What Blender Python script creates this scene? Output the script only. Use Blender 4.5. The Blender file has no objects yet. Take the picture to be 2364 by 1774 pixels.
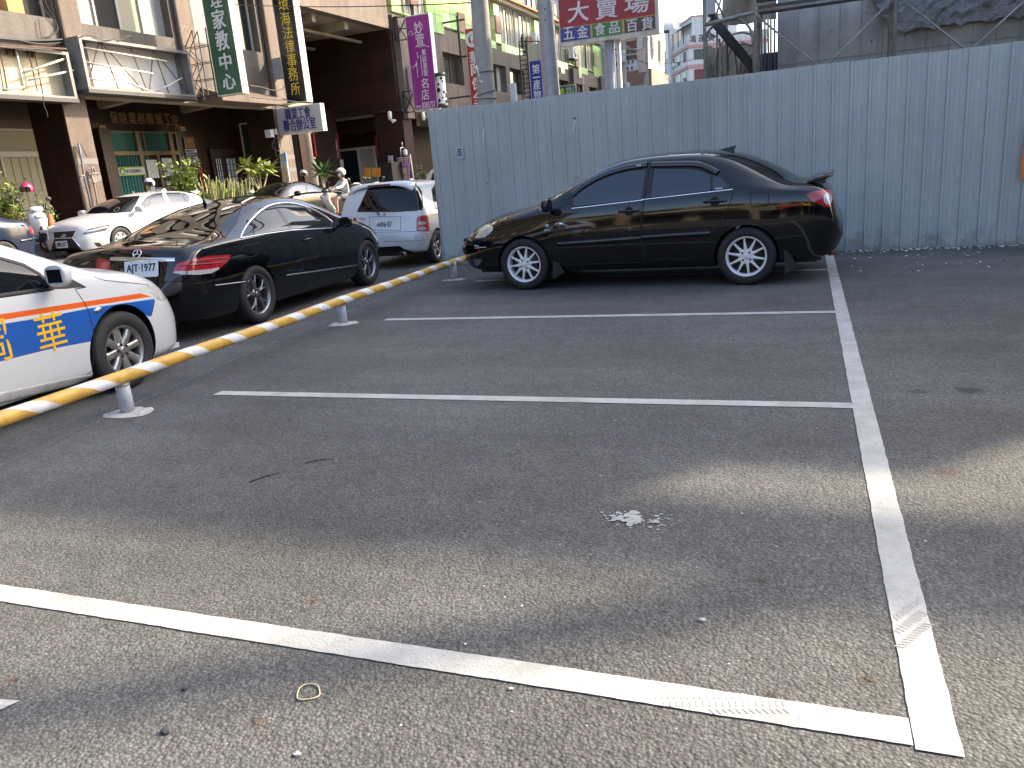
import bpy, bmesh, math, random
from math import pi, sin, cos, tan, radians, sqrt, atan2, hypot
from mathutils import Vector, Matrix
from mathutils.bvhtree import BVHTree
from mathutils.interpolate import poly_3d_calc

scene = bpy.context.scene
COL = scene.collection
random.seed(7)

# ------------------------------------------------------------------ camera
PW, PH, PF = 2364.0, 1774.0, 1798.186
YAW, PITCH, ROLL, EYEH = 0.369464872, 0.263041032, -0.0843920613, 1.38709745
_f = Vector((-sin(YAW)*cos(PITCH), cos(YAW)*cos(PITCH), -sin(PITCH)))
_r = Vector((cos(YAW), sin(YAW), 0)); _u = _r.cross(_f)
CR = _r*cos(ROLL) + _u*sin(ROLL); CU = -_r*sin(ROLL) + _u*cos(ROLL); CF = _f
EYE = Vector((0, 0, EYEH))
cam_d = bpy.data.cameras.new('camera'); cam = bpy.data.objects.new('camera', cam_d); COL.objects.link(cam)
cam_d.sensor_width = 36; cam_d.lens = PF/PW*36; cam_d.clip_start = 0.05; cam_d.clip_end = 2000
cam.matrix_world = Matrix(((CR.x, CU.x, -CF.x, EYE.x), (CR.y, CU.y, -CF.y, EYE.y), (CR.z, CU.z, -CF.z, EYE.z), (0, 0, 0, 1)))
scene.camera = cam

# ------------------------------------------------------------------ sky, sun, exposure
SUN_EL = radians(33); SUN_AZ = radians(45)          # azimuth measured from +Y towards +X
world = bpy.data.worlds.new('World'); scene.world = world; world.use_nodes = True
wn = world.node_tree; wn.nodes.clear()
wo = wn.nodes.new('ShaderNodeOutputWorld'); wb = wn.nodes.new('ShaderNodeBackground'); ws = wn.nodes.new('ShaderNodeTexSky')
ws.sky_type = 'NISHITA'; ws.sun_disc = False; ws.sun_elevation = SUN_EL; ws.sun_rotation = SUN_AZ
ws.air_density = 1.0; ws.dust_density = 4.0; ws.ozone_density = 1.0
wb.inputs['Strength'].default_value = 0.15
wn.links.new(ws.outputs[0], wb.inputs['Color']); wn.links.new(wb.outputs[0], wo.inputs['Surface'])
sd = bpy.data.lights.new('sun', 'SUN'); sun = bpy.data.objects.new('sun', sd); COL.objects.link(sun)
sd.energy = 2.8; sd.angle = radians(0.7); sd.color = (1.0, 0.85, 0.63)
SUND = Vector((sin(SUN_AZ)*cos(SUN_EL), cos(SUN_AZ)*cos(SUN_EL), sin(SUN_EL)))
sun.rotation_euler = SUND.to_track_quat('Z', 'Y').to_euler(); sun.location = (20, 20, 40)
scene.view_settings.view_transform = 'Standard'; scene.view_settings.look = 'None'
scene.view_settings.exposure = 1.95; scene.view_settings.gamma = 1.0; scene.view_settings.use_curve_mapping = False

# ------------------------------------------------------------------ photograph pixel -> point on a real plane
def ray(u, v):
    return CR*((u-PW/2)/PF) - CU*((v-PH/2)/PF) + CF
def onx(u, v, x):
    d = ray(u, v); return EYE + d*(x/d.x)
def ony(u, v, y):
    d = ray(u, v); return EYE + d*(y/d.y)
def onz(u, v, z=0.0):
    d = ray(u, v); return EYE + d*((z-EYEH)/d.z)
KF = 0.035                                            # the street runs along (KF, 1)
def fac(u, v, x0):
    d = ray(u, v); return EYE + d*((x0-KF*20)/(d.x-KF*d.y))
def proj(P):
    q = Vector(P)-EYE; w = q.dot(CF); return (PW/2+PF*q.dot(CR)/w, PH/2-PF*q.dot(CU)/w)
def crop(ox, oy, w, pts, W=2212.0):
    s = w/W; return [(ox+a*s, oy+b*s) for a, b in pts]
SDIR = Vector((KF, 1, 0)).normalized(); SOUT = Vector((1, -KF, 0)).normalized()   # along the street; out of the facade
def street(n, y, z):                                   # facade-parallel coordinates: n = x at y=20
    return Vector((n+KF*(y-20), y, z))
def ground_z(x):
    """the lot is level; the street climbs gently towards the far pavement"""
    if x > -8.5: return 0.0
    if x > -17.2: return 0.36*(-8.5-x)/8.7
    return 0.36
# ------------------------------------------------------------------ materials
MATS = {}
def mat(name, col, rough=0.6, metal=0.0, spec=0.5, coat=0.0, var=0.0, vscale=3.0, bump=0.0, bscale=40.0, vcol=None, emit=None, stain=0.0, stretch=None, alpha=None, trans=0.0):
    """principled material with optional noise variation, vertical stains and bump, all procedural"""
    if name in MATS: return MATS[name]
    m = bpy.data.materials.new(name); m.use_nodes = True; nt = m.node_tree; b = nt.nodes['Principled BSDF']
    def I(k, v):
        if k in b.inputs: b.inputs[k].default_value = v
    c = (*col, 1.0)
    I('Base Color', c); I('Roughness', rough); I('Metallic', metal); I('Specular IOR Level', spec); I('Coat Weight', coat); I('Coat Roughness', 0.03)
    if trans: I('Transmission Weight', trans)
    if alpha is not None: I('Alpha', alpha)
    if emit: I('Emission Color', (*emit[:3], 1)); I('Emission Strength', emit[3])
    tc = None
    if var or bump or stain:
        tc = nt.nodes.new('ShaderNodeTexCoord'); mp = nt.nodes.new('ShaderNodeMapping'); nt.links.new(tc.outputs['Object'], mp.inputs[0])
        if stretch: mp.inputs['Scale'].default_value = stretch
    src = None
    if var:
        n = nt.nodes.new('ShaderNodeTexNoise'); n.inputs['Scale'].default_value = vscale; n.inputs['Detail'].default_value = 8; n.inputs['Roughness'].default_value = 0.65
        nt.links.new(mp.outputs[0], n.inputs['Vector'])
        r = nt.nodes.new('ShaderNodeValToRGB'); r.color_ramp.elements[0].position = 0.3; r.color_ramp.elements[1].position = 0.72
        lo = tuple(x*(1-var) for x in col); hi = vcol or tuple(min(1, x*(1+var)) for x in col)
        r.color_ramp.elements[0].color = (*lo, 1); r.color_ramp.elements[1].color = (*hi, 1)
        nt.links.new(n.outputs['Fac'], r.inputs[0]); src = r.outputs[0]
    if stain:
        n2 = nt.nodes.new('ShaderNodeTexNoise'); n2.inputs['Scale'].default_value = 1.0; n2.inputs['Detail'].default_value = 6
        m2 = nt.nodes.new('ShaderNodeMapping'); m2.inputs['Scale'].default_value = (3.0, 3.0, 0.25); nt.links.new(tc.outputs['Object'], m2.inputs[0]); nt.links.new(m2.outputs[0], n2.inputs['Vector'])
        r2 = nt.nodes.new('ShaderNodeValToRGB'); r2.color_ramp.elements[0].position = 0.42; r2.color_ramp.elements[1].position = 0.7
        r2.color_ramp.elements[0].color = (1, 1, 1, 1); r2.color_ramp.elements[1].color = (1-stain, 1-stain, 1-stain, 1)
        nt.links.new(n2.outputs['Fac'], r2.inputs[0])
        mx = nt.nodes.new('ShaderNodeMix'); mx.data_type = 'RGBA'; mx.blend_type = 'MULTIPLY'; mx.inputs[0].default_value = 1.0
        if src: nt.links.new(src, mx.inputs[6])
        else: mx.inputs[6].default_value = c
        nt.links.new(r2.outputs[0], mx.inputs[7]); src = mx.outputs[2]
    if src: nt.links.new(src, b.inputs['Base Color'])
    if bump:
        nb = nt.nodes.new('ShaderNodeTexNoise'); nb.inputs['Scale'].default_value = bscale; nb.inputs['Detail'].default_value = 5; nt.links.new(mp.outputs[0], nb.inputs['Vector'])
        bp = nt.nodes.new('ShaderNodeBump'); bp.inputs['Strength'].default_value = bump; bp.inputs['Distance'].default_value = 0.01
        nt.links.new(nb.outputs['Fac'], bp.inputs['Height']); nt.links.new(bp.outputs[0], b.inputs['Normal'])
    MATS[name] = m; return m

# ------------------------------------------------------------------ mesh builder
class MB:
    """collects shapes and links them as ONE mesh object"""
    def __init__(s): s.v = []; s.f = []; s.m = []; s.sm = []
    def add(s, vs, fs, mi=0, smooth=False):
        o = len(s.v); s.v += [tuple(v) for v in vs]
        for f in fs: s.f.append(tuple(i+o for i in f)); s.m.append(mi); s.sm.append(smooth)
        return s
    def box(s, c, d, mi=0, M=None):
        x, y, z = d[0]/2, d[1]/2, d[2]/2
        vs = [Vector((a*x, b*y, e*z)) for a in (-1, 1) for b in (-1, 1) for e in (-1, 1)]
        if M is not None: vs = [M @ v for v in vs]
        vs = [v+Vector(c) for v in vs]
        return s.add(vs, [(0, 1, 3, 2), (4, 6, 7, 5), (0, 4, 5, 1), (2, 3, 7, 6), (0, 2, 6, 4), (1, 5, 7, 3)], mi)
    def cham(s, c, d, r, mi=0, M=None):
        """box with chamfered vertical and horizontal edges (r)"""
        x, y, z = d[0]/2, d[1]/2, d[2]/2; bm = bmesh.new(); bmesh.ops.create_cube(bm, size=1)
        for v in bm.verts: v.co = Vector((v.co.x*d[0], v.co.y*d[1], v.co.z*d[2]))
        bmesh.ops.bevel(bm, geom=bm.edges[:], offset=r, segments=2, affect='EDGES', profile=0.5)
        bm.verts.ensure_lookup_table()
        vs = [(M @ v.co if M is not None else v.co)+Vector(c) for v in bm.verts]; fs = [[v.index for v in f.verts] for f in bm.faces]
        bm.free(); return s.add(vs, fs, mi, True)
    def beam(s, a, b, w, h=None, mi=0, up=Vector((0, 0, 1))):
        """rectangular bar from a to b"""
        a, b = Vector(a), Vector(b); h = h or w; t = (b-a).normalized(); q = t.cross(up)
        if q.length < 1e-3: q = t.cross(Vector((1, 0, 0)))
        q.normalize(); n = q.cross(t)
        vs = [p+q*sx*w/2+n*sz*h/2 for p in (a, b) for sx, sz in ((-1, -1), (1, -1), (1, 1), (-1, 1))]
        return s.add(vs, [(3, 2, 1, 0), (4, 5, 6, 7), (0, 1, 5, 4), (1, 2, 6, 5), (2, 3, 7, 6), (3, 0, 4, 7)], mi)
    def tube(s, pts, r, n=8, mi=0, cap=True):
        pts = [Vector(p) for p in pts]; rs = r if isinstance(r, (list, tuple)) else [r]*len(pts)
        vs = []; ref = None
        for i, p in enumerate(pts):
            t = (pts[min(i+1, len(pts)-1)]-pts[max(i-1, 0)]).normalized()
            if ref is None:
                ref = t.cross(Vector((0, 0, 1)));
                if ref.length < 1e-3: ref = t.cross(Vector((1, 0, 0)))
            ref = (ref-t*ref.dot(t)).normalized(); b = t.cross(ref)
            for k in range(n):
                a = 2*pi*k/n; vs.append(p+(ref*cos(a)+b*sin(a))*rs[i])
        fs = [(i*n+k, i*n+(k+1) % n, (i+1)*n+(k+1) % n, (i+1)*n+k) for i in range(len(pts)-1) for k in range(n)]
        s.add(vs, fs, mi, True)
        if cap: s.add(vs[:n], [tuple(range(n))[::-1]], mi); s.add(vs[-n:], [tuple(range(n))], mi)
        return s
    def lathe(s, prof, n=24, mi=0, M=None, smooth=True, arc=2*pi, mis=None):
        """profile (r, h) turned round local z"""
        vs = []; full = abs(arc-2*pi) < 1e-6; cols = n if full else n+1
        for r, h in prof:
            for k in range(cols):
                a = arc*k/n; v = Vector((r*cos(a), r*sin(a), h)); vs.append(M @ v if M is not None else v)
        for i in range(len(prof)-1):
            fs = [(i*cols+k, i*cols+(k+1) % cols, (i+1)*cols+(k+1) % cols, (i+1)*cols+k) for k in range(n)]
            o = len(s.v)
            if i == 0: s.v += [tuple(v) for v in vs]; base = o
            for f in fs: s.f.append(tuple(j+base for j in f)); s.m.append(mis[i] if mis else mi); s.sm.append(smooth)
        return s
    def prism(s, poly, z0, z1, mi=0, M=None, smooth=False):
        """polygon in local xy extruded from z0 to z1"""
        n = len(poly); vs = [Vector((x, y, z0)) for x, y in poly]+[Vector((x, y, z1)) for x, y in poly]
        if M is not None: vs = [M @ v for v in vs]
        fs = [tuple(range(n))[::-1], tuple(range(n, 2*n))]; s.add(vs, fs, mi)
        return s.add(vs, [(i, (i+1) % n, n+(i+1) % n, n+i) for i in range(n)], mi, smooth)
    def quad(s, a, b, c, d, mi=0): return s.add([a, b, c, d], [(0, 1, 2, 3)], mi)
    def ball(s, c, r, n=12, mi=0, M=None):
        r = (r, r, r) if not isinstance(r, (tuple, list)) else r; m = n//2; vs = []
        for i in range(m+1):
            t = pi*i/m
            for k in range(n):
                a = 2*pi*k/n; v = Vector((r[0]*sin(t)*cos(a), r[1]*sin(t)*sin(a), r[2]*cos(t))); vs.append((M @ v if M is not None else v)+Vector(c))
        return s.add(vs, [(i*n+k, (i+1)*n+k, (i+1)*n+(k+1) % n, i*n+(k+1) % n) for i in range(m) for k in range(n)], mi, True)
    def mesh(s, me, M, mi=0):
        return s.add([M @ v.co for v in me.vertices], [tuple(p.vertices) for p in me.polygons], mi)
    def build(s, name, mats, parent=None, bevel=0.0):
        me = bpy.data.meshes.new(name); me.from_pydata(s.v, [], s.f); me.validate()
        if not isinstance(mats, (list, tuple)): mats = [mats]
        for m in mats: me.materials.append(m)
        if len(me.polygons) == len(s.f):
            me.polygons.foreach_set('material_index', s.m); me.polygons.foreach_set('use_smooth', s.sm)
        bm = bmesh.new(); bm.from_mesh(me); bmesh.ops.remove_doubles(bm, verts=bm.verts, dist=1e-6); bmesh.ops.recalc_face_normals(bm, faces=bm.faces); bm.to_mesh(me); bm.free(); me.update()
        o = bpy.data.objects.new(name, me); COL.objects.link(o)
        if bevel:
            bv = o.modifiers.new('b', 'BEVEL'); bv.width = bevel; bv.segments = 2; bv.limit_method = 'ANGLE'; bv.angle_limit = radians(40)
        if parent is not None: setpar(o, parent)
        return o
def setpar(o, p):
    o.parent = p; o.matrix_parent_inverse = world_of(p).inverted()
def world_of(o):
    m = o.matrix_basis.copy()
    if o.parent is not None: m = world_of(o.parent) @ o.matrix_parent_inverse @ m
    return m
def tag(o, label=None, cat=None, group=None, kind=None):
    if label: o['label'] = label
    if cat: o['category'] = cat
    if group: o['group'] = group
    if kind: o['kind'] = kind
    return o
def thing(name, label, cat, loc, group=None, rz=0.0):
    o = bpy.data.objects.new(name, None); COL.objects.link(o); o.location = loc; o.rotation_euler = (0, 0, rz); o.empty_display_size = 0.2
    return tag(o, label, cat, group)
def frameM(o, ax, ay, az): return Matrix(((ax.x, ay.x, az.x, o.x), (ax.y, ay.y, az.y, o.y), (ax.z, ay.z, az.z, o.z), (0, 0, 0, 1)))

# ------------------------------------------------------------------ lettering (Blender's built-in font)
_TXT = {}
def text_mesh(s, bold=0.0, depth=0.004):
    k = (s, bold, depth)
    if k in _TXT: return _TXT[k]
    cu = bpy.data.curves.new('lettering', 'FONT'); cu.body = s; cu.size = 1.0; cu.offset = bold; cu.extrude = depth; cu.resolution_u = 3; cu.align_x = 'CENTER'; cu.align_y = 'CENTER'
    ob = bpy.data.objects.new('lettering', cu); COL.objects.link(ob)
    dg = bpy.context.evaluated_depsgraph_get(); me = bpy.data.meshes.new_from_object(ob.evaluated_get(dg))
    bpy.data.objects.remove(ob); bpy.data.curves.remove(cu)
    if len(me.vertices):                                  # centre on the ink
        xs = [v.co.x for v in me.vertices]; ys = [v.co.y for v in me.vertices]
        cx, cy = (min(xs)+max(xs))/2, (min(ys)+max(ys))/2
        for v in me.vertices: v.co.x -= cx; v.co.y -= cy
        me['w'] = max(xs)-min(xs); me['h'] = max(ys)-min(ys)
    else: me['w'] = me['h'] = 1.0
    _TXT[k] = me; return me
def put_text(mb, s, M, w=None, h=None, bold=0.0, mi=0, depth=0.004, lift=0.003, squeeze=True):
    """text s centred on the origin of M (x right, y up, z out), scaled to ink width w and ink height h"""
    me = text_mesh(s, 0.0, depth); sx = (w/me['w']) if w else None; sy = (h/me['h']) if h else None
    if sx is None: sx = sy
    if sy is None: sy = sx
    b = bold*min(sx, sy)*.8                                # bold: copies shifted by a stroke, each half a millimetre prouder
    for k, (dx, dy) in enumerate(((0, 0), (b, b*.5), (-b, -b*.5), (b, -b*.5), (-b, b*.5)) if bold > .009 else ((0, 0),)):
        mb.mesh(me, M @ Matrix.Translation((dx, dy, lift+.0006*k)) @ Matrix.Diagonal((sx, sy, 1, 1)), mi)
# ------------------------------------------------------------------ cars: a lofted body, cut into panels, glass and lamps
def pchip(keys):
    xs = [k[0] for k in keys]; ys = [k[1] for k in keys]; n = len(xs)
    h = [xs[i+1]-xs[i] for i in range(n-1)]; d = [(ys[i+1]-ys[i])/h[i] for i in range(n-1)]
    m = [0.0]*n; m[0] = d[0]; m[-1] = d[-1]
    for i in range(1, n-1):
        if d[i-1]*d[i] <= 0: m[i] = 0.0
        else:
            w1 = 2*h[i]+h[i-1]; w2 = h[i]+2*h[i-1]; m[i] = (w1+w2)/(w1/d[i-1]+w2/d[i])
    def f(x):
        if x <= xs[0]: return ys[0]
        if x >= xs[-1]: return ys[-1]
        i = max(j for j in range(n-1) if xs[j] <= x); t = (x-xs[i])/h[i]; t2, t3 = t*t, t*t*t
        return ys[i]*(2*t3-3*t2+1)+h[i]*m[i]*(t3-2*t2+t)+ys[i+1]*(-2*t3+3*t2)+h[i]*m[i+1]*(t3-t2)
    return f
def rounded(poly, rad, nc, nstr):
    """polyline with quadratic corners; fixed number of points, so that sections loft"""
    out = []; marks = []
    n = len(poly); ent = [None]*n; ext = [None]*n
    for i in range(1, n-1):
        ent[i] = poly[i]+(poly[i-1]-poly[i])*rad[i]; ext[i] = poly[i]+(poly[i+1]-poly[i])*rad[i]
    ext[0] = poly[0]; ent[n-1] = poly[n-1]
    for i in range(n-1):
        for k in range(nstr[i]): out.append(ext[i]+(ent[i+1]-ext[i])*(k/nstr[i]))
        if i+1 < n-1:
            a, b, c_ = ent[i+1], poly[i+1], ext[i+1]; marks.append(len(out))
            for k in range(nc[i+1]):
                t = k/nc[i+1]; out.append(a*(1-t)**2+b*2*t*(1-t)+c_*t*t)
    out.append(poly[-1]); return out, marks

class Car:
    def __init__(s, name, label, origin, fwd, spec, group=None, gz=0.0):
        s.spec = spec; f = Vector((fwd[0], fwd[1], 0)).normalized(); l = Vector((-f.y, f.x, 0))
        s.root = thing(name, label, 'car', (origin[0], origin[1], gz), group, atan2(f.y, f.x))
        s.M = frameM(Vector((origin[0], origin[1], gz)), f, l, Vector((0, 0, 1))); s.Mi = s.M.inverted()
        s.eye = s.Mi @ EYE; s.loft()
    # ---- body surface
    def loft(s):
        sp = s.spec; T = {k: pchip(v) for k, v in sp['t'].items()}; x0, x1 = sp['x']
        e = [0, .003, .008, .016, .028, .043, .062, .085, .112, .142, .175]
        X = [x0+a for a in e]+[x1-a for a in e]
        k = x0+.21
        while k < x1-.19: X.append(k); k += .032
        X = sorted(X); cols = None; V = []
        def sm(f, x):
            w = min(.07, max(0.0, min(x-x0, x1-x)-.05)*.5)
            return f(x) if w < .004 else (f(x-w)+2*f(x-w/2)+2*f(x)+2*f(x+w/2)+f(x+w))/8
        for x in X:
            g = {k: sm(f, x) for k, f in T.items()}
            P = [(g['wb']-.10, g['zb']), (g['wb'], g['zb']+.012), (g['wm'], g['zm']), (g['ws'], g['zs']), (g['wr'], g['zr']), (g['wr']*.5, g['zt']-(g['zt']-g['zr'])*.22), (0.0, g['zt'])]
            R_ = [0, .3, .5, g.get('rc', .35), g.get('rd', .3), .5, 0]
            sec, marks = rounded([Vector(p) for p in P], R_, [0, 3, 6, 8, 8, 6, 0], [1, 2, 3, 3, 2, 2])
            row = []
            for y, z in sec: row.append((x+g.get('bow', 0)*(1-min(1, (y/.85)**2)), y, z))
            V.append(row); cols = len(row)
        s.marks = marks; nx = len(X); s.X = X
        verts = []; faces = []
        for i in range(nx):
            for sgn in (1, -1):
                for (x, y, z) in V[i]: verts.append(Vector((x, y*sgn, z)))
        for i in range(nx-1):
            for q in (0, 1):
                for j in range(cols-1):
                    a = (i*2+q)*cols+j; b = ((i+1)*2+q)*cols+j
                    faces.append((a, b, b+1, a+1) if q == 0 else (a, a+1, b+1, b))
        for i in (0, nx-1):                                # close the ends
            ring = [(i*2)*cols+j for j in range(cols)]+[(i*2+1)*cols+j for j in range(cols-2, -1, -1)]
            faces.append(tuple(ring))
        bm = bmesh.new(); bv = [bm.verts.new(v) for v in verts]
        for f in faces:
            try: bm.faces.new([bv[i] for i in f])
            except ValueError: pass
        bmesh.ops.remove_doubles(bm, verts=bm.verts, dist=1e-5); bmesh.ops.recalc_face_normals(bm, faces=bm.faces)
        bmesh.ops.triangulate(bm, faces=[f for f in bm.faces if len(f.verts) > 4]); bm.normal_update()
        base = bm.copy(); base.verts.ensure_lookup_table(); base.faces.ensure_lookup_table()
        s.bm = bm; s.base = base; s.tree = BVHTree.FromBMesh(base); s.lay = bm.faces.layers.int.new('part'); s.parts = ['body']; s.polys = {}
    def normal_at(s, co):
        loc, n, fi, d = s.tree.find_nearest(co)
        f = s.base.faces[fi]; w = poly_3d_calc([v.co for v in f.verts], loc)
        r = Vector((0, 0, 0))
        for a, v in zip(w, f.verts): r += v.normal*a
        return r.normalized()
    # ---- projections for tracing outlines on the skin
    def projector(s, kind, mirror=False):
        """returns (project(point)->(u,v), plane(a,b)->(co,no), facing(face)->bool, shoot(u,v)->(loc,normal))"""
        sg = -1.0 if mirror else 1.0; eye = Vector((s.eye.x, s.eye.y*sg, s.eye.z))
        fl = lambda p: Vector((p[0], p[1]*sg, p[2]))
        if kind == 'photo':
            pr = lambda p: proj(s.M @ fl(p))
            R3 = s.Mi.to_3x3(); dr = lambda a: fl(R3 @ ray(*a))
            pl = lambda a, b: (eye, dr(a).cross(dr(b)).normalized())
            fc = lambda f: f.normal.dot(eye-f.calc_center_median()) > 0
            sh = lambda a: s.tree.ray_cast(eye, dr(a).normalized())
        else:                                             # ('ortho', angle): looked at from direction angle in plan (0 = from the front, 90 = from the left)
            an = radians(kind[1])*sg; d = Vector((cos(an), sin(an), 0)); h = Vector((-sin(an), cos(an), 0))*sg
            pr = lambda p: (Vector(p).dot(h), p[2])
            pl = lambda a, b: (h*a[0]+Vector((0, 0, a[1])), (h*(b[0]-a[0])+Vector((0, 0, b[1]-a[1]))).cross(d).normalized())
            fc = lambda f: f.normal.dot(d) > 0.02
            sh = lambda a: s.tree.ray_cast(h*a[0]+Vector((0, 0, a[1]))+d*6, -d)
        return pr, pl, fc, sh
    def cut(s, part, poly, kind='photo', mirror=True, only=None, extra=None):
        """cuts the outline into the skin and moves what lies inside to the named part (None deletes it)"""
        res = []
        for mi in ((False, True) if mirror else (False,)):
            pr, pl, fc, sh = s.projector(kind, mi); bm = s.bm; lay = s.lay
            us = [p[0] for p in poly]; vs = [p[1] for p in poly]; bb = (min(us), max(us), min(vs), max(vs)); n = len(poly)
            src = s.parts.index(only) if only else 0
            def near(f, b):
                q = [pr(v.co) for v in f.verts]; a_ = [x[0] for x in q]; b_ = [x[1] for x in q]
                return max(a_) >= b[0] and min(a_) <= b[1] and max(b_) >= b[2] and min(b_) <= b[3]
            flt = extra or (lambda c_: True)
            ctr = (lambda f: f.calc_center_median())
            cand = [f for f in bm.faces if f[lay] == src and fc(f) and flt(Vector((ctr(f).x, abs(ctr(f).y), ctr(f).z))) and near(f, bb)]
            for i in range(n):
                a, b = poly[i], poly[(i+1) % n]
                if abs(a[0]-b[0])+abs(a[1]-b[1]) < 1e-9: continue
                eb = (min(a[0], b[0]), max(a[0], b[0]), min(a[1], b[1]), max(a[1], b[1]))
                sel = [f for f in cand if f.is_valid and near(f, eb)]
                if not sel: continue
                co, no = pl(a, b)
                gm = set(sel)
                for f in sel: gm.update(f.edges); gm.update(f.verts)
                r = bmesh.ops.bisect_plane(bm, geom=list(gm), dist=1e-6, plane_co=co, plane_no=no)
                ss = set(sel); cand = [f for f in cand if f.is_valid and f not in ss]+[g for g in r['geom'] if isinstance(g, bmesh.types.BMFace)]
                cand = list(dict.fromkeys(cand))
            bm.normal_update()
            def inside(p):
                c_ = False; x, y = p
                for i in range(n):
                    (x1, y1), (x2, y2) = poly[i], poly[(i+1) % n]
                    if (y1 > y) != (y2 > y) and x < (x2-x1)*(y-y1)/(y2-y1)+x1: c_ = not c_
                return c_
            ins = [f for f in cand if f.is_valid and f[lay] == src and inside(pr(ctr(f)))]
            if part is None: bmesh.ops.delete(bm, geom=ins, context='FACES_ONLY')
            else:
                nm = part+('#m' if mi else '')
                if nm not in s.parts: s.parts.append(nm)
                for f in ins: f[lay] = s.parts.index(nm)
                s.polys[nm] = (poly, kind, mi); res.append(nm)
        return res
    def strip(s, path, kind='photo', w=.012, h=.004, mirror=True, closed=False, lift=.0, step=.03):
        """a raised strip laid on the skin along a traced path; returns one MB per side (half-round section)"""
        out = []
        for mi in ((False, True) if mirror else (False,)):
            pr, pl, fc, sh = s.projector(kind, mi); pts = []
            P = list(path)+([path[0]] if closed else [])
            for i in range(len(P)-1):
                n = max(1, int(hypot(P[i+1][0]-P[i][0], P[i+1][1]-P[i][1])/(step*(150 if kind == 'photo' else 1))))
                for k in range(n+(1 if i == len(P)-2 else 0)): pts.append((P[i][0]+(P[i+1][0]-P[i][0])*k/n, P[i][1]+(P[i+1][1]-P[i][1])*k/n))
            Q = []
            for p in pts:
                hit = sh(p)
                if hit[0] is not None:
                    nn = s.normal_at(hit[0])
                    if not Q or (hit[0]-Q[-1][0]).length < .5: Q.append((hit[0], nn))
            mb = MB()
            if len(Q) > 1:
                vs = []; m = len(Q)
                for i in range(m):
                    t = (Q[min(i+1, m-1)][0]-Q[max(i-1, 0)][0])
                    if closed and i in (0, m-1): t = Q[1][0]-Q[-2][0]
                    nn = Q[i][1]; b = nn.cross(t.normalized()).normalized(); o = Q[i][0]
                    for a, hh in ((-.5, -.002), (-.5, h*.5), (-.3, h), (.3, h), (.5, h*.5), (.5, -.002)): vs.append(o+b*a*w+nn*(hh+lift))
                fs = [(i*6+k, i*6+k+1, (i+1)*6+k+1, (i+1)*6+k) for i in range(m-1) for k in range(5)]
                mb.add(vs, fs, 0, True)
            out.append(mb)
        return out
    def strips(s, name, path, material, parent=None, **kw):
        for mb in s.strip(path, **kw):
            if mb.v: o = mb.build(name, material); o.parent = parent or s.root
    def arches(s, xc, zc, r, ylim=.45):
        """wheel openings with an inner liner"""
        poly = [(0, 0)]
        for sx in xc:
            n = 40; poly = [(-(sx+r*cos(2*pi*k/n)), zc+r*sin(2*pi*k/n)) for k in range(n)]   # seen from the left: h = -x
            s.cut(None, poly, ('ortho', 90), True, extra=lambda c_: c_.y > .4)
            bm = s.bm; ed = []
            for e in bm.edges:
                if e.is_boundary and all(abs(hypot(v.co.x-sx, v.co.z-zc)-r) < .012 and abs(v.co.y) > .4 for v in e.verts): ed.append(e)
            g = bmesh.ops.extrude_edge_only(bm, edges=ed); nm = 'liner'
            for q in ('liner%d' % xc.index(sx), 'liner%d#m' % xc.index(sx)):
                if q not in s.parts: s.parts.append(q)
            for x in g['geom']:
                if isinstance(x, bmesh.types.BMVert): x.co.y = math.copysign(ylim, x.co.y)
                
            for x in g['geom']:
                if isinstance(x, bmesh.types.BMFace): x[s.lay] = s.parts.index('liner%d' % xc.index(sx)+('#m' if sum(v.co.y for v in x.verts) < 0 else ''))
    def finish(s, mats, names=None, body_mat=None, parents=None):
        """turns the cut skin into one mesh object per part; mats: part -> material, names: part -> object name"""
        bm = s.bm; objs = {}
        byp = {}
        for f in bm.faces: byp.setdefault(f[s.lay], []).append(f)
        order = sorted(byp, key=lambda i: 1 if (parents or {}).get(s.parts[i].replace('#m', '')) else 0)
        for idx in order:
            fs = byp[idx]; nm = s.parts[idx]; k = nm.replace('#m', ''); vm = {}; vs = []; fl = []
            for f in fs:
                r = []
                for v in f.verts:
                    if v not in vm: vm[v] = len(vs); vs.append(v.co.copy())
                    r.append(vm[v])
                fl.append(r)
            if k.startswith('liner'): k = 'liner'
            oname = (names or {}).get(k, k)
            me = bpy.data.meshes.new(oname); me.from_pydata(vs, [], fl)
            me.materials.append(mats[k]); me.polygons.foreach_set('use_smooth', [True]*len(fl)); me.update()
            if k != 'liner': me.normals_split_custom_set_from_vertices([s.normal_at(v) for v in vs])
            o = bpy.data.objects.new(oname, me); COL.objects.link(o)
            par = s.root
            pk = (parents or {}).get(k)
            if pk: par = objs.get(pk+('#m' if nm.endswith('#m') else ''), s.root)
            o.parent = par; objs[nm] = o
        s.objs = objs; return objs
    def add(s, mb, name, mats, parent=None):
        o = mb.build(name, mats); o.parent = parent or s.root; return o
    def seat(s, p, kind='photo', mirror=False):
        """frame on the skin under a traced point: x along the car's side, z out"""
        hit = s.projector(kind, mirror)[3](p); n = s.normal_at(hit[0]); return hit[0], n
    def underbody(s, x0, x1, z=.2, w=.62):
        mb = MB(); mb.box(((x0+x1)/2, 0, z+.15), (x1-x0, w*2*.72, .3)); mb.box(((x0+x1)/2, 0, z+.02), ((x1-x0)*.98, w*2, .03)); s.add(mb, 'underbody', M_TRIM)
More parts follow.
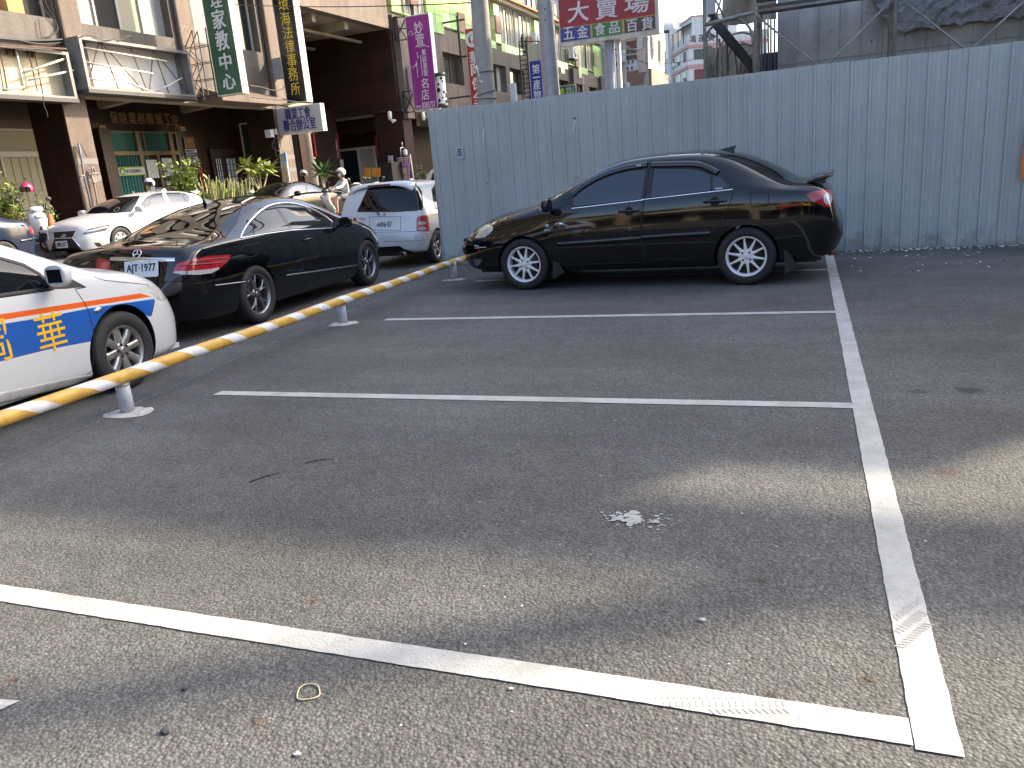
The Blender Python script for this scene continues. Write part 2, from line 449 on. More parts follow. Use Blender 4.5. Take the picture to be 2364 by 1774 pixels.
    def wheels(s, fr, rr, ry, R, rim, rimmat, tw=.2, style='spoke', n=10, steer=0.0, mats=None):
        """four wheels; each is a tyre mesh with its rim as child"""
        tb = MB(); hw = tw/2
        prof = [(rim*.98, -hw*.86), (rim*1.02, -hw*.95), (R*.80, -hw*1.03), (R*.93, -hw*.98), (R*.985, -hw*.80), (R, -hw*.55), (R, -hw*.36), (R*.975, -hw*.33), (R*.975, -hw*.27), (R, -hw*.24), (R, hw*.24), (R*.975, hw*.27), (R*.975, hw*.33), (R, hw*.36), (R, hw*.55), (R*.985, hw*.80), (R*.93, hw*.98), (R*.80, hw*1.03), (rim*1.02, hw*.95), (rim*.98, hw*.86)]
        tb.lathe(prof, 56)
        rb = MB(); f = hw*.84
        rb.lathe([(rim*.93, -hw*.8), (rim*.86, f-.05), (rim*.885, f-.014), (rim*.94, f), (rim*1.0, f), (rim*1.01, f-.012)], 48, 0)
        rb.lathe([(.0, f-.115), (rim*.72, f-.115), (rim*.72, f-.125), (0, f-.125)], 32, 1)          # brake disc
        rb.lathe([(0.0, -hw*.5), (rim*.92, -hw*.5)], 32, 2)                                          # dark back
        A = lambda k: Matrix.Rotation(k, 4, 'Z')
        def bar(a, pts, t0, t1, mi=0):
            """a spoke: pts = (radius, half width, height), laid out along angle a"""
            vs = []
            for r_, w_, z_ in pts:
                for sx, dz in ((-1, -t1), (-1, -.004), (-.45, 0), (.45, 0), (1, -.004), (1, -t1)): vs.append(A(a) @ Vector((r_, sx*w_, z_+dz)))
            rb.add(vs, [(i*6+k, i*6+k+1, (i+1)*6+k+1, (i+1)*6+k) for i in range(len(pts)-1) for k in range(5)], mi, True)
        fz = f-.018
        if style == 'spoke':
            for k in range(n): bar(2*pi*k/n, [(.03, .020, fz-.004), (rim*.34, .020, fz), (rim*.45, .0145, fz), (rim*.7, .0105, fz-.001), (rim*.97, .0105, fz-.006)], 0, .03)
            rb.lathe([(rim*.36, fz-.03), (rim*.36, fz-.004), (rim*.30, fz-.001), (rim*.16, fz-.008), (.0, fz-.008)], 32, 0)
        elif style == 'twin':
            for k in range(n):
                a = 2*pi*k/n
                for sg in (-1, 1):
                    bar(a+sg*.10, [(.05, .010, fz-.004), (rim*.36, .011, fz), (rim*.60, .010, fz)], 0, .03)
                    vs = []
                    for t in range(7):
                        u = t/6; r_ = rim*(.58+.39*u); an = a+sg*(.10+.16*sin(u*pi/2)); c_ = Vector((r_*cos(an), r_*sin(an), fz-.004*u)); q = Vector((-sin(an), cos(an), 0))
                        for sx, dz in ((-1, -.03), (-1, -.004), (-.45, 0), (.45, 0), (1, -.004), (1, -.03)): vs.append(c_+q*sx*(.010+.004*u)+Vector((0, 0, dz)))
                    rb.add(vs, [(i*6+j, i*6+j+1, (i+1)*6+j+1, (i+1)*6+j) for i in range(6) for j in range(5)], 0, True)
            rb.lathe([(rim*.30, fz-.03), (rim*.28, fz-.006), (rim*.14, fz-.012), (.0, fz-.012)], 32, 0)
        else:                                              # broad spokes
            for k in range(n): bar(2*pi*k/n, [(.03, .030, fz-.010), (rim*.35, .027, fz-.004), (rim*.6, .026, fz), (rim*.98, .034, fz-.002)], 0, .035)
            rb.lathe([(rim*.34, fz-.04), (rim*.33, fz-.006), (rim*.18, fz-.010), (.0, fz-.010)], 32, 0)
        for k in range(5 if style != 'spoke' else 4):
            a = 2*pi*k/(5 if style != 'spoke' else 4)+.4; rb.lathe([(.011, fz-.012), (.011, fz+.002), (0, fz+.005)], 8, 2, M=Matrix.Translation((rim*.245*cos(a), rim*.245*sin(a), 0)))
        rb.lathe([(.030, fz-.01), (.029, fz+.004), (.018, fz+.006), (0, fz+.006)], 20, 0)
        proto = None
        for sx, x in ((0, fr), (1, rr)):
            for sy in (1, -1):
                rot = Matrix.Rotation(-pi/2*sy, 4, 'X') @ Matrix.Rotation(.13+sx*.31, 4, 'Z')   # local z points out of the car
                rot = Matrix.Rotation(steer if sx == 0 else 0, 4, 'Z') @ rot
                if proto is None:
                    o = tb.build('wheel', M_TYRE); q = rb.build('rim', [rimmat, M_DISC, M_TRIM]); q.parent = o; proto = (o, q)
                else:
                    o = proto[0].copy(); q = proto[1].copy(); COL.objects.link(o); COL.objects.link(q); q.parent = o
                o.parent = s.root; o.matrix_local = Matrix.Translation((x, sy*(ry-hw), R)) @ rot
def arc_pts(pts, n=6):
    """smooth closed-ish outline: Catmull-Rom through pts (open)"""
    out = []; P = [pts[0]]+list(pts)+[pts[-1]]
    for i in range(1, len(P)-2):
        for k in range(n):
            t = k/n; a, b, c_, d = P[i-1], P[i], P[i+1], P[i+2]
            out.append(tuple(.5*(2*b[j]+(c_[j]-a[j])*t+(2*a[j]-5*b[j]+4*c_[j]-d[j])*t*t+(3*b[j]-a[j]-3*c_[j]+d[j])*t**3) for j in (0, 1)))
    out.append(tuple(pts[-1])); return out
def plate(car, c_, out, w, h, textstr, mb_name='number_plate', rad=.012, col=None):
    """white number plate with raised dark characters; c_ local centre, out local outward normal"""
    o = Vector(out).normalized(); x = Vector((0, 0, 1)).cross(o).normalized(); y = o.cross(x); M = frameM(Vector(c_), x, y, o)
    mb = MB(); hw, hh = w/2, h/2; pts = []
    for cx, cy, a0 in ((hw-rad, hh-rad, 0), (-hw+rad, hh-rad, 90), (-hw+rad, -hh+rad, 180), (hw-rad, -hh+rad, 270)):
        for k in range(4): a = radians(a0+30*k); pts.append((cx+rad*cos(a), cy+rad*sin(a)))
    mb.prism(pts, 0, .004, 0, M); put_text(mb, textstr, M, w=w*.86, h=h*.60, bold=.02, mi=1, lift=.0042, depth=.002)
    for sx in (-1, 1): mb.box(M @ Vector((sx*w*.27, hh-.013, .005)), (.012, .012, .004), 1)
    mb.box(M @ Vector((0, hh-.011, .0045)), (.03, .03, .006), 0)
    return car.add(mb, mb_name, [M_PLATE, M_PLATEINK])
M_TRIM = mat('black_trim', (.012, .012, .013), .55); M_TYRE = mat('tyre_rubber', (.017, .017, .018), .75, var=.25, vscale=20, bump=.1, bscale=120)
M_DISC = mat('brake_disc', (.10, .095, .09), .45, metal=.7); M_PLATE = mat('plate_white', (.66, .69, .72), .35); M_PLATEINK = mat('plate_ink', (.02, .025, .04), .5)
M_CHROME = mat('chrome', (.75, .77, .80), .10, metal=1.0); M_ALLOY = mat('silver_alloy', (.80, .80, .80), .42, metal=.2)
M_GLASSD = mat('dark_tinted_glass', (.004, .005, .006), .03, spec=.45); M_LAMP = mat('clear_lamp_lens', (.52, .51, .46), .08, spec=.6, coat=.8, var=.35, vscale=9); M_LAMPD = mat('smoked_lamp_lens', (.10, .11, .12), .08, coat=.8, var=.6, vscale=14)
M_RED = mat('red_lamp_lens', (.36, .012, .018), .12, coat=.7, var=.35, vscale=11); M_REDD = mat('dark_red_lens', (.13, .006, .012), .14, coat=.6); M_LAMPW = mat('white_lamp_lens', (.42, .41, .42), .12, coat=.6)
M_BLACK = mat('black_car_paint', (.0022, .0025, .0032), .05, spec=.5, coat=.25); M_WHITE = mat('white_car_paint', (.56, .58, .59), .28, coat=.7); M_PEARL = mat('pearl_white_paint', (.50, .50, .50), .30, coat=.7)
M_NAVY = mat('navy_car_paint', (.010, .017, .042), .14, coat=.3); M_SEAM = mat('panel_gap', (.004, .004, .005), .7)
M_GLASSB = mat('tinted_sky_glass', (.010, .016, .028), .03, spec=.75, coat=.5); M_VISOR = mat('smoked_acrylic', (.008, .009, .010), .08, coat=.6)  # tinted side glass, bluish sky reflection put into its base colour
M_DECAL = mat('white_decal', (.75, .76, .78), .4); M_DECALR = mat('red_decal', (.55, .03, .02), .4); M_DULLCHROME = mat('dull_chrome', (.42, .43, .45), .3, metal=.9)
M_GUNALLOY = mat('grey_machined_alloy', (.26, .26, .27), .3, metal=.85); M_GREYGAP = mat('grey_panel_gap', (.17, .18, .19), .7)
M_ORANGE = mat('orange_vinyl', (.68, .105, .012), .3, coat=.5); M_BLUE = mat('blue_vinyl', (.010, .085, .36), .3, coat=.5); M_YELLOW = mat('yellow_vinyl', (.72, .42, .02), .35)
M_SILL = mat('dusty_grey_sill', (.34, .34, .34), .6, var=.3, vscale=9); M_STEELALLOY = mat('worn_silver_alloy', (.42, .41, .40), .32, metal=.85, var=.2, vscale=12)
# ------------------------------------------------------------------ ground, markings
def gz(x, y=10.0):
    a = min(1.0, max(0.0, (-8.5-x)/8.7)); return a*.32+a*.10*min(1.0, max(0.0, (y-15)/8))
def asphalt():
    m = bpy.data.materials.new('asphalt'); m.use_nodes = True; nt = m.node_tree; N = nt.nodes; L = nt.links; b = N['Principled BSDF']
    tc = N.new('ShaderNodeTexCoord')
    def noise(sc, det=6, stretch=None, rough=.6):
        n = N.new('ShaderNodeTexNoise'); n.inputs['Scale'].default_value = sc; n.inputs['Detail'].default_value = det; n.inputs['Roughness'].default_value = rough
        if stretch:
            mp = N.new('ShaderNodeMapping'); mp.inputs['Scale'].default_value = stretch; mp.inputs['Rotation'].default_value = (0, 0, .10); L.new(tc.outputs['Object'], mp.inputs[0]); L.new(mp.outputs[0], n.inputs['Vector'])
        else: L.new(tc.outputs['Object'], n.inputs['Vector'])
        return n.outputs['Fac']
    def ramp(src, stops):
        r = N.new('ShaderNodeValToRGB'); e = r.color_ramp.elements
        while len(e) < len(stops): e.new(.5)
        for i, (p, c_) in enumerate(stops): e[i].position = p; e[i].color = (*c_, 1) if isinstance(c_, tuple) else (c_, c_, c_, 1)
        L.new(src, r.inputs[0]); return r.outputs[0]
    def mul(a, c_, fac=1.0, mode='MULTIPLY'):
        x = N.new('ShaderNodeMix'); x.data_type = 'RGBA'; x.blend_type = mode; x.inputs[0].default_value = fac if not hasattr(fac, 'links') else 1
        if hasattr(fac, 'links'): L.new(fac, x.inputs[0])
        for i, s in ((6, a), (7, c_)):
            if hasattr(s, 'links'): L.new(s, x.inputs[i])
            else: x.inputs[i].default_value = (*s, 1)
        return x.outputs[2]
    vo = N.new('ShaderNodeTexVoronoi'); vo.inputs['Scale'].default_value = 95; L.new(tc.outputs['Object'], vo.inputs['Vector'])
    vo2 = N.new('ShaderNodeTexVoronoi'); vo2.inputs['Scale'].default_value = 42; L.new(tc.outputs['Object'], vo2.inputs['Vector'])
    col = ramp(vo.outputs['Color'], [(.10, (.069, .070, .067)), (.55, (.097, .098, .094)), (.95, (.142, .142, .135))])   # aggregate in binder
    col = mul(col, ramp(noise(.55, 6), [(.32, .74), (.66, 1.22)]))
    col = mul(col, ramp(noise(.9, 5, (.35, 2.2, 1)), [(.3, .84), (.7, 1.14)]))                                            # rolled lanes across the bays
    col = mul(col, ramp(noise(7, 4), [(.35, .90), (.65, 1.08)]))
    col = mul(col, ramp(vo.outputs['Distance'], [(.0, 1.0), (.48, 1.0), (.62, .7)]))
    wp = N.new('ShaderNodeTexVoronoi'); wp.inputs['Scale'].default_value = 5.5; L.new(tc.outputs['Object'], wp.inputs['Vector'])
    col = mul(col, (.42, .41, .38), ramp(wp.outputs['Distance'], [(.0, .8), (.014, .7), (.024, .0)]), 'MIX')               # pale grit
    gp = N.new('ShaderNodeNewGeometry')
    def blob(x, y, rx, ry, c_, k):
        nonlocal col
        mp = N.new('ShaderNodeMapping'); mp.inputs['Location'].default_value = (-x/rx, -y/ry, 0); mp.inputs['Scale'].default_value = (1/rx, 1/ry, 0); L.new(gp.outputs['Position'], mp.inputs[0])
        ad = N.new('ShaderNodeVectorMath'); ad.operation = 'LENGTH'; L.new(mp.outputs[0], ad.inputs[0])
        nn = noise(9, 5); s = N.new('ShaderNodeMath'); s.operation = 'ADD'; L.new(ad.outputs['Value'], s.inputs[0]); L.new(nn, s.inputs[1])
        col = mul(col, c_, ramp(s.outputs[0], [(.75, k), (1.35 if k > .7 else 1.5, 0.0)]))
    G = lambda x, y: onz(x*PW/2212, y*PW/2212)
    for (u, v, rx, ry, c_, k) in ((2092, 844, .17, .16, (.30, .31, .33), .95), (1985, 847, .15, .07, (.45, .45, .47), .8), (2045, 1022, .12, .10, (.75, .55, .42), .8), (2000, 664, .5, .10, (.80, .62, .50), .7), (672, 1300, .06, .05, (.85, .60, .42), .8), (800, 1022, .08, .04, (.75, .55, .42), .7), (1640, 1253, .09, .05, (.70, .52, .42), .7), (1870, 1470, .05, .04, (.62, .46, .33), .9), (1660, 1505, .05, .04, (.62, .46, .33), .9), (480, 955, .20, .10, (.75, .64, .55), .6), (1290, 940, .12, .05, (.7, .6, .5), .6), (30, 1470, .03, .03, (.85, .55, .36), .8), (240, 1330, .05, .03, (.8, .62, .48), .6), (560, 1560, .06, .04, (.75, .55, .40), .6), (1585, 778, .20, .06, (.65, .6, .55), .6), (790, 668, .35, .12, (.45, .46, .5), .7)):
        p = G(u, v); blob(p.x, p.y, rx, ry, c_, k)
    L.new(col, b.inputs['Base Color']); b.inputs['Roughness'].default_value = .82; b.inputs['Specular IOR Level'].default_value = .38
    bp = N.new('ShaderNodeBump'); bp.inputs['Strength'].default_value = .75; bp.inputs['Distance'].default_value = .006
    h = N.new('ShaderNodeMath'); h.operation = 'MULTIPLY_ADD'; h.inputs[1].default_value = -1.0; L.new(vo.outputs['Distance'], h.inputs[0]); L.new(noise(60, 4), h.inputs[2])
    h2 = N.new('ShaderNodeMath'); h2.operation = 'MULTIPLY_ADD'; h2.inputs[1].default_value = -.5; L.new(vo2.outputs['Distance'], h2.inputs[0]); L.new(h.outputs[0], h2.inputs[2])
    L.new(h2.outputs[0], bp.inputs['Height']); L.new(bp.outputs[0], b.inputs['Normal'])
    return m
M_ASPH = asphalt()
def build_ground():
    xs = [-400, -120, -60, -40, -28]+[-24+.5*i for i in range(33)]+[-7, -5, -2, 2, 6, 12, 25, 60, 150, 400]; ys = [-300, -100, -40, -15, -5]+[0+2.5*i for i in range(24)]+[70, 90, 130, 220, 600]
    mb = MB(); n = len(ys); mb.add([(x, y, gz(x, y)) for x in xs for y in ys], [(i*n+j, (i+1)*n+j, (i+1)*n+j+1, i*n+j+1) for i in range(len(xs)-1) for j in range(n-1)], 0, True)
    tag(mb.build('ground', M_ASPH), kind='structure')
    mb = MB()                                              # raised pavement in front of and under the arcade
    for a, b in ((-60, 28), (28, 60), (60, 110)):
        z = .48; vs = [street(-17.55, a, 0), street(-17.55, a, z), street(-30, a, z+.03), street(-17.55, b, 0), street(-17.55, b, z), street(-30, b, z+.03)]; mb.add(vs, [(0, 1, 4, 3), (1, 2, 5, 4)], 0)
    tag(mb.build('pavement', mat('pavement_tiles', (.30, .28, .26), .75, var=.25, vscale=4, bump=.2)), kind='structure')
    def line(name, p, q, w, z=.004, jit=.0014, mi=None, step=.022):
        p, q = Vector(p), Vector(q); t = (q-p).normalized(); s = Vector((-t.y, t.x)); n = int((q-p).length/step); mb = MB(); vs = []; e1 = e2 = 0
        for i in range(n+1):
            c_ = p+(q-p)*(i/n); e1 = e1*.6+random.uniform(-jit, jit); e2 = e2*.6+random.uniform(-jit, jit); a = c_-s*(w/2+e1); b = c_+s*(w/2+e2); vs += [(a.x, a.y, gz(a.x, a.y)+z), (b.x, b.y, gz(b.x, b.y)+z)]
        mb.add(vs, [(2*i, 2*i+2, 2*i+3, 2*i+1) for i in range(n)]); return tag(mb.build(name, M_LINE), kind='structure')
    line('parking_line', (.315, 1.742), (.315, 11.62), .104); line('parking_line', (-6.0, 1.80), (.261, 1.803), .098); line('parking_line', (-4.05, 4.43), (.262, 4.475), .10); line('parking_line', (-4.16, 7.185), (.262, 7.215), .10); line('parking_line', (-4.22, 9.885), (.262, 9.85), .10)
    a = fac(135.6, 621, -14.0); line('road_edge_line', (a.x-.5, -20), (a.x+1.4, 45), .10, .006, step=.3)
    mb = MB()                                              # spilt paint: broken irregular flakes
    c_ = onz(1462, 1200); R_ = random.Random(3)
    for k in range(150):
        u = R_.gauss(0, 1); dx = .075*u; dy = R_.gauss(0, .026)-.1*dx; r = R_.uniform(.004, .020)*(1.3-min(1, abs(u)*.45))
        if dx > .03 and dx < .065: continue
        pts = [(c_.x+dx+r*R_.uniform(.5, 1.2)*cos(2*pi*j/7), c_.y+dy+.7*r*R_.uniform(.5, 1.2)*sin(2*pi*j/7), .003+.0001*k*.2) for j in range(7)]; mb.add(pts, [tuple(range(7))])
    tag(mb.build('paint_splash', M_LINE), kind='stuff')
    mb = MB(); R_ = random.Random(5)                       # corner of another marking at the left edge
    a = onz(0, 1630); mb.add([(a.x-.30, a.y-.14, .004), (a.x+.02, a.y-.025, .004), (a.x+.045, a.y+.03, .004), (a.x-.30, a.y-.02, .004)], [(0, 1, 2, 3)]); tag(mb.build('worn_marking', mat('worn_line_paint', (.40, .39, .37), .8, var=.6, vscale=30)), kind='structure')
    mb = MB()                                              # tyre prints across the paint
    for (x0, y0, ang, L_, W_, nn) in ((.30, 2.28, 1.0, .42, .11, 26), (-.18, 1.80, .25, .34, .085, 20)):
        t = Vector((cos(ang), sin(ang), 0)); s = Vector((-t.y, t.x, 0))
        for lane in (-1, 0, 1):
            for k in range(nn):
                c_ = Vector((x0, y0, .0056))+t*(L_*(k/nn-.5))+s*lane*W_*.36
                if not (abs(c_.x-.315) < .046 if ang > .5 else abs(c_.y-1.803) < .042): continue
                d = (t*.6*(1 if lane else .2)+s*(1 if lane >= 0 else -1)).normalized(); n_ = Vector((-d.y, d.x, 0)); l_ = W_*.13; w_ = .0022
                mb.add([c_-d*l_-n_*w_, c_+d*l_-n_*w_, c_+d*l_+n_*w_, c_-d*l_+n_*w_], [(0, 1, 2, 3)])
    tag(mb.build('tyre_print', mat('tyre_dirt', (.36, .35, .34), .9)), kind='structure')
    mb = MB(); R_ = random.Random(21); pts = [onz(*q) for q in ((-60, 1103), (0, 1076), (80, 1040), (168, 1000), (330, 925), (560, 822), (760, 738), (905, 680), (1010, 640))]; vs = []
    for i in range(len(pts)-1):
        for k in range(40): p = pts[i]+(pts[i+1]-pts[i])*(k/40); d = (pts[i+1]-pts[i]).normalized(); s = Vector((-d.y, d.x, 0)); o = R_.uniform(-.006, .006); w = R_.uniform(.002, .011); vs += [p+s*(o-w)+Vector((0, 0, .003)), p+s*(o+w)+Vector((0, 0, .003))]
    mb.add(vs, [(2*i, 2*i+2, 2*i+3, 2*i+1) for i in range(len(vs)//2-1)]); tag(mb.build('asphalt_joint', mat('joint_dust', (.17, .165, .15), .95, var=.5, vscale=20)), kind='structure')
    # crumbs of plaster and grit along the foot of the fence and over the lot
    mb = MB(); R_ = random.Random(11)
    def grit(x, y, r):
        z = gz(x, y); pts = [(x+r*R_.uniform(.6, 1.2)*cos(2*pi*j/5), y+r*R_.uniform(.6, 1.2)*sin(2*pi*j/5), z+.001) for j in range(5)]; mb.add(pts+[(x, y, z+r*R_.uniform(.3, .7))], [(j, (j+1) % 5, 5) for j in range(5)], 0 if R_.random() < .7 else 1)
    for k in range(260): x = R_.uniform(.5, 4); grit(x, 11.66-.062*x-abs(R_.gauss(0, .10))-.03, R_.uniform(.006, .028))
    for k in range(60): x = R_.uniform(.4, 3); grit(x, R_.uniform(9.5, 11.4), R_.uniform(.006, .02))
    for k in range(190): y = 1.0+R_.random()**1.3*9; grit(R_.uniform(-.55, .22)*y-.2+R_.uniform(-.6, .6), y, R_.uniform(.002, .0055))
    tag(mb.build('grit', [mat('plaster_crumb', (.55, .54, .51), .9), mat('dark_grit', (.05, .05, .05), .9)]), kind='stuff')
    # loose things on the ground
    c_ = onz(668*PW/2212, 1498*PW/2212); mb = MB(); mb.tube([(c_.x+.036*cos(a)*(1-.18*sin(2*a)), c_.y+.034*sin(a)*(1-.25*cos(a)), .004) for a in [2*pi*k/30 for k in range(31)]], .0021, 6, cap=False); tag(mb.build('rubber_band', mat('rubber_band', (.50, .42, .27), .6)), 'tan rubber band lying on the asphalt in the foreground', 'rubber band')
    for (u0, v0, u1, v1, lab) in ((660, 1002, 721, 993, 'short black straight twig lying on the shaded asphalt'), (540, 1043, 606, 1023, 'thin bent dark twig nearer than the straight black one')):
        a, b = onz(u0*PW/2212, v0*PW/2212), onz(u1*PW/2212, v1*PW/2212); m_ = (a+b)/2; m_.y += .01; mb = MB(); mb.tube([a+Vector((0, 0, .004)), m_+Vector((0, 0, .008)), b+Vector((0, 0, .004))], [.0025, .0028, .0015], 6); tag(mb.build('twig', mat('black_twig', (.012, .011, .010), .8)), lab, 'twig')
    for k, (u, v, r, lab) in enumerate(((1517, 1342, .009, 'pale grey pebble beside the lit patch right of the middle'), (358, 1583, .012, 'small dark stone with a pale side at lower left'), (400, 1490, .008, 'dark chip of stone left of the rubber band'), (642, 1632, .008, 'pale stone chip below the rubber band'), (1103, 1490, .006, 'white stone chip just below the near white line'))):
        p = onz(u*PW/2212, v*PW/2212); mb = MB(); R_ = random.Random(k); bm = bmesh.new(); bmesh.ops.create_icosphere(bm, subdivisions=2, radius=r)
        for vv in bm.verts: vv.co = Vector((vv.co.x*1.3, vv.co.y, vv.co.z*.7))*(1+R_.uniform(-.2, .2))
        mb.add([vv.co+p+Vector((0, 0, r*.45)) for vv in bm.verts], [[vv.index for vv in f.verts] for f in bm.faces]); bm.free()
        tag(mb.build('pebble', mat('pebble_pale', (.38, .37, .35), .9) if k in (0, 3, 4) else mat('pebble_dark', (.05, .05, .055), .9)), lab, 'pebble')
M_LINE = mat('line_paint', (.37, .372, .352), .7, var=.2, vscale=5, vcol=(.47, .47, .445), bump=.45, bscale=140)
def worn_edges(m, sc, lo, hi, col, zfade=None):
    """chips or dirt with a shape of their own mixed over a material's colour"""
    nt = m.node_tree; N = nt.nodes; L = nt.links; b = N['Principled BSDF']; src = b.inputs['Base Color'].links[0].from_socket; tc = N.new('ShaderNodeTexCoord'); n = N.new('ShaderNodeTexNoise'); n.inputs['Scale'].default_value = sc; n.inputs['Detail'].default_value = 9; n.inputs['Roughness'].default_value = .7; L.new(tc.outputs['Object'], n.inputs['Vector'])
    v = n.outputs['Fac']
    if zfade:
        sp = N.new('ShaderNodeSeparateXYZ'); L.new(tc.outputs['Object'], sp.inputs[0]); mr = N.new('ShaderNodeMapRange'); mr.inputs[1].default_value = 0; mr.inputs[2].default_value = zfade; mr.inputs[3].default_value = .30; mr.inputs[4].default_value = -.12; L.new(sp.outputs[2], mr.inputs[0]); ad = N.new('ShaderNodeMath'); ad.operation = 'ADD'; L.new(v, ad.inputs[0]); L.new(mr.outputs[0], ad.inputs[1]); v = ad.outputs[0]
    r = N.new('ShaderNodeValToRGB'); r.color_ramp.elements[0].position = lo; r.color_ramp.elements[1].position = hi; L.new(v, r.inputs[0]); x = N.new('ShaderNodeMix'); x.data_type = 'RGBA'; L.new(r.outputs[0], x.inputs[0]); L.new(src, x.inputs[6]); x.inputs[7].default_value = (*col, 1); L.new(x.outputs[2], b.inputs['Base Color'])
worn_edges(M_LINE, 26, .615, .70, (.16, .16, .155)); worn_edges(M_LINE, 3.5, .52, .95, (.22, .215, .20))
build_ground()

# ------------------------------------------------------------------ striped rail on posts
def build_rail():
    p0 = Vector((-4.12, -.9, .285)); p1 = Vector((-4.69, 10.83, .24)); d = (p1-p0); L_ = d.length; t = d.normalized()
    m = bpy.data.materials.new('yellow_white_tape'); m.use_nodes = True; nt = m.node_tree; N = nt.nodes; Lk = nt.links; b = N['Principled BSDF']; tc = N.new('ShaderNodeTexCoord'); sp = N.new('ShaderNodeSeparateXYZ'); Lk.new(tc.outputs['Object'], sp.inputs[0])
    def M2(op, a, b_):
        x = N.new('ShaderNodeMath'); x.operation = op
        for i, s in enumerate((a, b_)):
            if s is None: continue
            if hasattr(s, 'links'): Lk.new(s, x.inputs[i])
            else: x.inputs[i].default_value = s
        return x.outputs[0]
    at_ = M2('ARCTAN2', sp.outputs[2], sp.outputs[1]); no = N.new('ShaderNodeTexNoise'); no.inputs['Scale'].default_value = 60; Lk.new(tc.outputs['Object'], no.inputs['Vector'])
    ph = M2('FRACT', M2('ADD', M2('ADD', M2('MULTIPLY', sp.outputs[0], 1/.475), M2('MULTIPLY', at_, -1/(2*pi))), M2('MULTIPLY', no.outputs['Fac'], .012)), None)
    r = N.new('ShaderNodeValToRGB'); r.color_ramp.interpolation = 'CONSTANT'; r.color_ramp.elements[0].color = (.66, .68, .70, 1); r.color_ramp.elements[1].position = .36; r.color_ramp.elements[1].color = (.56, .34, .065, 1); Lk.new(ph, r.inputs[0])
    n2 = N.new('ShaderNodeTexNoise'); n2.inputs['Scale'].default_value = 14; n2.inputs['Detail'].default_value = 8; Lk.new(tc.outputs['Object'], n2.inputs['Vector']); r2 = N.new('ShaderNodeValToRGB'); r2.color_ramp.elements[0].position = .25; r2.color_ramp.elements[0].color = (.72, .70, .66, 1); r2.color_ramp.elements[1].position = .55; Lk.new(n2.outputs['Fac'], r2.inputs[0])
    mx = N.new('ShaderNodeMix'); mx.data_type = 'RGBA'; mx.blend_type = 'MULTIPLY'; mx.inputs[0].default_value = 1; Lk.new(r.outputs[0], mx.inputs[6]); Lk.new(r2.outputs[0], mx.inputs[7]); Lk.new(mx.outputs[2], b.inputs['Base Color']); b.inputs['Roughness'].default_value = .42
    root = thing('barrier_rail', 'low pipe rail spirally striped yellow and white on short grey posts beside the bays', 'barrier', (p0.x, p0.y, 0))
    mb = MB(); n = 60; mb.tube([Vector((L_*k/n, .006*sin(k*.35), .004*sin(k*.5))) for k in range(n+1)], .046, 24)
    o = mb.build('pipe', m); y = Vector((0, 0, 1)).cross(t).normalized(); o.parent = root; o.matrix_parent_inverse = root.matrix_basis.inverted(); o.matrix_basis = frameM(p0, t, y, t.cross(y))
    R_ = random.Random(2)
    for (x, yy) in ((-4.25, .85), (-4.39, 3.92), (-4.56, 7.0), (-4.645, 10.09)):
        zt = .26; mb = MB(); mb.tube([(x, yy, 0), (x, yy, zt)], .047, 20); mb.tube([(x, yy, zt-.06), (x, yy, zt-.052)], .051, 20, 1); p = mb.build('post', [mat('grey_post_paint', (.46, .49, .54), .45, var=.15, vscale=10), mat('weld', (.30, .26, .22), .7)], root)
        mb = MB(); pts = [(x+(.155+R_.uniform(-.03, .03))*cos(2*pi*k/18)*1.05, yy+(.15+R_.uniform(-.03, .03))*sin(2*pi*k/18)*.9, .003) for k in range(18)]; ins = [(x+(a-x)*.55, yy+(b-yy)*.55, .014) for a, b, c_ in pts]
        mb.add(pts+ins+[(x, yy, .018)], [(k, (k+1) % 18, 18+(k+1) % 18, 18+k) for k in range(18)]+[(18+k, 18+(k+1) % 18, 36) for k in range(18)], 0, True); mb.build('footing', mat('mortar_footing', (.42, .41, .38), .95, var=.35, vscale=14, bump=.4), p)
build_rail()

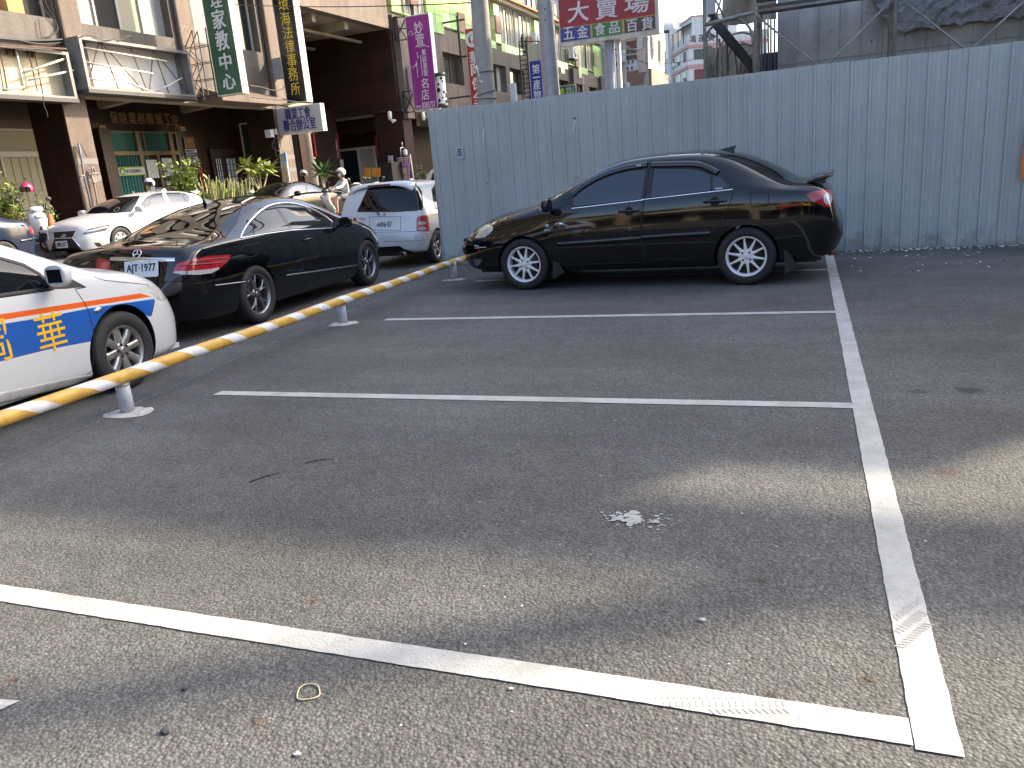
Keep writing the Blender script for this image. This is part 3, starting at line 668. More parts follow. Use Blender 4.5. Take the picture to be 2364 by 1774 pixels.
# ------------------------------------------------------------------ corrugated sheet fence
def build_fence():
    P0 = Vector((-5.69, 12.05, 0)); d = Vector((1, -.062, 0)).normalized(); nrm = Vector((-.062, -1, 0)).normalized()
    root = thing('sheet_fence', 'tall grey corrugated sheet metal hoarding running behind the black saloon', 'fence', P0)
    T = bpy.data.materials.new('grey_sheet'); T.use_nodes = True
    M_F = mat('grey_sheet_metal', (.40, .435, .43), .42, spec=.4, var=.10, vscale=1.2, stain=.04, bump=.04, bscale=5); M_F2 = mat('grey_sheet_metal_pale', (.425, .46, .455), .40, spec=.4, var=.10, vscale=1.2, stain=.04, bump=.04, bscale=5); worn_edges(M_F, 5, .62, 1.0, (.17, .165, .15), .55); worn_edges(M_F2, 5, .62, 1.0, (.17, .165, .15), .55); M_SC = mat('screw_head', (.70, .72, .74), .4); M_SCD = mat('rust_dot', (.06, .05, .05), .7)
    R_ = random.Random(4); P = .2215; s = 0.0; k = 0
    while s < 20:
        mb = MB(); n = 4; prof = [(0, 0)]
        for r in range(n): o = r*P; prof += [(o+.026, 0), (o+.034, .034), (o+.062, .034), (o+.070, 0), (o+.118, 0), (o+.121, .004), (o+.127, .004), (o+.130, 0), (o+.178, 0), (o+.181, .004), (o+.187, .004), (o+.190, 0)]
        prof.append((n*P+.012, 0)); H = 2.468-.0045*s-.0025*s+R_.uniform(-.012, .012) if s > 0 else 2.47; off = .002*(k % 2)+R_.uniform(0, .002); tilt = R_.uniform(-.002, .002)
        zs = [0.0, .5, 1.0, 1.5, 2.0, H]; vs = []
        for a, h in prof:
            for i, z in enumerate(zs): w = .004*sin(a*9+k*2+z*2.2); q = P0+d*(s+a)+nrm*(h+off+w+tilt*z); vs.append((q.x, q.y, z))
        m = len(zs); mb.add(vs, [(i*m+j, (i+1)*m+j, (i+1)*m+j+1, i*m+j+1) for i in range(len(prof)-1) for j in range(m-1)], 0)
        for z in (.14, .98, 1.72, 2.25):
            for r in range(n):
                if R_.random() < (.62 if z < 2 else .3):
                    a = r*P+R_.choice((.095, .15, .21)); q = P0+d*(s+a)+nrm*(off+.005); c_ = Vector((q.x, q.y, z+R_.uniform(-.05, .05))); rr = R_.uniform(.004, .0075); mb.lathe([(rr, 0), (rr*.6, .003), (0, .0035)], 7, 2 if R_.random() < .62 else 3, frameM(c_, d, Vector((0, 0, 1)), nrm))
        mb.build('sheet_panel', [M_F if R_.random() < .5 else M_F2, M_F, M_SC, M_SCD], root); s += n*P; k += 1
    mb = MB(); q = P0+d*-.015; mb.box((q.x, q.y+.03, 1.25), (.05, .06, 2.50)); mb.build('end_post', mat('galvanised', (.40, .42, .44), .45, metal=.4), root)
    for i in range(8): q = P0+d*(1.5+2.4*i)-nrm*.10; mb = MB(); mb.tube([(q.x, q.y, 0), (q.x, q.y, 2.4)], .025, 8); mb.build('prop_post', mat('galvanised', (.4, .4, .4)), root)
    for z in (.4, 1.2, 2.1): a = P0-nrm*.05; b = P0+d*19.9-nrm*.05; mb = MB(); mb.beam((a.x, a.y, z), (b.x, b.y, z), .04, .05); mb.build('back_rail', mat('galvanised', (.4, .4, .4)), root)
    def onf(u, v):
        r = ray(u, v); t = (11.697)/(r.y+.062*r.x); return EYE+r*t+nrm*.038
    zv = Vector((0, 0, 1))
    p = onf(1065, 354); M = frameM(p, d, zv, nrm); mb = MB(); mb.add([M @ Vector(q) for q in ((-.055, -.088, .0), (.02, -.092, .004), (.058, -.06, .012), (.05, .088, .002), (-.058, .085, 0))], [(0, 1, 2, 3, 4)])
    put_text(mb, '售屋大', M @ Matrix.Translation((0, .062, .006)), w=.085, h=.026, bold=.03, mi=1)
    for k in range(4): put_text(mb, '電洽詢租', M @ Matrix.Translation((-.036+.024*k, -.005, .008)) @ Matrix.Rotation(-pi/2, 4, 'Z'), w=.09, h=.014, mi=1 if k != 3 else 2)
    mb.box(M @ Vector((-.02, -.078, .006)), (.06, .004, .012), 2)
    tag(mb.build('paper_notice', [mat('paper', (.66, .70, .74), .8), M_PLATEINK, mat('blue_print', (.12, .30, .55), .7)]), 'small white paper notice taped near the left end of the grey fence', 'notice')
    for (u0, v0, u1, v1, lab) in ((1120, 298, 1118, 330, 'strip of loose white tape above the paper notice on the fence'), (1329, 278, 1325, 309, 'strip of white tape hanging below a red scrap on the fence')):
        a, b = onf(u0, v0), onf(u1, v1); mb = MB(); m_ = (a+b)/2+nrm*.012
        for i, (p_, q_) in enumerate(((a, m_), (m_, b))): mb.beam(p_, q_, .014, .002, up=nrm)
        if u0 > 1300: c_ = onf(1329, 274); mb.add([c_+d*.02*cos(t_)+zv*.016*sin(t_) for t_ in [2*pi*j/6 for j in range(6)]], [tuple(range(6))], 1)
        tag(mb.build('tape_strip', [mat('white_tape', (.72, .73, .74), .6), mat('red_scrap', (.22, .03, .035), .7)]), lab, 'tape')
    for (u, v, r, lab) in ((1127, 423, .016, 'tiny red scrap stuck on the fence left of the black saloon bonnet'), (1332, 410, .014, 'tiny red scrap stuck on the fence above the saloon windscreen')):
        c_ = onf(u, v); mb = MB(); mb.prism([(r*cos(t_)*(1+.4*sin(3*t_)), r*.7*sin(t_)) for t_ in [2*pi*j/9 for j in range(9)]], 0, .003, 0, frameM(c_, d, zv, nrm)); tag(mb.build('paper_scrap', mat('red_scrap', (.22, .03, .035), .7)), lab, 'scrap')
    # orange banner at the right edge
    a = onf(2349, 415); mb = MB(); n = 14; vs = []
    for i in range(n+1):
        for j in range(5): q = a+d*(1.6*i/n-(.0 if j else -.02)+.012*j*(i == 0))+nrm*(.045+.01*sin(i*1.3+j)); vs.append((q.x, q.y, a.z+.80*j/4+.006*sin(i*2)))
    mb.add(vs, [(i*5+j, (i+1)*5+j, (i+1)*5+j+1, i*5+j+1) for i in range(n) for j in range(4)], 0, True); tag(mb.build('banner', mat('orange_banner', (.85, .20, .03), .6)), 'bright orange banner hung on the fence at the right edge', 'banner')
build_fence()
# ------------------------------------------------------------------ building site behind the fence
def build_site():
    M_C = mat('board_marked_concrete', (.44, .425, .405), .9, var=.25, vscale=1.6, stain=.35, bump=.35, bscale=14); M_J = mat('concrete_joint', (.28, .27, .255), .95)
    root = thing('construction_site', 'unfinished raw concrete building rising behind the grey fence at the right', 'building', (6, 16, 0))
    mb = MB(); mb.box((7.0, 19.2, 4.6), (14.9, 10, 9.2)); R_ = random.Random(1)                       # shuttering joints: slightly proud fins
    for k in range(48): x = -.44+.305*k; mb.box((x, 14.197, 4.6), (.007 if k % 2 else .010, .010, 9.2), 1)
    for z in (2.72, 3.62, 4.9, 6.1, 7.3): mb.box((7, 14.196, z), (14.9, .012, .010), 1)
    for k in range(60): mb.lathe([(.016, 0), (.012, .003), (0, .003)], 8, 1, Matrix.Translation((R_.uniform(-.3, 5), 14.19, R_.uniform(2.4, 4.6))) @ Matrix.Rotation(pi/2, 4, 'X'))
    mb.build('wall', [M_C, M_J], root)
    # unseen, shaped for shade: parapet with gaps, a brace; an added hidden tower
    for (x0, x1, z0, z1) in ((-.45, 10.35, 9.2, 10.85), (10.35, 11.2, 9.2, 9.86), (10.35, 12.0, 10.28, 10.82), (11.2, 12.0, 9.2, 9.30), (12.0, 14.45, 9.2, 10.95)): mb = MB(); mb.box(((x0+x1)/2, 14.26, (z0+z1)/2), (x1-x0, .11, z1-z0)); mb.build('shade_parapet', M_C, root)  # thin unseen panels, gaps placed to let sun patches onto the lot
    mb = MB(); mb.beam((10.5, 14.3, 12.35), (12.3, 14.3, 10.5), .17); mb.build('shade_brace', M_J, root)  # unseen beam set to draw a diagonal shade band on the ground
    mb = MB(); mb.box((3.2, 74, 14), (4, 34, 28)); mb.build('shade_tower', M_C, root)  # added out of view to shade the facade across the road
    # dark net bunched on the wall
    mb = MB(); nx, nz = 60, 26; vs = []
    for i in range(nx+1):
        for j in range(nz+1):
            x = .78+5.0*i/nx; z = 2.98+2.2*j/nz; z0 = 2.98+.75*max(0, 1-(x-.75)/.55)**1.3; z = max(z, z0+.002*j); y = 14.12-.05*abs(sin(x*5+sin(z*9)))-R_.uniform(0, .06); vs.append((x+.01*R_.random(), y, z))
    vs = [(x, y, z+(.02*sin(x*17)+.02*sin(x*41) if k % (nz+1) < 3 else 0)) for k, (x, y, z) in enumerate(vs)]; mb.add(vs, [(i*(nz+1)+j, (i+1)*(nz+1)+j, (i+1)*(nz+1)+j+1, i*(nz+1)+j+1) for i in range(nx) for j in range(nz)], 0, False)
    tag(mb.build('debris_net', mat('dark_net', (.27, .275, .285), .9, var=.5, vscale=14, bump=1.0, bscale=22, stretch=(1, 1, 4))), 'dark grey net bunched against the raw concrete at the top right corner', 'net')
    # tubular scaffold
    M_T = mat('scaffold_tube', (.30, .295, .28), .5, metal=.5, var=.3, vscale=8, stain=.3); M_P = mat('scaffold_plank', (.12, .125, .13), .6, metal=.3, var=.3, vscale=6)
    sc = thing('scaffold', 'tubular steel scaffold with cross braces in front of the raw concrete wall', 'scaffold', (1, 13, 0)); y = 13.0
    P = lambda u, v: ony(u, v, y)
    xs = [P(1745, 60).x, P(2066, 60).x]; dx = xs[1]-xs[0]; X = [xs[0]+dx*k for k in range(0, 5)]
    zt = P(1745, 28).z
    for x in X:
        for yy in (13.0, 13.75): mb = MB(); mb.tube([(x, yy, 0), (x, yy, 7.2)], .034 if yy == 13.0 else .026, 10); mb.build('post', M_T, sc)
        mb = MB(); mb.tube([(x, 13, zt-.1), (x, 13.75, zt-.1)], .024, 8); mb.build('transom', M_T, sc)
    xl = P(1626, 20).x; mb = MB(); mb.tube([(xl, 13, 0), (xl, 13, 7.2)], .026, 10); mb.build('post', M_T, sc); mb = MB(); mb.tube([(xl+.25, 13.75, 0), (xl+.25, 13.75, 7.2)], .024, 8); mb.build('post', M_T, sc)
    for k in range(4):
        for a, b in ((zt-.05, zt-1.75), (zt-1.75, zt-.05)): mb = MB(); mb.tube([(X[k], 12.965 if a > b else 12.985, a), (X[k+1], 12.965 if a > b else 12.985, b)], .014, 8); mb.build('brace', M_T, sc)
        mb = MB(); mb.tube([(X[k], 13, zt), (X[k+1], 13, zt)], .024, 8); mb.build('ledger', M_T, sc)
        mb = MB(); mb.box(((X[k]+X[k+1])/2, 13.38, zt+.07), (dx*.98, .5, .05)); mb.build('walkway', M_P, sc)
        for yy in (13.0,): mb = MB(); mb.tube([(X[k], yy, zt+.16), (X[k+1], yy, zt+.16)], .045, 8); mb.build('toe_board', M_P, sc)
    mb = MB(); mb.tube([(xl, 13, zt-.08), (X[0], 13, zt)], .030, 8); mb.build('ledger', M_T, sc)
    # stair bay with hoop frames, seen end-on at the left
    st = thing('site_stair', 'jumble of hooped tube frames and a steep dark stair left of the raw concrete', 'stair', (-1.1, 14.5, 0))
    def on(u, v, yy): return ony(u, v, yy)
    cF = lambda *p: crop(1600, 0, 764, p)
    for k, (pts, yy) in enumerate(((((85, 440), (85, 260), (130, 180), (210, 135), (290, 128), (350, 155), (392, 220), (400, 300)), 13.1), (((190, 520), (185, 330), (220, 255), (290, 225), (350, 222), (400, 262), (405, 480)), 13.5), (((235, 520), (235, 380), (270, 320), (340, 295), (400, 310)), 13.9), (((310, 520), (315, 440), (350, 380), (405, 362)), 14.3))):
        mb = MB(); mb.tube([on(u, v, yy) for u, v in arc_pts(cF(*pts), 4)], .020 if k == 0 else .016, 8); mb.build('hoop_frame', M_T, st)
    a, b = on(*cF((135, 140))[0], 13.6), on(*cF((420, 480))[0], 14.0); mb = MB()
    for dy in (-.28, .28): mb.beam(a+Vector((0, dy, 0)), b+Vector((0, dy, 0)), .05, .12)
    for k in range(15): p = a+(b-a)*(k/14); mb.box(p+Vector((0, 0, .05)), (.10, .54, .02))
    mb.build('flight', mat('stair_steel', (.05, .05, .052), .6, metal=.4, var=.3, vscale=9), st)
    for (u0, v0, u1, v1, yy) in ((70, 190, 140, 520, 13.2), (150, 0, 205, 110, 13.2), (185, 0, 150, 120, 13.3), (165, 270, 130, 520, 13.4), (200, 520, 175, 260, 13.6), (95, 210, 150, 250, 13.3), (480, 60, 480, 480, 14.0), (500, 60, 505, 480, 14.1), (520, 80, 520, 480, 14.12), (545, 60, 545, 470, 14.1), (160, 100, 160, 520, 13.8), (270, 300, 300, 520, 14.0), (455, 100, 460, 480, 13.5)):
        mb = MB(); mb.tube([on(*cF((u0, v0))[0], yy), on(*cF((u1, v1))[0], yy)], .016, 7); mb.build('loose_tube', M_T, st)
    # hessian sheets hung behind the tubes
    M_TP = mat('dusty_hessian', (.36, .30, .24), .9, var=.35, vscale=3, stain=.3, bump=.6, bscale=6)
    for k, (u0, u1, v0, v1, yy, lab) in enumerate(((80, 400, 330, 620, 14.9, 'dusty beige cloth sheet hanging low behind the scaffold hoops'), (190, 560, -300, 130, 14.8, 'dusty beige cloth sheet hanging high behind the scaffold stair'))):
        mb = MB(); n = 18; vs = []; A_, B_ = on(*cF((u0, v0))[0], yy), on(*cF((u1, v1))[0], yy)
        for i in range(n+1):
            for j in range(9): x = A_.x+(B_.x-A_.x)*i/n; z = A_.z+(B_.z-A_.z)*j/8; vs.append((x, yy+.09*sin(x*9+j*.5)+.03*sin(x*31), z+.05*sin(i)*(j == 0)))
        mb.add(vs, [(i*9+j, (i+1)*9+j, (i+1)*9+j+1, i*9+j+1) for i in range(n) for j in range(8)], 0, True); tag(mb.build('cloth_sheet', M_TP), lab, 'cloth')
    a = on(*cF((75, 0))[0], 15.2); b = on(*cF((150, 110))[0], 15.2); mb = MB(); mb.quad((a.x, 15.2, b.z), (b.x, 15.25, b.z), (b.x, 15.25, a.z+1), (a.x, 15.2, a.z+1)); tag(mb.build('cloth_sheet', mat('white_sheet', (.6, .6, .6), .8)), 'small white sheet at the top of the scaffold stair bay', 'cloth')
    q = on(*cF((480, 435))[0], 15.0); mb = MB(); mb.cham(q, (.5, .3, .35), .04); tag(mb.build('tarpaulin_bundle', mat('blue_tarp', (.02, .035, .10), .7)), 'dark blue tarpaulin bundle behind the scaffold posts', 'tarpaulin')
build_site()
# ------------------------------------------------------------------ poles, billboard, wires
def build_poles():
    M_CP = mat('spun_concrete', (.36, .34, .30), .85, var=.15, vscale=5, stain=.2, bump=.15, bscale=30); M_SP = mat('galvanised_pole', (.34, .35, .37), .5, metal=.3, var=.15, vscale=6, stain=.15)
    C_ = lambda *p: crop(900, 0, 600, p); F_ = lambda *p: crop(1150, 0, 500, p)
    a = ony(*C_((828, 890))[0], 16.0); b = ony(*C_((760, 0))[0], 16.0); d = (b-a).normalized(); lo = a-d*(a.z/d.z); hi = b+d*4
    root = thing('utility_pole', 'thick round concrete utility pole with wires wrapped near its foot, behind the fence', 'pole', (lo.x, lo.y, 0))
    mb = MB(); mb.tube([lo, a, b, hi], [.20, .19, .175, .16], 28); mb.build('shaft', M_CP, root)
    for z, w in ((a.z+.10, .0), (a.z+.22, .3), (a.z+.62, .1)):
        p = a+d*(z-a.z)/d.z; mb = MB(); mb.tube([p+Vector((.198*cos(2*pi*k/20), .198*sin(2*pi*k/20), w*.15*sin(2*pi*k/20+1)*(1+.3*sin(k*2)))) for k in range(21)], .010, 6); mb.build('wire_wrap', mat('rusty_wire', (.11, .10, .09), .7), root)
    for (q0, q1) in (((735, 560), (770, 680)), ((725, 575), (760, 590)), ((765, 690), (790, 700))): mb = MB(); mb.tube([ony(*C_(q0)[0], 15.74), ony(*C_(q1)[0], 15.74)], .014, 6); mb.build('tape_tag', M_DECAL, root)
    a = ony(*F_((550, 990))[0], 17.5); b = ony(*F_((475, 0))[0], 17.5); d = (b-a).normalized(); lo = a-d*(a.z/d.z); root = thing('steel_pole', 'grey tapered steel pole with bolt holes, left of the red billboard', 'pole', (lo.x, lo.y, 0)); mb = MB(); mb.tube([lo, a, b, b+d*5], [.20, .185, .165, .14], 24); mb.build('shaft', M_SP, root)
    for v in (95, 205, 680): p = ony(*F_((470+(v*.055), v))[0], 17.33); mb = MB(); mb.lathe([(.018, 0), (0, .002)], 8, 0, Matrix.Translation(p) @ Matrix.Rotation(pi/2, 4, 'X')); mb.build('bolt_hole', M_SEAM, root)
    # red shop billboard on one post
    Y = 25.0; root = thing('billboard', 'red shop billboard with white characters over blue, green and brown panels on one grey post', 'sign', (ony(*F_((1135, 400))[0], Y).x, Y, 0))
    L0, L1 = ony(*F_((640, 412))[0], Y), ony(*F_((1606, 318))[0], Y); zb = (L0.z+L1.z)/2; x0, x1 = L0.x, L1.x; zr = ony(*F_((1120, 222))[0], Y).z; zt = zb+3.6
    mb = MB(); mb.box(((x0+x1)/2+.04, Y+.22, (zb+zt)/2), (x1-x0+.16, .40, zt-zb+.24)); mb.build('sign_box', mat('white_sign_frame', (.62, .62, .60), .5, var=.15, vscale=3, stain=.3), root, bevel=.02)
    A_ = [ony(*F_((u, 300))[0], Y).x for u in (942, 962, 1268, 1290)]
    for nm, xa, xb, za, zc, m_ in (('red_panel', x0, x1, zr, zt, mat('faded_red', (.30, .032, .045), .5, var=.1, vscale=2)), ('blue_panel', x0, A_[0], zb, zr-.02, mat('faded_blue', (.05, .07, .26), .5)), ('divider', A_[0], A_[1], zb, zr-.02, mat('ochre', (.5, .34, .06), .5)), ('green_panel', A_[1], A_[2], zb, zr-.02, mat('faded_green', (.07, .19, .07), .5)), ('divider', A_[2], A_[3], zb, zr-.02, mat('ochre', (.5, .34, .06), .5)), ('brown_panel', A_[3], x1, zb, zr-.02, mat('brown_panel', (.085, .070, .062), .5)), ('divider', x0, x1, zr-.02, zr, mat('ochre', (.5, .34, .06), .5))): mb = MB(); mb.box(((xa+xb)/2, Y+.005, (za+zc)/2), (xb-xa, .02, zc-za)); mb.build(nm, m_, root)
    mb = MB()
    for ch, u, v, w, h, sk in (('大', 820, 118, 215, 190, .1), ('賣', 1108, 78, 222, 205, .06), ('場', 1415, 40, 245, 175, .06), ('五', 722, 340, 108, 112, 0), ('金', 862, 325, 112, 112, 0), ('食', 1040, 300, 108, 118, 0), ('品', 1188, 282, 108, 108, 0), ('百', 1367, 262, 108, 110, 0), ('貨', 1523, 240, 112, 116, 0)):
        p = ony(*F_((u, v))[0], Y-.006); k = (p-EYE).dot(CF)/PF*500/2212; M = frameM(p, Vector((1, 0, 0)), Vector((sk, 0, 1)), Vector((0, -1, 0))); put_text(mb, ch, M, w=w*k, h=h*k, bold=.022)
    for ch, u in (('五', 0), ): pass
    for ch, u in (('生', 820), ('活', 1110), ('百', 1400)): p = ony(*F_((u, -190))[0], Y-.006); k = (p-EYE).dot(CF)/PF*500/2212; put_text(mb, ch, frameM(p, Vector((1, 0, 0)), Vector((0, 0, 1)), Vector((0, -1, 0))), w=215*k, h=200*k, bold=.022) if False else None
    mb.build('lettering', mat('sign_white', (.66, .64, .66), .5), root)
    p = ony(*F_((1135, 400))[0], Y+.25); mb = MB(); mb.tube([(p.x, Y+.25, 0), (p.x, Y+.25, zb+.3)], .155, 20); mb.tube([(p.x+.27, Y+.3, 0), (p.x+.27, Y+.3, zb+.2)], .06, 10, 1); mb.build('post', [M_SP, mat('white_conduit', (.6, .6, .58), .5)], root)
    # props of the fence that stand higher than it
    for (u, v0, y, lab) in ((1184, 193, 12.9, 'pale square post sticking up just behind the fence top'),): a = ony(u, v0, y); mb = MB(); mb.box((a.x, y, a.z/2), (.085, .085, a.z)); tag(mb.build('square_post', mat('pale_post', (.5, .52, .53), .5)), lab, 'post')
    # far poles with their fittings
    far = []
    for (u, v0, v1, Y2, r, lab) in ((1444, 300, 80, 58, .17, 'far utility pole crowded with insulators and cables, right of the billboard post'), (1493, 300, 70, 62, .22, 'far plain concrete pole carrying a street lamp')):
        a = ony(u, v0, Y2); b = ony(u-4, v1, Y2); root = thing('utility_pole', lab, 'pole', (a.x, Y2, 0)); mb = MB(); mb.tube([(a.x, Y2, 0), a, b, (b.x, Y2, b.z+(3 if u > 1460 else 1))], [r*1.15, r, r*.9, r*.85], 12); mb.build('shaft', M_CP, root); far.append((root, a, b, Y2))
        if u < 1460:
            for k, (dv, w) in enumerate(((95, .9), (128, 1.1), (150, .8), (165, .7))):
                c_ = ony(1443, dv, Y2); mb = MB(); mb.box(c_, (w*1.6, .1, .09)); mb.build('crossarm', M_SP, root)
                for s in (-.7, -.3, .3, .7): mb = MB(); mb.lathe([(.05, 0), (.09, .08), (.05, .14), (.08, .2), (0, .26)], 8, 0, Matrix.Translation(c_+Vector((s*w, 0, .04)))); mb.build('insulator', mat('insulator_brown', (.08, .05, .04), .3), root)
            for (uu, vv) in ((1438, 132), (1448, 205)): c_ = ony(uu, vv, Y2-.4); mb = MB(); mb.lathe([(.22, -.35), (.22, .3), (.12, .4), (0, .42)], 12, 0, Matrix.Translation(c_)); mb.build('transformer', M_SP, root)
        else:
            c0, c1, c2 = ony(1490, 128, Y2), ony(1474, 116, Y2), ony(1437, 112, Y2); mb = MB(); mb.tube([c0, c1, c2], .07, 8); mb.cham(ony(1436, 111, Y2), (1.1, .3, .14), .04); mb.build('lamp_arm', M_SP, root)
            c_ = ony(1482, 140, Y2-.3); mb = MB(); mb.cham(c_, (.55, .3, 1.7), .03); mb.build('cabinet', mat('pole_cabinet', (.45, .38, .34), .6), root)
    # wires
    M_W = mat('black_cable', (.02, .02, .02), .6)
    def wire(a, b, sag, lab, r=.012, n=16):
        mb = MB(); mb.tube([a+(b-a)*(k/n)+Vector((0, 0, -sag*4*(k/n)*(1-k/n))) for k in range(n+1)], r, 5); tag(mb.build('cable', M_W), lab, 'cable', 'overhead cables')
    wire(fac(500, 8, -18.5), ony(1120, 5, 16), .1, 'thin cable running across the top from the green sign to the concrete pole'); wire(ony(1262, 12, 17.5), ony(1292, 45, 25), .02, 'short cable from the steel pole to the billboard edge')
    for (p, q, y0, y1, lab) in ((((1400, 440), (1900, 470)), None, 40, 60, ''),): pass
    wire(ony(1397, 92, 40), ony(1443, 97, 58), .15, 'cable from behind the billboard to the far insulator pole', .02); wire(ony(1443, 100, 58), ony(1490, 110, 62), .3, 'cable between the two far poles', .02); wire(ony(1490, 78, 62), ony(1545, 190, 40), .05, 'thin stay wire falling to the right from the far plain pole', .018); wire(ony(1412, 103, 58), ony(1535, 152, 30), .3, 'thin cable crossing the pale sky to the white flats', .012); wire(ony(1448, 128, 58), ony(1600, 138, 30), .3, 'thin cable running right from the far insulator pole', .010)
build_poles()
# ------------------------------------------------------------------ the cars
def c4(*p): return crop(1040, 320, 500, p, 2184)
def c5(*p): return crop(1480, 320, 500, p, 2184)
def cm(*p): return crop(500, 350, 600, p)
def cn(*p): return crop(0, 350, 600, p)
def ct(*p): return crop(0, 550, 500, p, 1844)
def ck(*p): return crop(700, 340, 340, p)
def cl(*p): return crop(180, 400, 300, p)
def cq(*p): return crop(0, 380, 300, p)
def ell(cx, cy, rx, ry, n=20, rot=0.0): return [(cx+rx*cos(2*pi*k/n)*cos(rot)-ry*sin(2*pi*k/n)*sin(rot), cy+rx*cos(2*pi*k/n)*sin(rot)+ry*sin(2*pi*k/n)*cos(rot)) for k in range(n)]
def mirror_part(car, at, r, mats, yaw=0.0, name='wing_mirror'):
    """door mirror: a rounded shell with a glass face and a foot reaching the door"""
    for sg in (1, -1):
        c_ = Vector((at[0], at[1]*sg, at[2])); mb = MB()
        bm = bmesh.new(); bmesh.ops.create_uvsphere(bm, u_segments=18, v_segments=10, radius=1)
        vs = []
        for v in bm.verts:
            p = Vector((math.copysign(abs(v.co.x)**.7, v.co.x), math.copysign(abs(v.co.y)**.7, v.co.y), math.copysign(abs(v.co.z)**.75, v.co.z)))
            if p.x < -.35: p.x = -.35
            vs.append(Vector((p.x*r[0], p.y*r[1], p.z*r[2]))+c_)
        bm.verts.ensure_lookup_table(); mb.add(vs, [[v.index for v in f.verts] for f in bm.faces], 0, True); bm.free()
        mb.box(c_+Vector((-r[0]*.36, 0, 0)), (.006, r[1]*1.35, r[2]*1.2), 1)
        mb.beam(c_+Vector((0, -sg*r[1]*.6, -r[2]*.5)), c_+Vector((.01, -sg*(r[1]+.07), -r[2]*.9)), .05, .03, 2)
        car.add(mb, name, mats)
def handle(car, p, kind, length, mats, parent, mirror=True, cup=True, name='door_handle'):
    for mi in ((False, True) if mirror else (False,)):
        par = parent
        if parent and mi: par = car.objs.get(parent+'#m')
        elif parent: par = car.objs.get(parent)
        o, n = car.seat(p, kind, mi); x = Vector((1, 0, 0)); x = (x-n*x.dot(n)).normalized(); y = n.cross(x); M = frameM(o, x, y, n)
        mb = MB()
        if cup: mb.lathe([(.052, .001), (.050, .0035), (.044, .0015), (0, .001)], 24, 1, M)
        mb.tube([M @ Vector((-length/2, -.004, .004)), M @ Vector((-length*.36, 0, .026)), M @ Vector((length*.3, 0, .028)), M @ Vector((length/2, .003, .006))], [.010, .013, .013, .010], 8, 0)
        ob = mb.build(name, mats); ob.parent = par or car.root
def seam(car, path, kind='photo', w=.009, name='panel_gap', mirror=True, parent=None):
    car.strips(name, path, M_SEAM, parent, kind=kind, w=w, h=.0008, mirror=mirror)
def flatwell(car, x0, x1, y0, y1): pass

# ---- black saloon in the bay
SED = dict(x=(-2.25, 2.26), t=dict(
    zt=[(-2.25, .60), (-2.225, .68), (-2.19, .73), (-2.165, .80), (-2.13, .95), (-2.08, 1.02), (-1.95, 1.06), (-1.76, 1.095), (-1.5, 1.24), (-1.29, 1.34), (-1.05, 1.425), (-.8, 1.465), (-.4, 1.48), (0, 1.465), (.2, 1.435), (.4, 1.365), (.6, 1.275), (.85, 1.15), (1.05, 1.045), (1.2, .995), (1.45, .955), (1.73, .905), (1.95, .83), (2.08, .745), (2.17, .66), (2.23, .60), (2.26, .55)],
    zr=[(-2.25, .585), (-2.19, .70), (-2.13, .92), (-2.08, .98), (-1.95, 1.02), (-1.67, 1.06), (-1.5, 1.13), (-1.32, 1.22), (-1.05, 1.35), (-.76, 1.415), (-.3, 1.43), (0, 1.415), (.3, 1.345), (.55, 1.24), (.85, 1.09), (1.05, .995), (1.2, .955), (1.45, .905), (1.75, .83), (1.95, .76), (2.08, .69), (2.17, .62), (2.26, .54)],
    wr=[(-2.25, .40), (-2.13, .66), (-1.95, .70), (-1.67, .66), (-1.32, .60), (-1.0, .565), (-.3, .555), (.3, .575), (.85, .68), (1.05, .70), (1.45, .68), (1.75, .63), (2.0, .55), (2.15, .47), (2.26, .36)],
    zs=[(-2.25, .56), (-2.17, .70), (-2.1, .84), (-1.95, .93), (-1.5, .98), (-1.16, 1.0), (-.17, .965), (.65, .93), (1.05, .90), (1.45, .84), (1.75, .76), (2.0, .68), (2.15, .60), (2.26, .53)],
    ws=[(-2.25, .45), (-2.17, .70), (-2.05, .775), (-1.8, .81), (-1.2, .825), (0, .83), (.8, .825), (1.3, .80), (1.6, .785), (1.85, .755), (2.0, .70), (2.12, .60), (2.26, .42)],
    zm=[(-2.25, .53), (-1.9, .58), (0, .60), (1.6, .58), (2.26, .50)],
    wm=[(-2.25, .48), (-2.2, .66), (-2.1, .765), (-1.9, .82), (-1.4, .85), (0, .852), (1.3, .85), (1.7, .835), (1.95, .78), (2.08, .71), (2.18, .60), (2.26, .45)],
    zb=[(-2.25, .46), (-2.2, .35), (-2.1, .27), (-1.9, .235), (-1.5, .225), (-1, .2), (1, .2), (1.6, .21), (1.95, .25), (2.1, .28), (2.2, .34), (2.26, .45)],
    wb=[(-2.25, .42), (-2.1, .68), (-1.9, .76), (-1.3, .80), (1.3, .80), (1.8, .76), (2.0, .70), (2.15, .55), (2.26, .38)],
    bow=[(-2.25, -.02), (-1.8, -.05), (-1.0, -.06), (0, 0), (.6, .05), (1.1, .08), (2.26, .06)]))
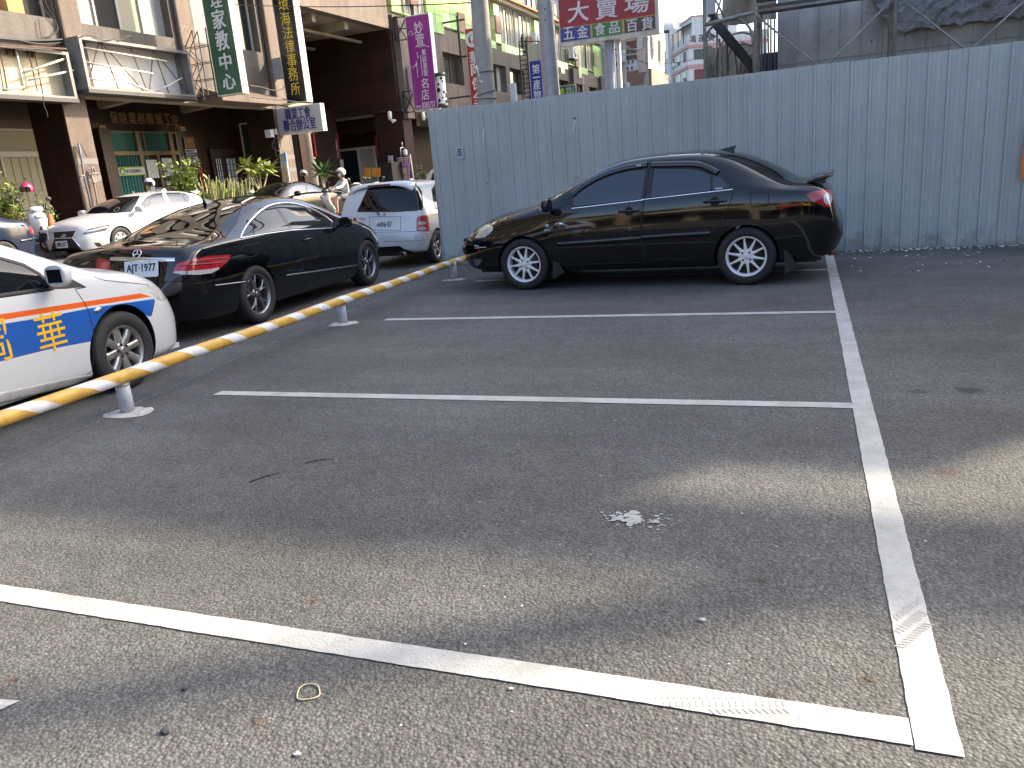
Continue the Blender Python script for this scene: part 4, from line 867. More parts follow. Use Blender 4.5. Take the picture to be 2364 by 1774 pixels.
def black_saloon():
    car = Car('parked_car', 'black four-door saloon with silver ten-spoke wheels parked before the grey sheet fence', (-1.85357, 9.73032), (-.99917, .04077), SED)
    car.arches((1.30, -1.30), .31, .345)
    fw = c4((1230, 688), (1236, 600), (1330, 520), (1500, 420), (1650, 362), (1800, 325), (1975, 305), (1960, 420), (1925, 616))
    rw = c5((95, 597), (130, 300), (500, 302), (620, 328), (708, 372), (697, 527)); qw = c5((722, 368), (800, 388), (858, 440), (892, 503), (718, 524))
    car.cut('window_front', fw); car.cut('window_rear', rw); car.cut('quarter_window', qw)
    car.cut('windscreen', [(-.66, .985), (.66, .985), (.52, 1.41), (-.52, 1.41)], ('ortho', 0), False, extra=lambda p: p.x > 0)
    car.cut('rear_window', [(-.60, 1.105), (.60, 1.105), (.50, 1.405), (-.50, 1.405)], ('ortho', 180), False, extra=lambda p: p.x < -.8)
    car.cut('headlight', c4((245, 1005), (300, 920), (345, 874), (385, 868), (430, 890), (425, 925), (390, 965), (345, 995), (300, 1005)))
    car.cut('fog_light', c4((232, 1220), (315, 1215), (310, 1250), (270, 1290), (240, 1285)))
    car.cut('reversing_lens', crop(1480, 320, 500, ell(1882, 606, 42, 62), 2184))
    car.cut('tail_light', c5((1665, 570), (1700, 545), (1800, 522), (1890, 515), (1925, 530), (1935, 600), (1915, 680), (1870, 695), (1800, 670), (1720, 630)))
    fd = c4((1075, 735), (1046, 800), (1038, 900), (1050, 1050), (1075, 1150), (1108, 1262), (1130, 1276), (1960, 1248), (1930, 1050), (1915, 850), (1925, 700), (1960, 560), (2012, 240), (1850, 268), (1650, 322), (1500, 392), (1330, 492), (1215, 592), (1120, 700))
    rd = c5((100, 235), (38, 600), (8, 850), (14, 1050), (45, 1225), (520, 1213), (600, 1130), (760, 900), (880, 700), (928, 560), (922, 470), (862, 370), (760, 280), (640, 225), (500, 209))
    car.cut('door_front', fd); car.cut('door_rear', rd)
    car.cut('fuel_flap', arc_pts(c5((1115, 548), (1270, 540), (1288, 570), (1280, 670), (1255, 686), (1125, 688), (1103, 665), (1100, 570), (1115, 548)), 3)[:-1], mirror=False)
    P = dict(window_front='door_front', window_rear='door_rear', quarter_window='door_rear', reversing_lens='tail_light')
    car.finish(dict(body=M_BLACK, liner=M_TRIM, window_front=M_GLASSB, window_rear=M_GLASSB, quarter_window=M_GLASSB, windscreen=M_GLASSD, rear_window=M_GLASSD, headlight=M_LAMP, fog_light=M_LAMPD, reversing_lens=M_LAMPW, tail_light=M_RED, door_front=M_BLACK, door_rear=M_BLACK, fuel_flap=M_BLACK),
               dict(window_front='window', window_rear='window', liner='wheel_arch', door_front='door', door_rear='door'), parents=P)
    o = car.objs
    for nm, pl in (('door_front', fd), ('door_rear', rd)): seam(car, pl, closed=True) if False else car.strips('panel_gap', pl, M_SEAM, None, w=.010, h=.0008, closed=True)
    car.strips('panel_gap', c5((1115, 548), (1270, 540), (1288, 570), (1280, 670), (1255, 686), (1125, 688), (1103, 665), (1100, 570)), M_SEAM, None, w=.008, h=.0008, closed=True, mirror=False)
    seam(car, c4((345, 1025), (440, 1030), (520, 1030))); seam(car, c5((1195, 850), (1300, 835), (1860, 785))); seam(car, c4((1040, 1130), (1100, 1128)))
    for a in ([*c4((1222, 707), (1940, 622))], [*c5((2, 619), (924, 514))]): car.strips('chrome_strip', a, M_CHROME, None, w=.012, h=.005)
    for a in ([*c4((1082, 1068), (1500, 1040), (1922, 1008))], [*c5((10, 1002), (350, 978), (700, 958))]): car.strips('rub_strip', a, M_BLACK, None, w=.055, h=.016)
    for a in (c4((1228, 572), (1330, 488), (1500, 392), (1650, 334), (1800, 296), (1985, 268)), c5((108, 270), (500, 262), (620, 280), (710, 318), (775, 350))): car.strips('rain_visor', arc_pts(a, 3), M_VISOR, None, w=.072, h=.028)
    for a in (fw, rw, qw): car.strips('window_seal', a, M_TRIM, None, w=.012, h=.002, closed=True)
    for a in (c4((520, 1000), (620, 960), (745, 945), (860, 975), (950, 1060), (1010, 1170)), ): pass
    handle(car, c4((1800, 735))[0], 'photo', .24, [M_BLACK, M_SEAM], 'door_front'); handle(car, c5((745, 637))[0], 'photo', .24, [M_BLACK, M_SEAM], 'door_rear')
    # side repeater, badges
    for nm, p, w_, h_, m_ in (('side_repeater', c4((972, 882))[0], .055, .038, M_LAMPW), ('badge', c4((1092, 866))[0], .095, .042, M_CHROME)):
        q, n = car.seat(p); x = Vector((-1, 0, 0)); x = (x-n*x.dot(n)).normalized(); M = frameM(q, x, n.cross(x), n); mb = MB(); mb.lathe([(.5, 0), (.46, .006), (0, .008)], 18, 0, M @ Matrix.Diagonal((w_, h_, 1, 1)))
        if nm == 'badge': put_text(mb, '∞', M, w=.05, h=.016, mi=1, lift=.008)
        car.add(mb, nm, [m_, M_SEAM])
    for txt, p, h_ in (('VVT-i', c4((975, 925))[0], .022), ('ALTIS', c4((1900, 291))[0], .016), ('carlink', c5((785, 505))[0], .020)):
        q, n = car.seat(p); x = Vector((-1, 0, 0)); x = (x-n*x.dot(n)).normalized(); M = frameM(q, x, n.cross(x), n); mb = MB(); put_text(mb, txt, M, h=h_, bold=.02, lift=.031 if txt == 'ALTIS' else .002); car.add(mb, 'lettering', M_DECAL)
    for path, w_, m_ in ((c4((240, 1082), (285, 1086)), .012, M_DECAL), (c4((245, 1108), (360, 1095)), .007, M_DECAL), (c4((275, 1140), (292, 1122)), .016, M_DECALR)): car.strips('sticker', path, m_, None, w=w_, h=.001, mirror=False)
    mirror_part(car, (.90, .945, .995), (.07, .10, .075), [M_BLACK, M_GLASSD, M_BLACK])
    q = MB(); q.box((.955, .985, .965), (.02, .12, .03)); car.add(q, 'mirror_indicator', M_LAMPW)
    # boot spoiler on two feet, shark-fin aerial, mud flaps, wipers, exhaust
    mb = MB(); S = [(-1.90, 1.075, .012), (-1.98, 1.108, .026), (-2.07, 1.128, .024), (-2.16, 1.135, .010)]; n_ = 13; vs = []
    for (x, z, t) in S:
        for k in range(n_):
            y = -.62+1.24*k/(n_-1); e = 1-abs(y/.62)**4*.35; vs += [(x+.05*(1-abs(y/.62)), y, z-.045*(1-e)*2), (x+.05*(1-abs(y/.62)), y, z-t-.045*(1-e)*2)]
    fs = []
    for i in range(3):
        for k in range(n_-1):
            a = (i*n_+k)*2; b = (i*n_+k+1)*2; c_ = ((i+1)*n_+k)*2; d = ((i+1)*n_+k+1)*2; fs += [(a, b, d, c_), (a+1, c_+1, d+1, b+1)]
    for k in range(n_-1): a = k*2; b = a+2; fs.append((a, a+1, b+1, b)); a += 3*n_*2; b += 3*n_*2; fs.append((a, b, b+1, a+1))
    for i in range(3):
        for k in (0, n_-1): a = (i*n_+k)*2; c_ = ((i+1)*n_+k)*2; fs.append((a, c_, c_+1, a+1))
    mb.add(vs, fs, 0, True)
    for sy in (-1, 1): mb.prism([(-1.90, 1.05), (-2.08, 1.02), (-2.08, 1.10), (-1.98, 1.09)], .52, .58, 0, Matrix(((1, 0, 0, 0), (0, 0, sy, 0), (0, 1, 0, 0), (0, 0, 0, 1))))
    car.add(mb, 'spoiler', M_BLACK)
    mb = MB(); mb.add([(-.90, -.03, 1.452), (-.90, .03, 1.452), (-1.08, .035, 1.42), (-1.08, -.035, 1.42), (-1.085, 0, 1.488), (-1.11, 0, 1.488)], [(0, 4, 1), (1, 4, 5, 2), (0, 3, 5, 4), (2, 5, 3)], 0); car.add(mb, 'roof_aerial', M_BLACK)
    for x in (.92, -1.69):
        for sy in (1, -1):
            mb = MB(); mb.prism([(x, .34), (x+.02, .12), (x-.13, .20), (x-.07, .32)] if x > 0 else [(x, .38), (x-.01, .10), (x-.13, .19), (x-.06, .32)], .70, .83, 0, Matrix(((1, 0, 0, 0), (0, 0, sy, 0), (0, 1, 0, 0), (0, 0, 0, 1)))); car.add(mb, 'mud_flap', M_TRIM)
    mb = MB(); mb.tube([(1.13, .45, 1.035), (1.0, .1, 1.075), (.93, -.3, 1.105)], .011); mb.tube([(1.15, -.05, 1.035), (1.05, -.35, 1.05)], .011); car.add(mb, 'wiper', M_TRIM)
    mb = MB(); mb.tube([(-1.7, -.45, .24), (-2.16, -.45, .25)], .03, 12); mb.tube([(-2.12, .3, .25), (-2.19, .3, .26), (-2.19, .42, .26), (-2.12, .42, .25)], .010); car.add(mb, 'exhaust', M_TRIM)
    mb = MB(); mb.box((-2.17, .60, .29), (.03, .05, .02)); car.add(mb, 'rear_reflector', M_RED)
    mb = MB(); mb.cham((2.245, 0, .58), (.04, .9, .10), .01, 1); mb.box((2.255, 0, .58), (.035, .86, .02)); car.add(mb, 'grille', [M_CHROME, M_TRIM])
    car.underbody(-2.05, 2.0, .20); car.wheels(1.30, -1.30, .835, .312, .222, M_ALLOY, .2, 'spoke', 10)

# ---- black coupe, boot towards us
COUPE = dict(x=(-2.49, 2.21), t=dict(
    zt=[(-2.49, .55), (-2.46, .66), (-2.42, .80), (-2.385, .93), (-2.33, .985), (-2.2, 1.0), (-1.9, 1.02), (-1.65, 1.07), (-1.3, 1.20), (-1.0, 1.29), (-.6, 1.365), (-.2, 1.39), (.2, 1.37), (.5, 1.305), (.8, 1.195), (1.1, 1.055), (1.25, .985), (1.5, .94), (1.8, .87), (2.0, .79), (2.12, .70), (2.18, .62), (2.21, .52)],
    zr=[(-2.49, .54), (-2.42, .76), (-2.36, .92), (-2.2, .955), (-1.9, .98), (-1.6, 1.03), (-1.3, 1.12), (-1.0, 1.21), (-.6, 1.295), (-.2, 1.32), (.2, 1.295), (.5, 1.225), (.8, 1.11), (1.1, .985), (1.25, .94), (1.5, .89), (1.8, .82), (2.0, .74), (2.12, .66), (2.21, .51)],
    wr=[(-2.49, .42), (-2.36, .70), (-2.2, .73), (-1.9, .72), (-1.6, .68), (-1.3, .625), (-.9, .575), (-.2, .56), (.3, .58), (.8, .66), (1.1, .73), (1.3, .745), (1.6, .72), (1.9, .64), (2.08, .54), (2.21, .4)],
    zs=[(-2.49, .53), (-2.40, .74), (-2.3, .86), (-2.0, .93), (-1.5, .955), (-.5, .94), (.5, .89), (1.1, .875), (1.5, .82), (1.8, .75), (2.0, .68), (2.21, .50)],
    ws=[(-2.49, .5), (-2.42, .74), (-2.3, .82), (-2.0, .855), (-1.5, .868), (-.5, .862), (.5, .862), (1.2, .85), (1.6, .83), (1.85, .78), (2.02, .70), (2.12, .6), (2.21, .45)],
    zm=[(-2.49, .5), (-2, .6), (0, .6), (1.5, .6), (2.21, .48)],
    wm=[(-2.49, .55), (-2.44, .72), (-2.34, .82), (-2.1, .875), (-1.4, .893), (0, .886), (1.3, .893), (1.7, .87), (1.92, .80), (2.06, .70), (2.15, .6), (2.21, .48)],
    zb=[(-2.49, .42), (-2.44, .30), (-2.34, .22), (-2, .19), (-1, .17), (1.2, .16), (1.8, .18), (2.05, .22), (2.15, .28), (2.21, .40)],
    wb=[(-2.49, .45), (-2.3, .74), (-1.9, .82), (1.3, .83), (1.8, .78), (2.0, .70), (2.21, .4)],
    bow=[(-2.49, -.05), (-2.2, -.07), (-1.5, -.10), (-.6, -.06), (0, 0), (.6, .05), (1.2, .12), (2.21, .10)]))
def black_coupe():
    car = Car('parked_car', 'black two-door coupe with red tail lamps seen from behind, beside the striped rail', (-6.64294, 8.46025), (-.06868, .99764), COUPE)
    car.arches((1.38, -1.38), .32, .352)
    sw1 = cm((212, 730), (228, 690), (272, 622), (303, 588), (318, 712)); sw2 = cm((303, 588), (345, 542), (420, 486), (488, 462), (632, 664), (318, 712)); sw3 = cm((500, 458), (560, 448), (640, 448), (740, 472), (850, 517), (935, 567), (978, 604), (978, 645), (650, 664))
    car.cut('quarter_window', sw1); car.cut('window_rear', sw2); car.cut('window_front', sw3)
    rwin = cn((1085, 757), (1330, 640), (1480, 570), (1740, 522), (2058, 470), (2010, 600), (1930, 715), (1850, 757)); car.cut('rear_window', rwin, mirror=False)
    car.cut('windscreen', [(-.66, .985), (.66, .985), (.52, 1.34), (-.52, 1.34)], ('ortho', 0), False, extra=lambda p: p.x > .2)
    car.cut('light_band', cn((1475, 1036), (1485, 1020), (1600, 1017), (1700, 1010), (1800, 1000), (1862, 985), (1868, 1002), (1800, 1036), (1700, 1049), (1560, 1049)))
    car.cut('tail_light', cn((1466, 1034), (1510, 955), (1620, 920), (1780, 890), (1966, 878), (1945, 930), (1870, 1000), (1800, 1036), (1700, 1050), (1560, 1050)))
    car.cut('tail_light_far', cn((813, 1030), (820, 930), (840, 905), (930, 932), (962, 1040), (940, 1052), (860, 1045)), mirror=False)
    car.cut('brake_light', cn((1030, 820), (1362, 820), (1366, 836), (1030, 836)), mirror=False)
    car.cut('boot_recess', cn((1000, 948), (1420, 948), (1424, 965), (1400, 1062), (1370, 1078), (1050, 1078), (1010, 1040)), mirror=False)
    door = cm((645, 668), (690, 762), (730, 950), (765, 1060), (790, 1122), (1150, 1052), (1166, 850), (1142, 720), (1060, 640))
    car.cut('door', door); car.cut('fuel_flap', crop(500, 350, 600, ell(280, 846, 70, 50, 24, .25)), mirror=False)
    car.cut('headlight', cm((1335, 702), (1385, 742), (1418, 815), (1420, 850), (1395, 800), (1350, 740)))
    car.finish(dict(body=M_BLACK, liner=M_TRIM, quarter_window=M_GLASSD, window_rear=M_GLASSD, window_front=M_GLASSD, rear_window=M_GLASSD, windscreen=M_GLASSD, light_band=M_LAMPW, tail_light=M_RED, tail_light_far=M_RED, brake_light=M_REDD, boot_recess=M_BLACK, door=M_BLACK, fuel_flap=M_BLACK, headlight=M_LAMP),
               dict(window_front='window', window_rear='window', liner='wheel_arch', tail_light_far='tail_light', boot_recess='number_plate_recess'), parents=dict(light_band='tail_light'))
    for a in (sw1, sw2, sw3, rwin): car.strips('window_seal', a, M_TRIM, None, w=.014, h=.002, closed=True, mirror=a is not rwin)
    arc = arc_pts(cm((205, 738), (228, 680), (270, 612), (340, 534), (420, 474), (500, 446), (620, 437), (740, 462), (850, 507), (940, 560), (988, 600)), 3)
    car.strips('chrome_strip', arc, M_CHROME, None, w=.020, h=.006); car.strips('chrome_strip', cm((205, 738), (420, 702), (640, 672), (985, 654)), M_CHROME, None, w=.015, h=.006)
    car.strips('chrome_strip', cn((945, 917), (1200, 921), (1492, 924)), M_CHROME, None, w=.045, h=.012, mirror=False)
    car.strips('chrome_strip', cn((1832, 1141), (2118, 1106)), M_CHROME, None, w=.012, h=.005); car.strips('chrome_strip', cm((595, 1055), (900, 1012), (1213, 966)), M_DULLCHROME, None, w=.016, h=.006)
    for p, cl_ in ((door, True), (cn((1692, 830), (1640, 890), (1600, 1000), (1582, 1060), (1540, 1105)), False), (cn((2100, 800), (2212, 780)), False)): car.strips('panel_gap', p, M_SEAM, None, w=.009, h=.0008, closed=cl_)
    car.strips('panel_gap', cn((1540, 1105), (1240, 1125), (1000, 1110), (960, 1045), (935, 915)), M_SEAM, None, w=.009, h=.0008, mirror=False)
    car.strips('panel_gap', crop(500, 350, 600, ell(280, 846, 70, 50, 24, .25)), M_SEAM, None, w=.007, h=.0008, closed=True, mirror=False)
    for yy in (0,): car.strips('tail_light_bar', cn((1640, 940), (1800, 918), (1940, 905)), M_REDD, None, w=.014, h=.003); car.strips('tail_light_bar', cn((1520, 975), (1700, 962), (1880, 950)), M_REDD, None, w=.014, h=.003)
    handle(car, cm((768, 750))[0], 'photo', .21, [M_BLACK, M_SEAM], 'door')
    q, n = car.seat(cn((1170, 872))[0]); x = Vector((0, 0, 1)).cross(n).normalized(); M = frameM(q, x, n.cross(x), n); mb = MB()
    mb.tube([M @ Vector((.045*cos(2*pi*k/24), .045*sin(2*pi*k/24), .006)) for k in range(25)], .005, 6)
    for k in range(3): a = pi/2+2*pi*k/3; mb.tube([M @ Vector((0, 0, .006)), M @ Vector((.043*cos(a), .043*sin(a), .006))], [.008, .003], 6)
    car.add(mb, 'badge', M_CHROME)
    q, n = car.seat(cn((1211, 1003))[0]); plate(car, q+n*.012, n, .38, .165, 'AJT·1977')
    mirror_part(car, (.64, .965, .945), (.07, .09, .07), [M_BLACK, M_GLASSD, M_BLACK])
    for sy in (1, -1):
        mb = MB(); pts = [(.10, .0), (.08, .028), (-.02, .034), (-.10, .014), (-.11, -.008), (-.06, -.022), (.06, -.024)]
        M = Matrix(((0, 0, -1, -2.435), (-sy, 0, 0, -sy*-.47), (0, 1, 0, .27), (0, 0, 0, 1))); mb.prism([(a*1.1, b*1.1) for a, b in pts], -.02, .02, 0, M); mb.prism([(a*.86, b*.75) for a, b in pts], .018, .022, 1, M); car.add(mb, 'exhaust_trim', [M_CHROME, M_TRIM])
    mb = MB(); mb.box((-2.40, 0, .24), (.10, 1.1, .07)); car.add(mb, 'rear_diffuser', M_TRIM)
    mb = MB(); mb.add([(-.72, 0, 1.36), (-.90, .03, 1.33), (-.90, -.03, 1.33), (-.90, 0, 1.40), (-.93, 0, 1.40)], [(0, 3, 1), (0, 2, 3), (1, 3, 4), (2, 4, 3), (1, 4, 2)]); car.add(mb, 'roof_aerial', M_BLACK)
    mb = MB(); mb.cham((2.19, 0, .58), (.05, .8, .16), .01); car.add(mb, 'grille', M_TRIM)
    car.underbody(-2.2, 1.95, .18, .68); car.wheels(1.38, -1.38, .875, .325, .235, M_GUNALLOY, .225, 'twin', 5)

# ---- white small hatchback
HATCH = dict(x=(-1.83, 1.89), t=dict(
    zt=[(-1.83, .52), (-1.822, .60), (-1.80, .655), (-1.775, .70), (-1.745, .90), (-1.66, 1.12), (-1.56, 1.33), (-1.48, 1.395), (-1.35, 1.415), (-1.0, 1.43), (-.3, 1.425), (.1, 1.38), (.4, 1.27), (.7, 1.11), (.95, .98), (1.2, .93), (1.5, .875), (1.7, .79), (1.8, .68), (1.86, .58), (1.89, .48)],
    zr=[(-1.83, .51), (-1.80, .64), (-1.775, .69), (-1.745, .88), (-1.66, 1.09), (-1.56, 1.285), (-1.48, 1.335), (-1.35, 1.36), (-.3, 1.365), (.1, 1.31), (.4, 1.20), (.7, 1.05), (.95, .93), (1.2, .88), (1.5, .81), (1.7, .73), (1.8, .63), (1.89, .47)],
    wr=[(-1.83, .50), (-1.78, .66), (-1.74, .705), (-1.66, .685), (-1.56, .655), (-1.48, .63), (-1.2, .60), (-.3, .565), (.4, .60), (.95, .66), (1.4, .62), (1.7, .52), (1.89, .36)],
    zs=[(-1.83, .50), (-1.80, .60), (-1.76, .74), (-1.70, .90), (-1.3, .93), (0, .91), (.9, .88), (1.3, .82), (1.6, .73), (1.8, .58), (1.89, .46)],
    ws=[(-1.83, .56), (-1.80, .70), (-1.75, .745), (-1.6, .768), (-1.2, .775), (0, .77), (1.0, .765), (1.4, .74), (1.65, .68), (1.8, .56), (1.89, .4)],
    zm=[(-1.83, .46), (-1.5, .55), (1.4, .55), (1.89, .45)], wm=[(-1.83, .60), (-1.80, .72), (-1.75, .762), (-1.6, .782), (-1.2, .79), (1.2, .79), (1.5, .76), (1.7, .68), (1.82, .55), (1.89, .42)],
    zb=[(-1.83, .38), (-1.80, .30), (-1.7, .25), (-1.3, .22), (1.2, .2), (1.6, .22), (1.8, .28), (1.89, .38)], wb=[(-1.83, .46), (-1.78, .62), (-1.6, .70), (1.2, .74), (1.6, .68), (1.89, .38)],
    bow=[(-1.83, -.05), (-1.4, -.07), (-.9, -.02), (0, 0), (.95, .10), (1.89, .10)], rd=[(-1.83, .3), (1.89, .3)]))
def white_hatchback():
    car = Car('parked_car', 'white small hatchback seen from behind, half hidden by the end of the grey sheet fence', (-6.76805, 13.52046), (-.05, .9987), HATCH)
    car.arches((1.18, -1.18), .28, .315)
    rw = ck((815, 968), (905, 775), (962, 650), (1012, 602), (1130, 585), (1600, 568), (1715, 586), (1778, 650), (1796, 900), (1778, 943), (1400, 966)); car.cut('rear_window', rw, mirror=False, extra=lambda p: p.x < -1.42)
    car.cut('reversing_lens', crop(700, 340, 340, ell(1785, 1142, 60, 28, 16, -.05)), mirror=False); car.cut('indicator_lens', crop(700, 340, 340, ell(1790, 1224, 60, 28, 16, -.05)), mirror=False)
    car.cut('tail_light', ck((1700, 1075), (1722, 1042), (1858, 1020), (1884, 1060), (1896, 1250), (1880, 1270), (1700, 1266)), mirror=False); car.cut('tail_light_far', ck((735, 1165), (748, 1075), (772, 1055), (800, 1075), (802, 1182)), mirror=False)
    sw = ck((1928, 640), (1985, 552), (2090, 530), (2110, 905), (1992, 925), (1955, 820)); car.cut('window', sw)
    car.cut('windscreen', [(-.62, .955), (.62, .955), (.52, 1.33), (-.52, 1.33)], ('ortho', 0), False, extra=lambda p: p.x > 0)
    car.finish(dict(body=M_WHITE, liner=M_TRIM, rear_window=M_GLASSD, reversing_lens=M_LAMPW, indicator_lens=M_LAMPW, tail_light=M_RED, tail_light_far=M_RED, window=M_GLASSD, windscreen=M_GLASSD), dict(liner='wheel_arch', tail_light_far='tail_light'), parents=dict(reversing_lens='tail_light', indicator_lens='tail_light'))
    car.strips('window_seal', rw, M_TRIM, None, w=.022, h=.003, closed=True, mirror=False); car.strips('window_seal', sw, M_TRIM, None, w=.016, h=.003, closed=True)
    rec = arc_pts(ck((1000, 1060), (1015, 1048), (1440, 1045), (1458, 1060), (1460, 1232), (1420, 1252), (1010, 1246), (992, 1235), (1000, 1060)), 3)[:-1]
    for p, cl_ in ((ck((805, 1180), (810, 1250), (830, 1285), (1400, 1275), (1700, 1268), (1985, 1262)), False), (ck((1690, 1335), (1940, 1302), (1935, 1345), (1685, 1372)), True), (ck((1210, 1418), (1600, 1415), (1970, 1380)), False), (ck((1900, 1000), (1925, 1015), (2060, 1010)), False)): car.strips('panel_gap', p, M_GREYGAP, None, w=.010, h=.0008, closed=cl_, mirror=False)
    car.strips('panel_gap', rec, M_GREYGAP, None, w=.009, h=.001, closed=True, mirror=False)
    q, n = car.seat(ck((1222, 1165))[0]); plate(car, q+n*.008, n, .32, .15, '4496·07')
    car.strips('rear_wiper', ck((965, 712), (1030, 860), (1130, 1000), (1150, 1020)), M_TRIM, None, w=.022, h=.03, mirror=False)
    # roof-edge spoiler with brake lamp
    mb = MB(); N = 11; vs = []
    for i, (dx, dz, t) in enumerate(((0.10, .012, .015), (0, .02, .03), (-.10, .0, .03), (-.135, -.035, .012))):
        for k in range(N):
            y = -.60+1.2*k/(N-1); e = abs(y/.6)**4; vs += [(-1.50+dx*(1-.2*e), y, 1.405+dz-.10*e*(0.4+.6*(i > 1))), (-1.50+dx*(1-.2*e), y, 1.405+dz-t-.16*e*(0.4+.6*(i > 1)))]
    fs = []
    for i in range(3):
        for k in range(N-1): a = (i*N+k)*2; b = a+2; c_ = a+2*N; d = c_+2; fs += [(a, b, d, c_), (a+1, c_+1, d+1, b+1)]
    for k in range(N-1): a = 3*N*2+k*2; fs.append((a, a+2, a+3, a+1))
    for i in range(3):
        for k in (0, N-1): a = (i*N+k)*2; c_ = a+2*N; fs.append((a, c_, c_+1, a+1))
    mb.add(vs, fs, 0, True); car.add(mb, 'spoiler', M_WHITE)
    mb = MB(); mb.cham((-1.628, .0, 1.378), (.03, .42, .028), .006); car.add(mb, 'brake_light', M_REDD)
    mb = MB(); mb.tube([(-1.6, -.38, .24), (-1.85, -.38, .24)], .045, 16); mb.tube([(-1.852, -.38, .24), (-1.853, -.38, .24)], .034, 16, 1); car.add(mb, 'exhaust', [M_DULLCHROME, M_TRIM])
    q, n = car.seat(ck((1225, 1008))[0]); x = Vector((0, 0, 1)).cross(n).normalized(); M = frameM(q, x, n.cross(x), n); mb = MB(); mb.tube([M @ Vector((.030*cos(2*pi*k/20), .024*sin(2*pi*k/20), .005)) for k in range(21)], .004, 6); mb.box(M @ Vector((0, 0, .005)), (.075, .006, .012)); car.add(mb, 'badge', M_DULLCHROME)
    for t_, p, h_ in (('MARCH', ck((890, 1078))[0], .022), ('G', ck((1505, 1062))[0], .03), ('1.3', ck((1590, 1057))[0], .022)):
        q, n = car.seat(p); x = Vector((0, 0, 1)).cross(n).normalized(); M = frameM(q, x, n.cross(x), n); mb = MB(); put_text(mb, t_, M, h=h_, bold=.02); car.add(mb, 'lettering', M_DULLCHROME)
    mirror_part(car, (.62, .87, .93), (.07, .09, .07), [M_WHITE, M_GLASSD, M_TRIM])
    car.underbody(-1.65, 1.7, .20, .58); car.wheels(1.18, -1.18, .765, .285, .19, M_GUNALLOY, .175, 'broad', 5)

# ---- white taxi with orange and blue bands
TAXI = dict(x=(-2.0, 2.13), t=dict(
    zt=[(-2.0, .6), (-1.95, .8), (-1.9, 1.0), (-1.7, 1.3), (-1.4, 1.43), (-.8, 1.475), (-.2, 1.47), (.2, 1.42), (.5, 1.32), (.8, 1.18), (1.1, 1.03), (1.25, .975), (1.5, .935), (1.75, .875), (1.93, .80), (2.03, .71), (2.09, .60), (2.13, .45)],
    zr=[(-2.0, .58), (-1.9, .95), (-1.7, 1.2), (-1.4, 1.36), (-.2, 1.41), (.2, 1.35), (.5, 1.25), (.8, 1.105), (1.1, .965), (1.25, .92), (1.5, .88), (1.75, .81), (1.93, .735), (2.03, .66), (2.13, .44)],
    wr=[(-2.0, .45), (-1.7, .6), (-1.2, .58), (-.2, .565), (.3, .58), (.8, .66), (1.15, .72), (1.5, .70), (1.8, .61), (2.0, .50), (2.13, .36)],
    zs=[(-2.0, .55), (-1.8, .9), (-1.2, 1.0), (-.2, .965), (.6, .925), (1.1, .885), (1.5, .82), (1.8, .72), (2.0, .61), (2.13, .43)],
    ws=[(-2.0, .5), (-1.8, .75), (-1.2, .815), (0, .825), (1.0, .815), (1.4, .795), (1.7, .745), (1.9, .67), (2.04, .56), (2.13, .42)],
    zm=[(-2.0, .5), (-1.5, .58), (1.4, .56), (2.13, .42)], wm=[(-2.0, .55), (-1.8, .78), (-1.2, .845), (1.25, .847), (1.6, .825), (1.82, .765), (1.98, .68), (2.08, .57), (2.13, .46)],
    zb=[(-2.0, .4), (-1.7, .25), (-1.0, .18), (1.2, .17), (1.7, .16), (2.0, .17), (2.08, .20), (2.13, .30)], wb=[(-2.0, .5), (-1.6, .76), (1.3, .80), (1.7, .765), (1.9, .70), (2.04, .58), (2.13, .42)],
    bow=[(-2.0, 0), (0, 0), (.6, .05), (1.2, .12), (2.13, .12)]))
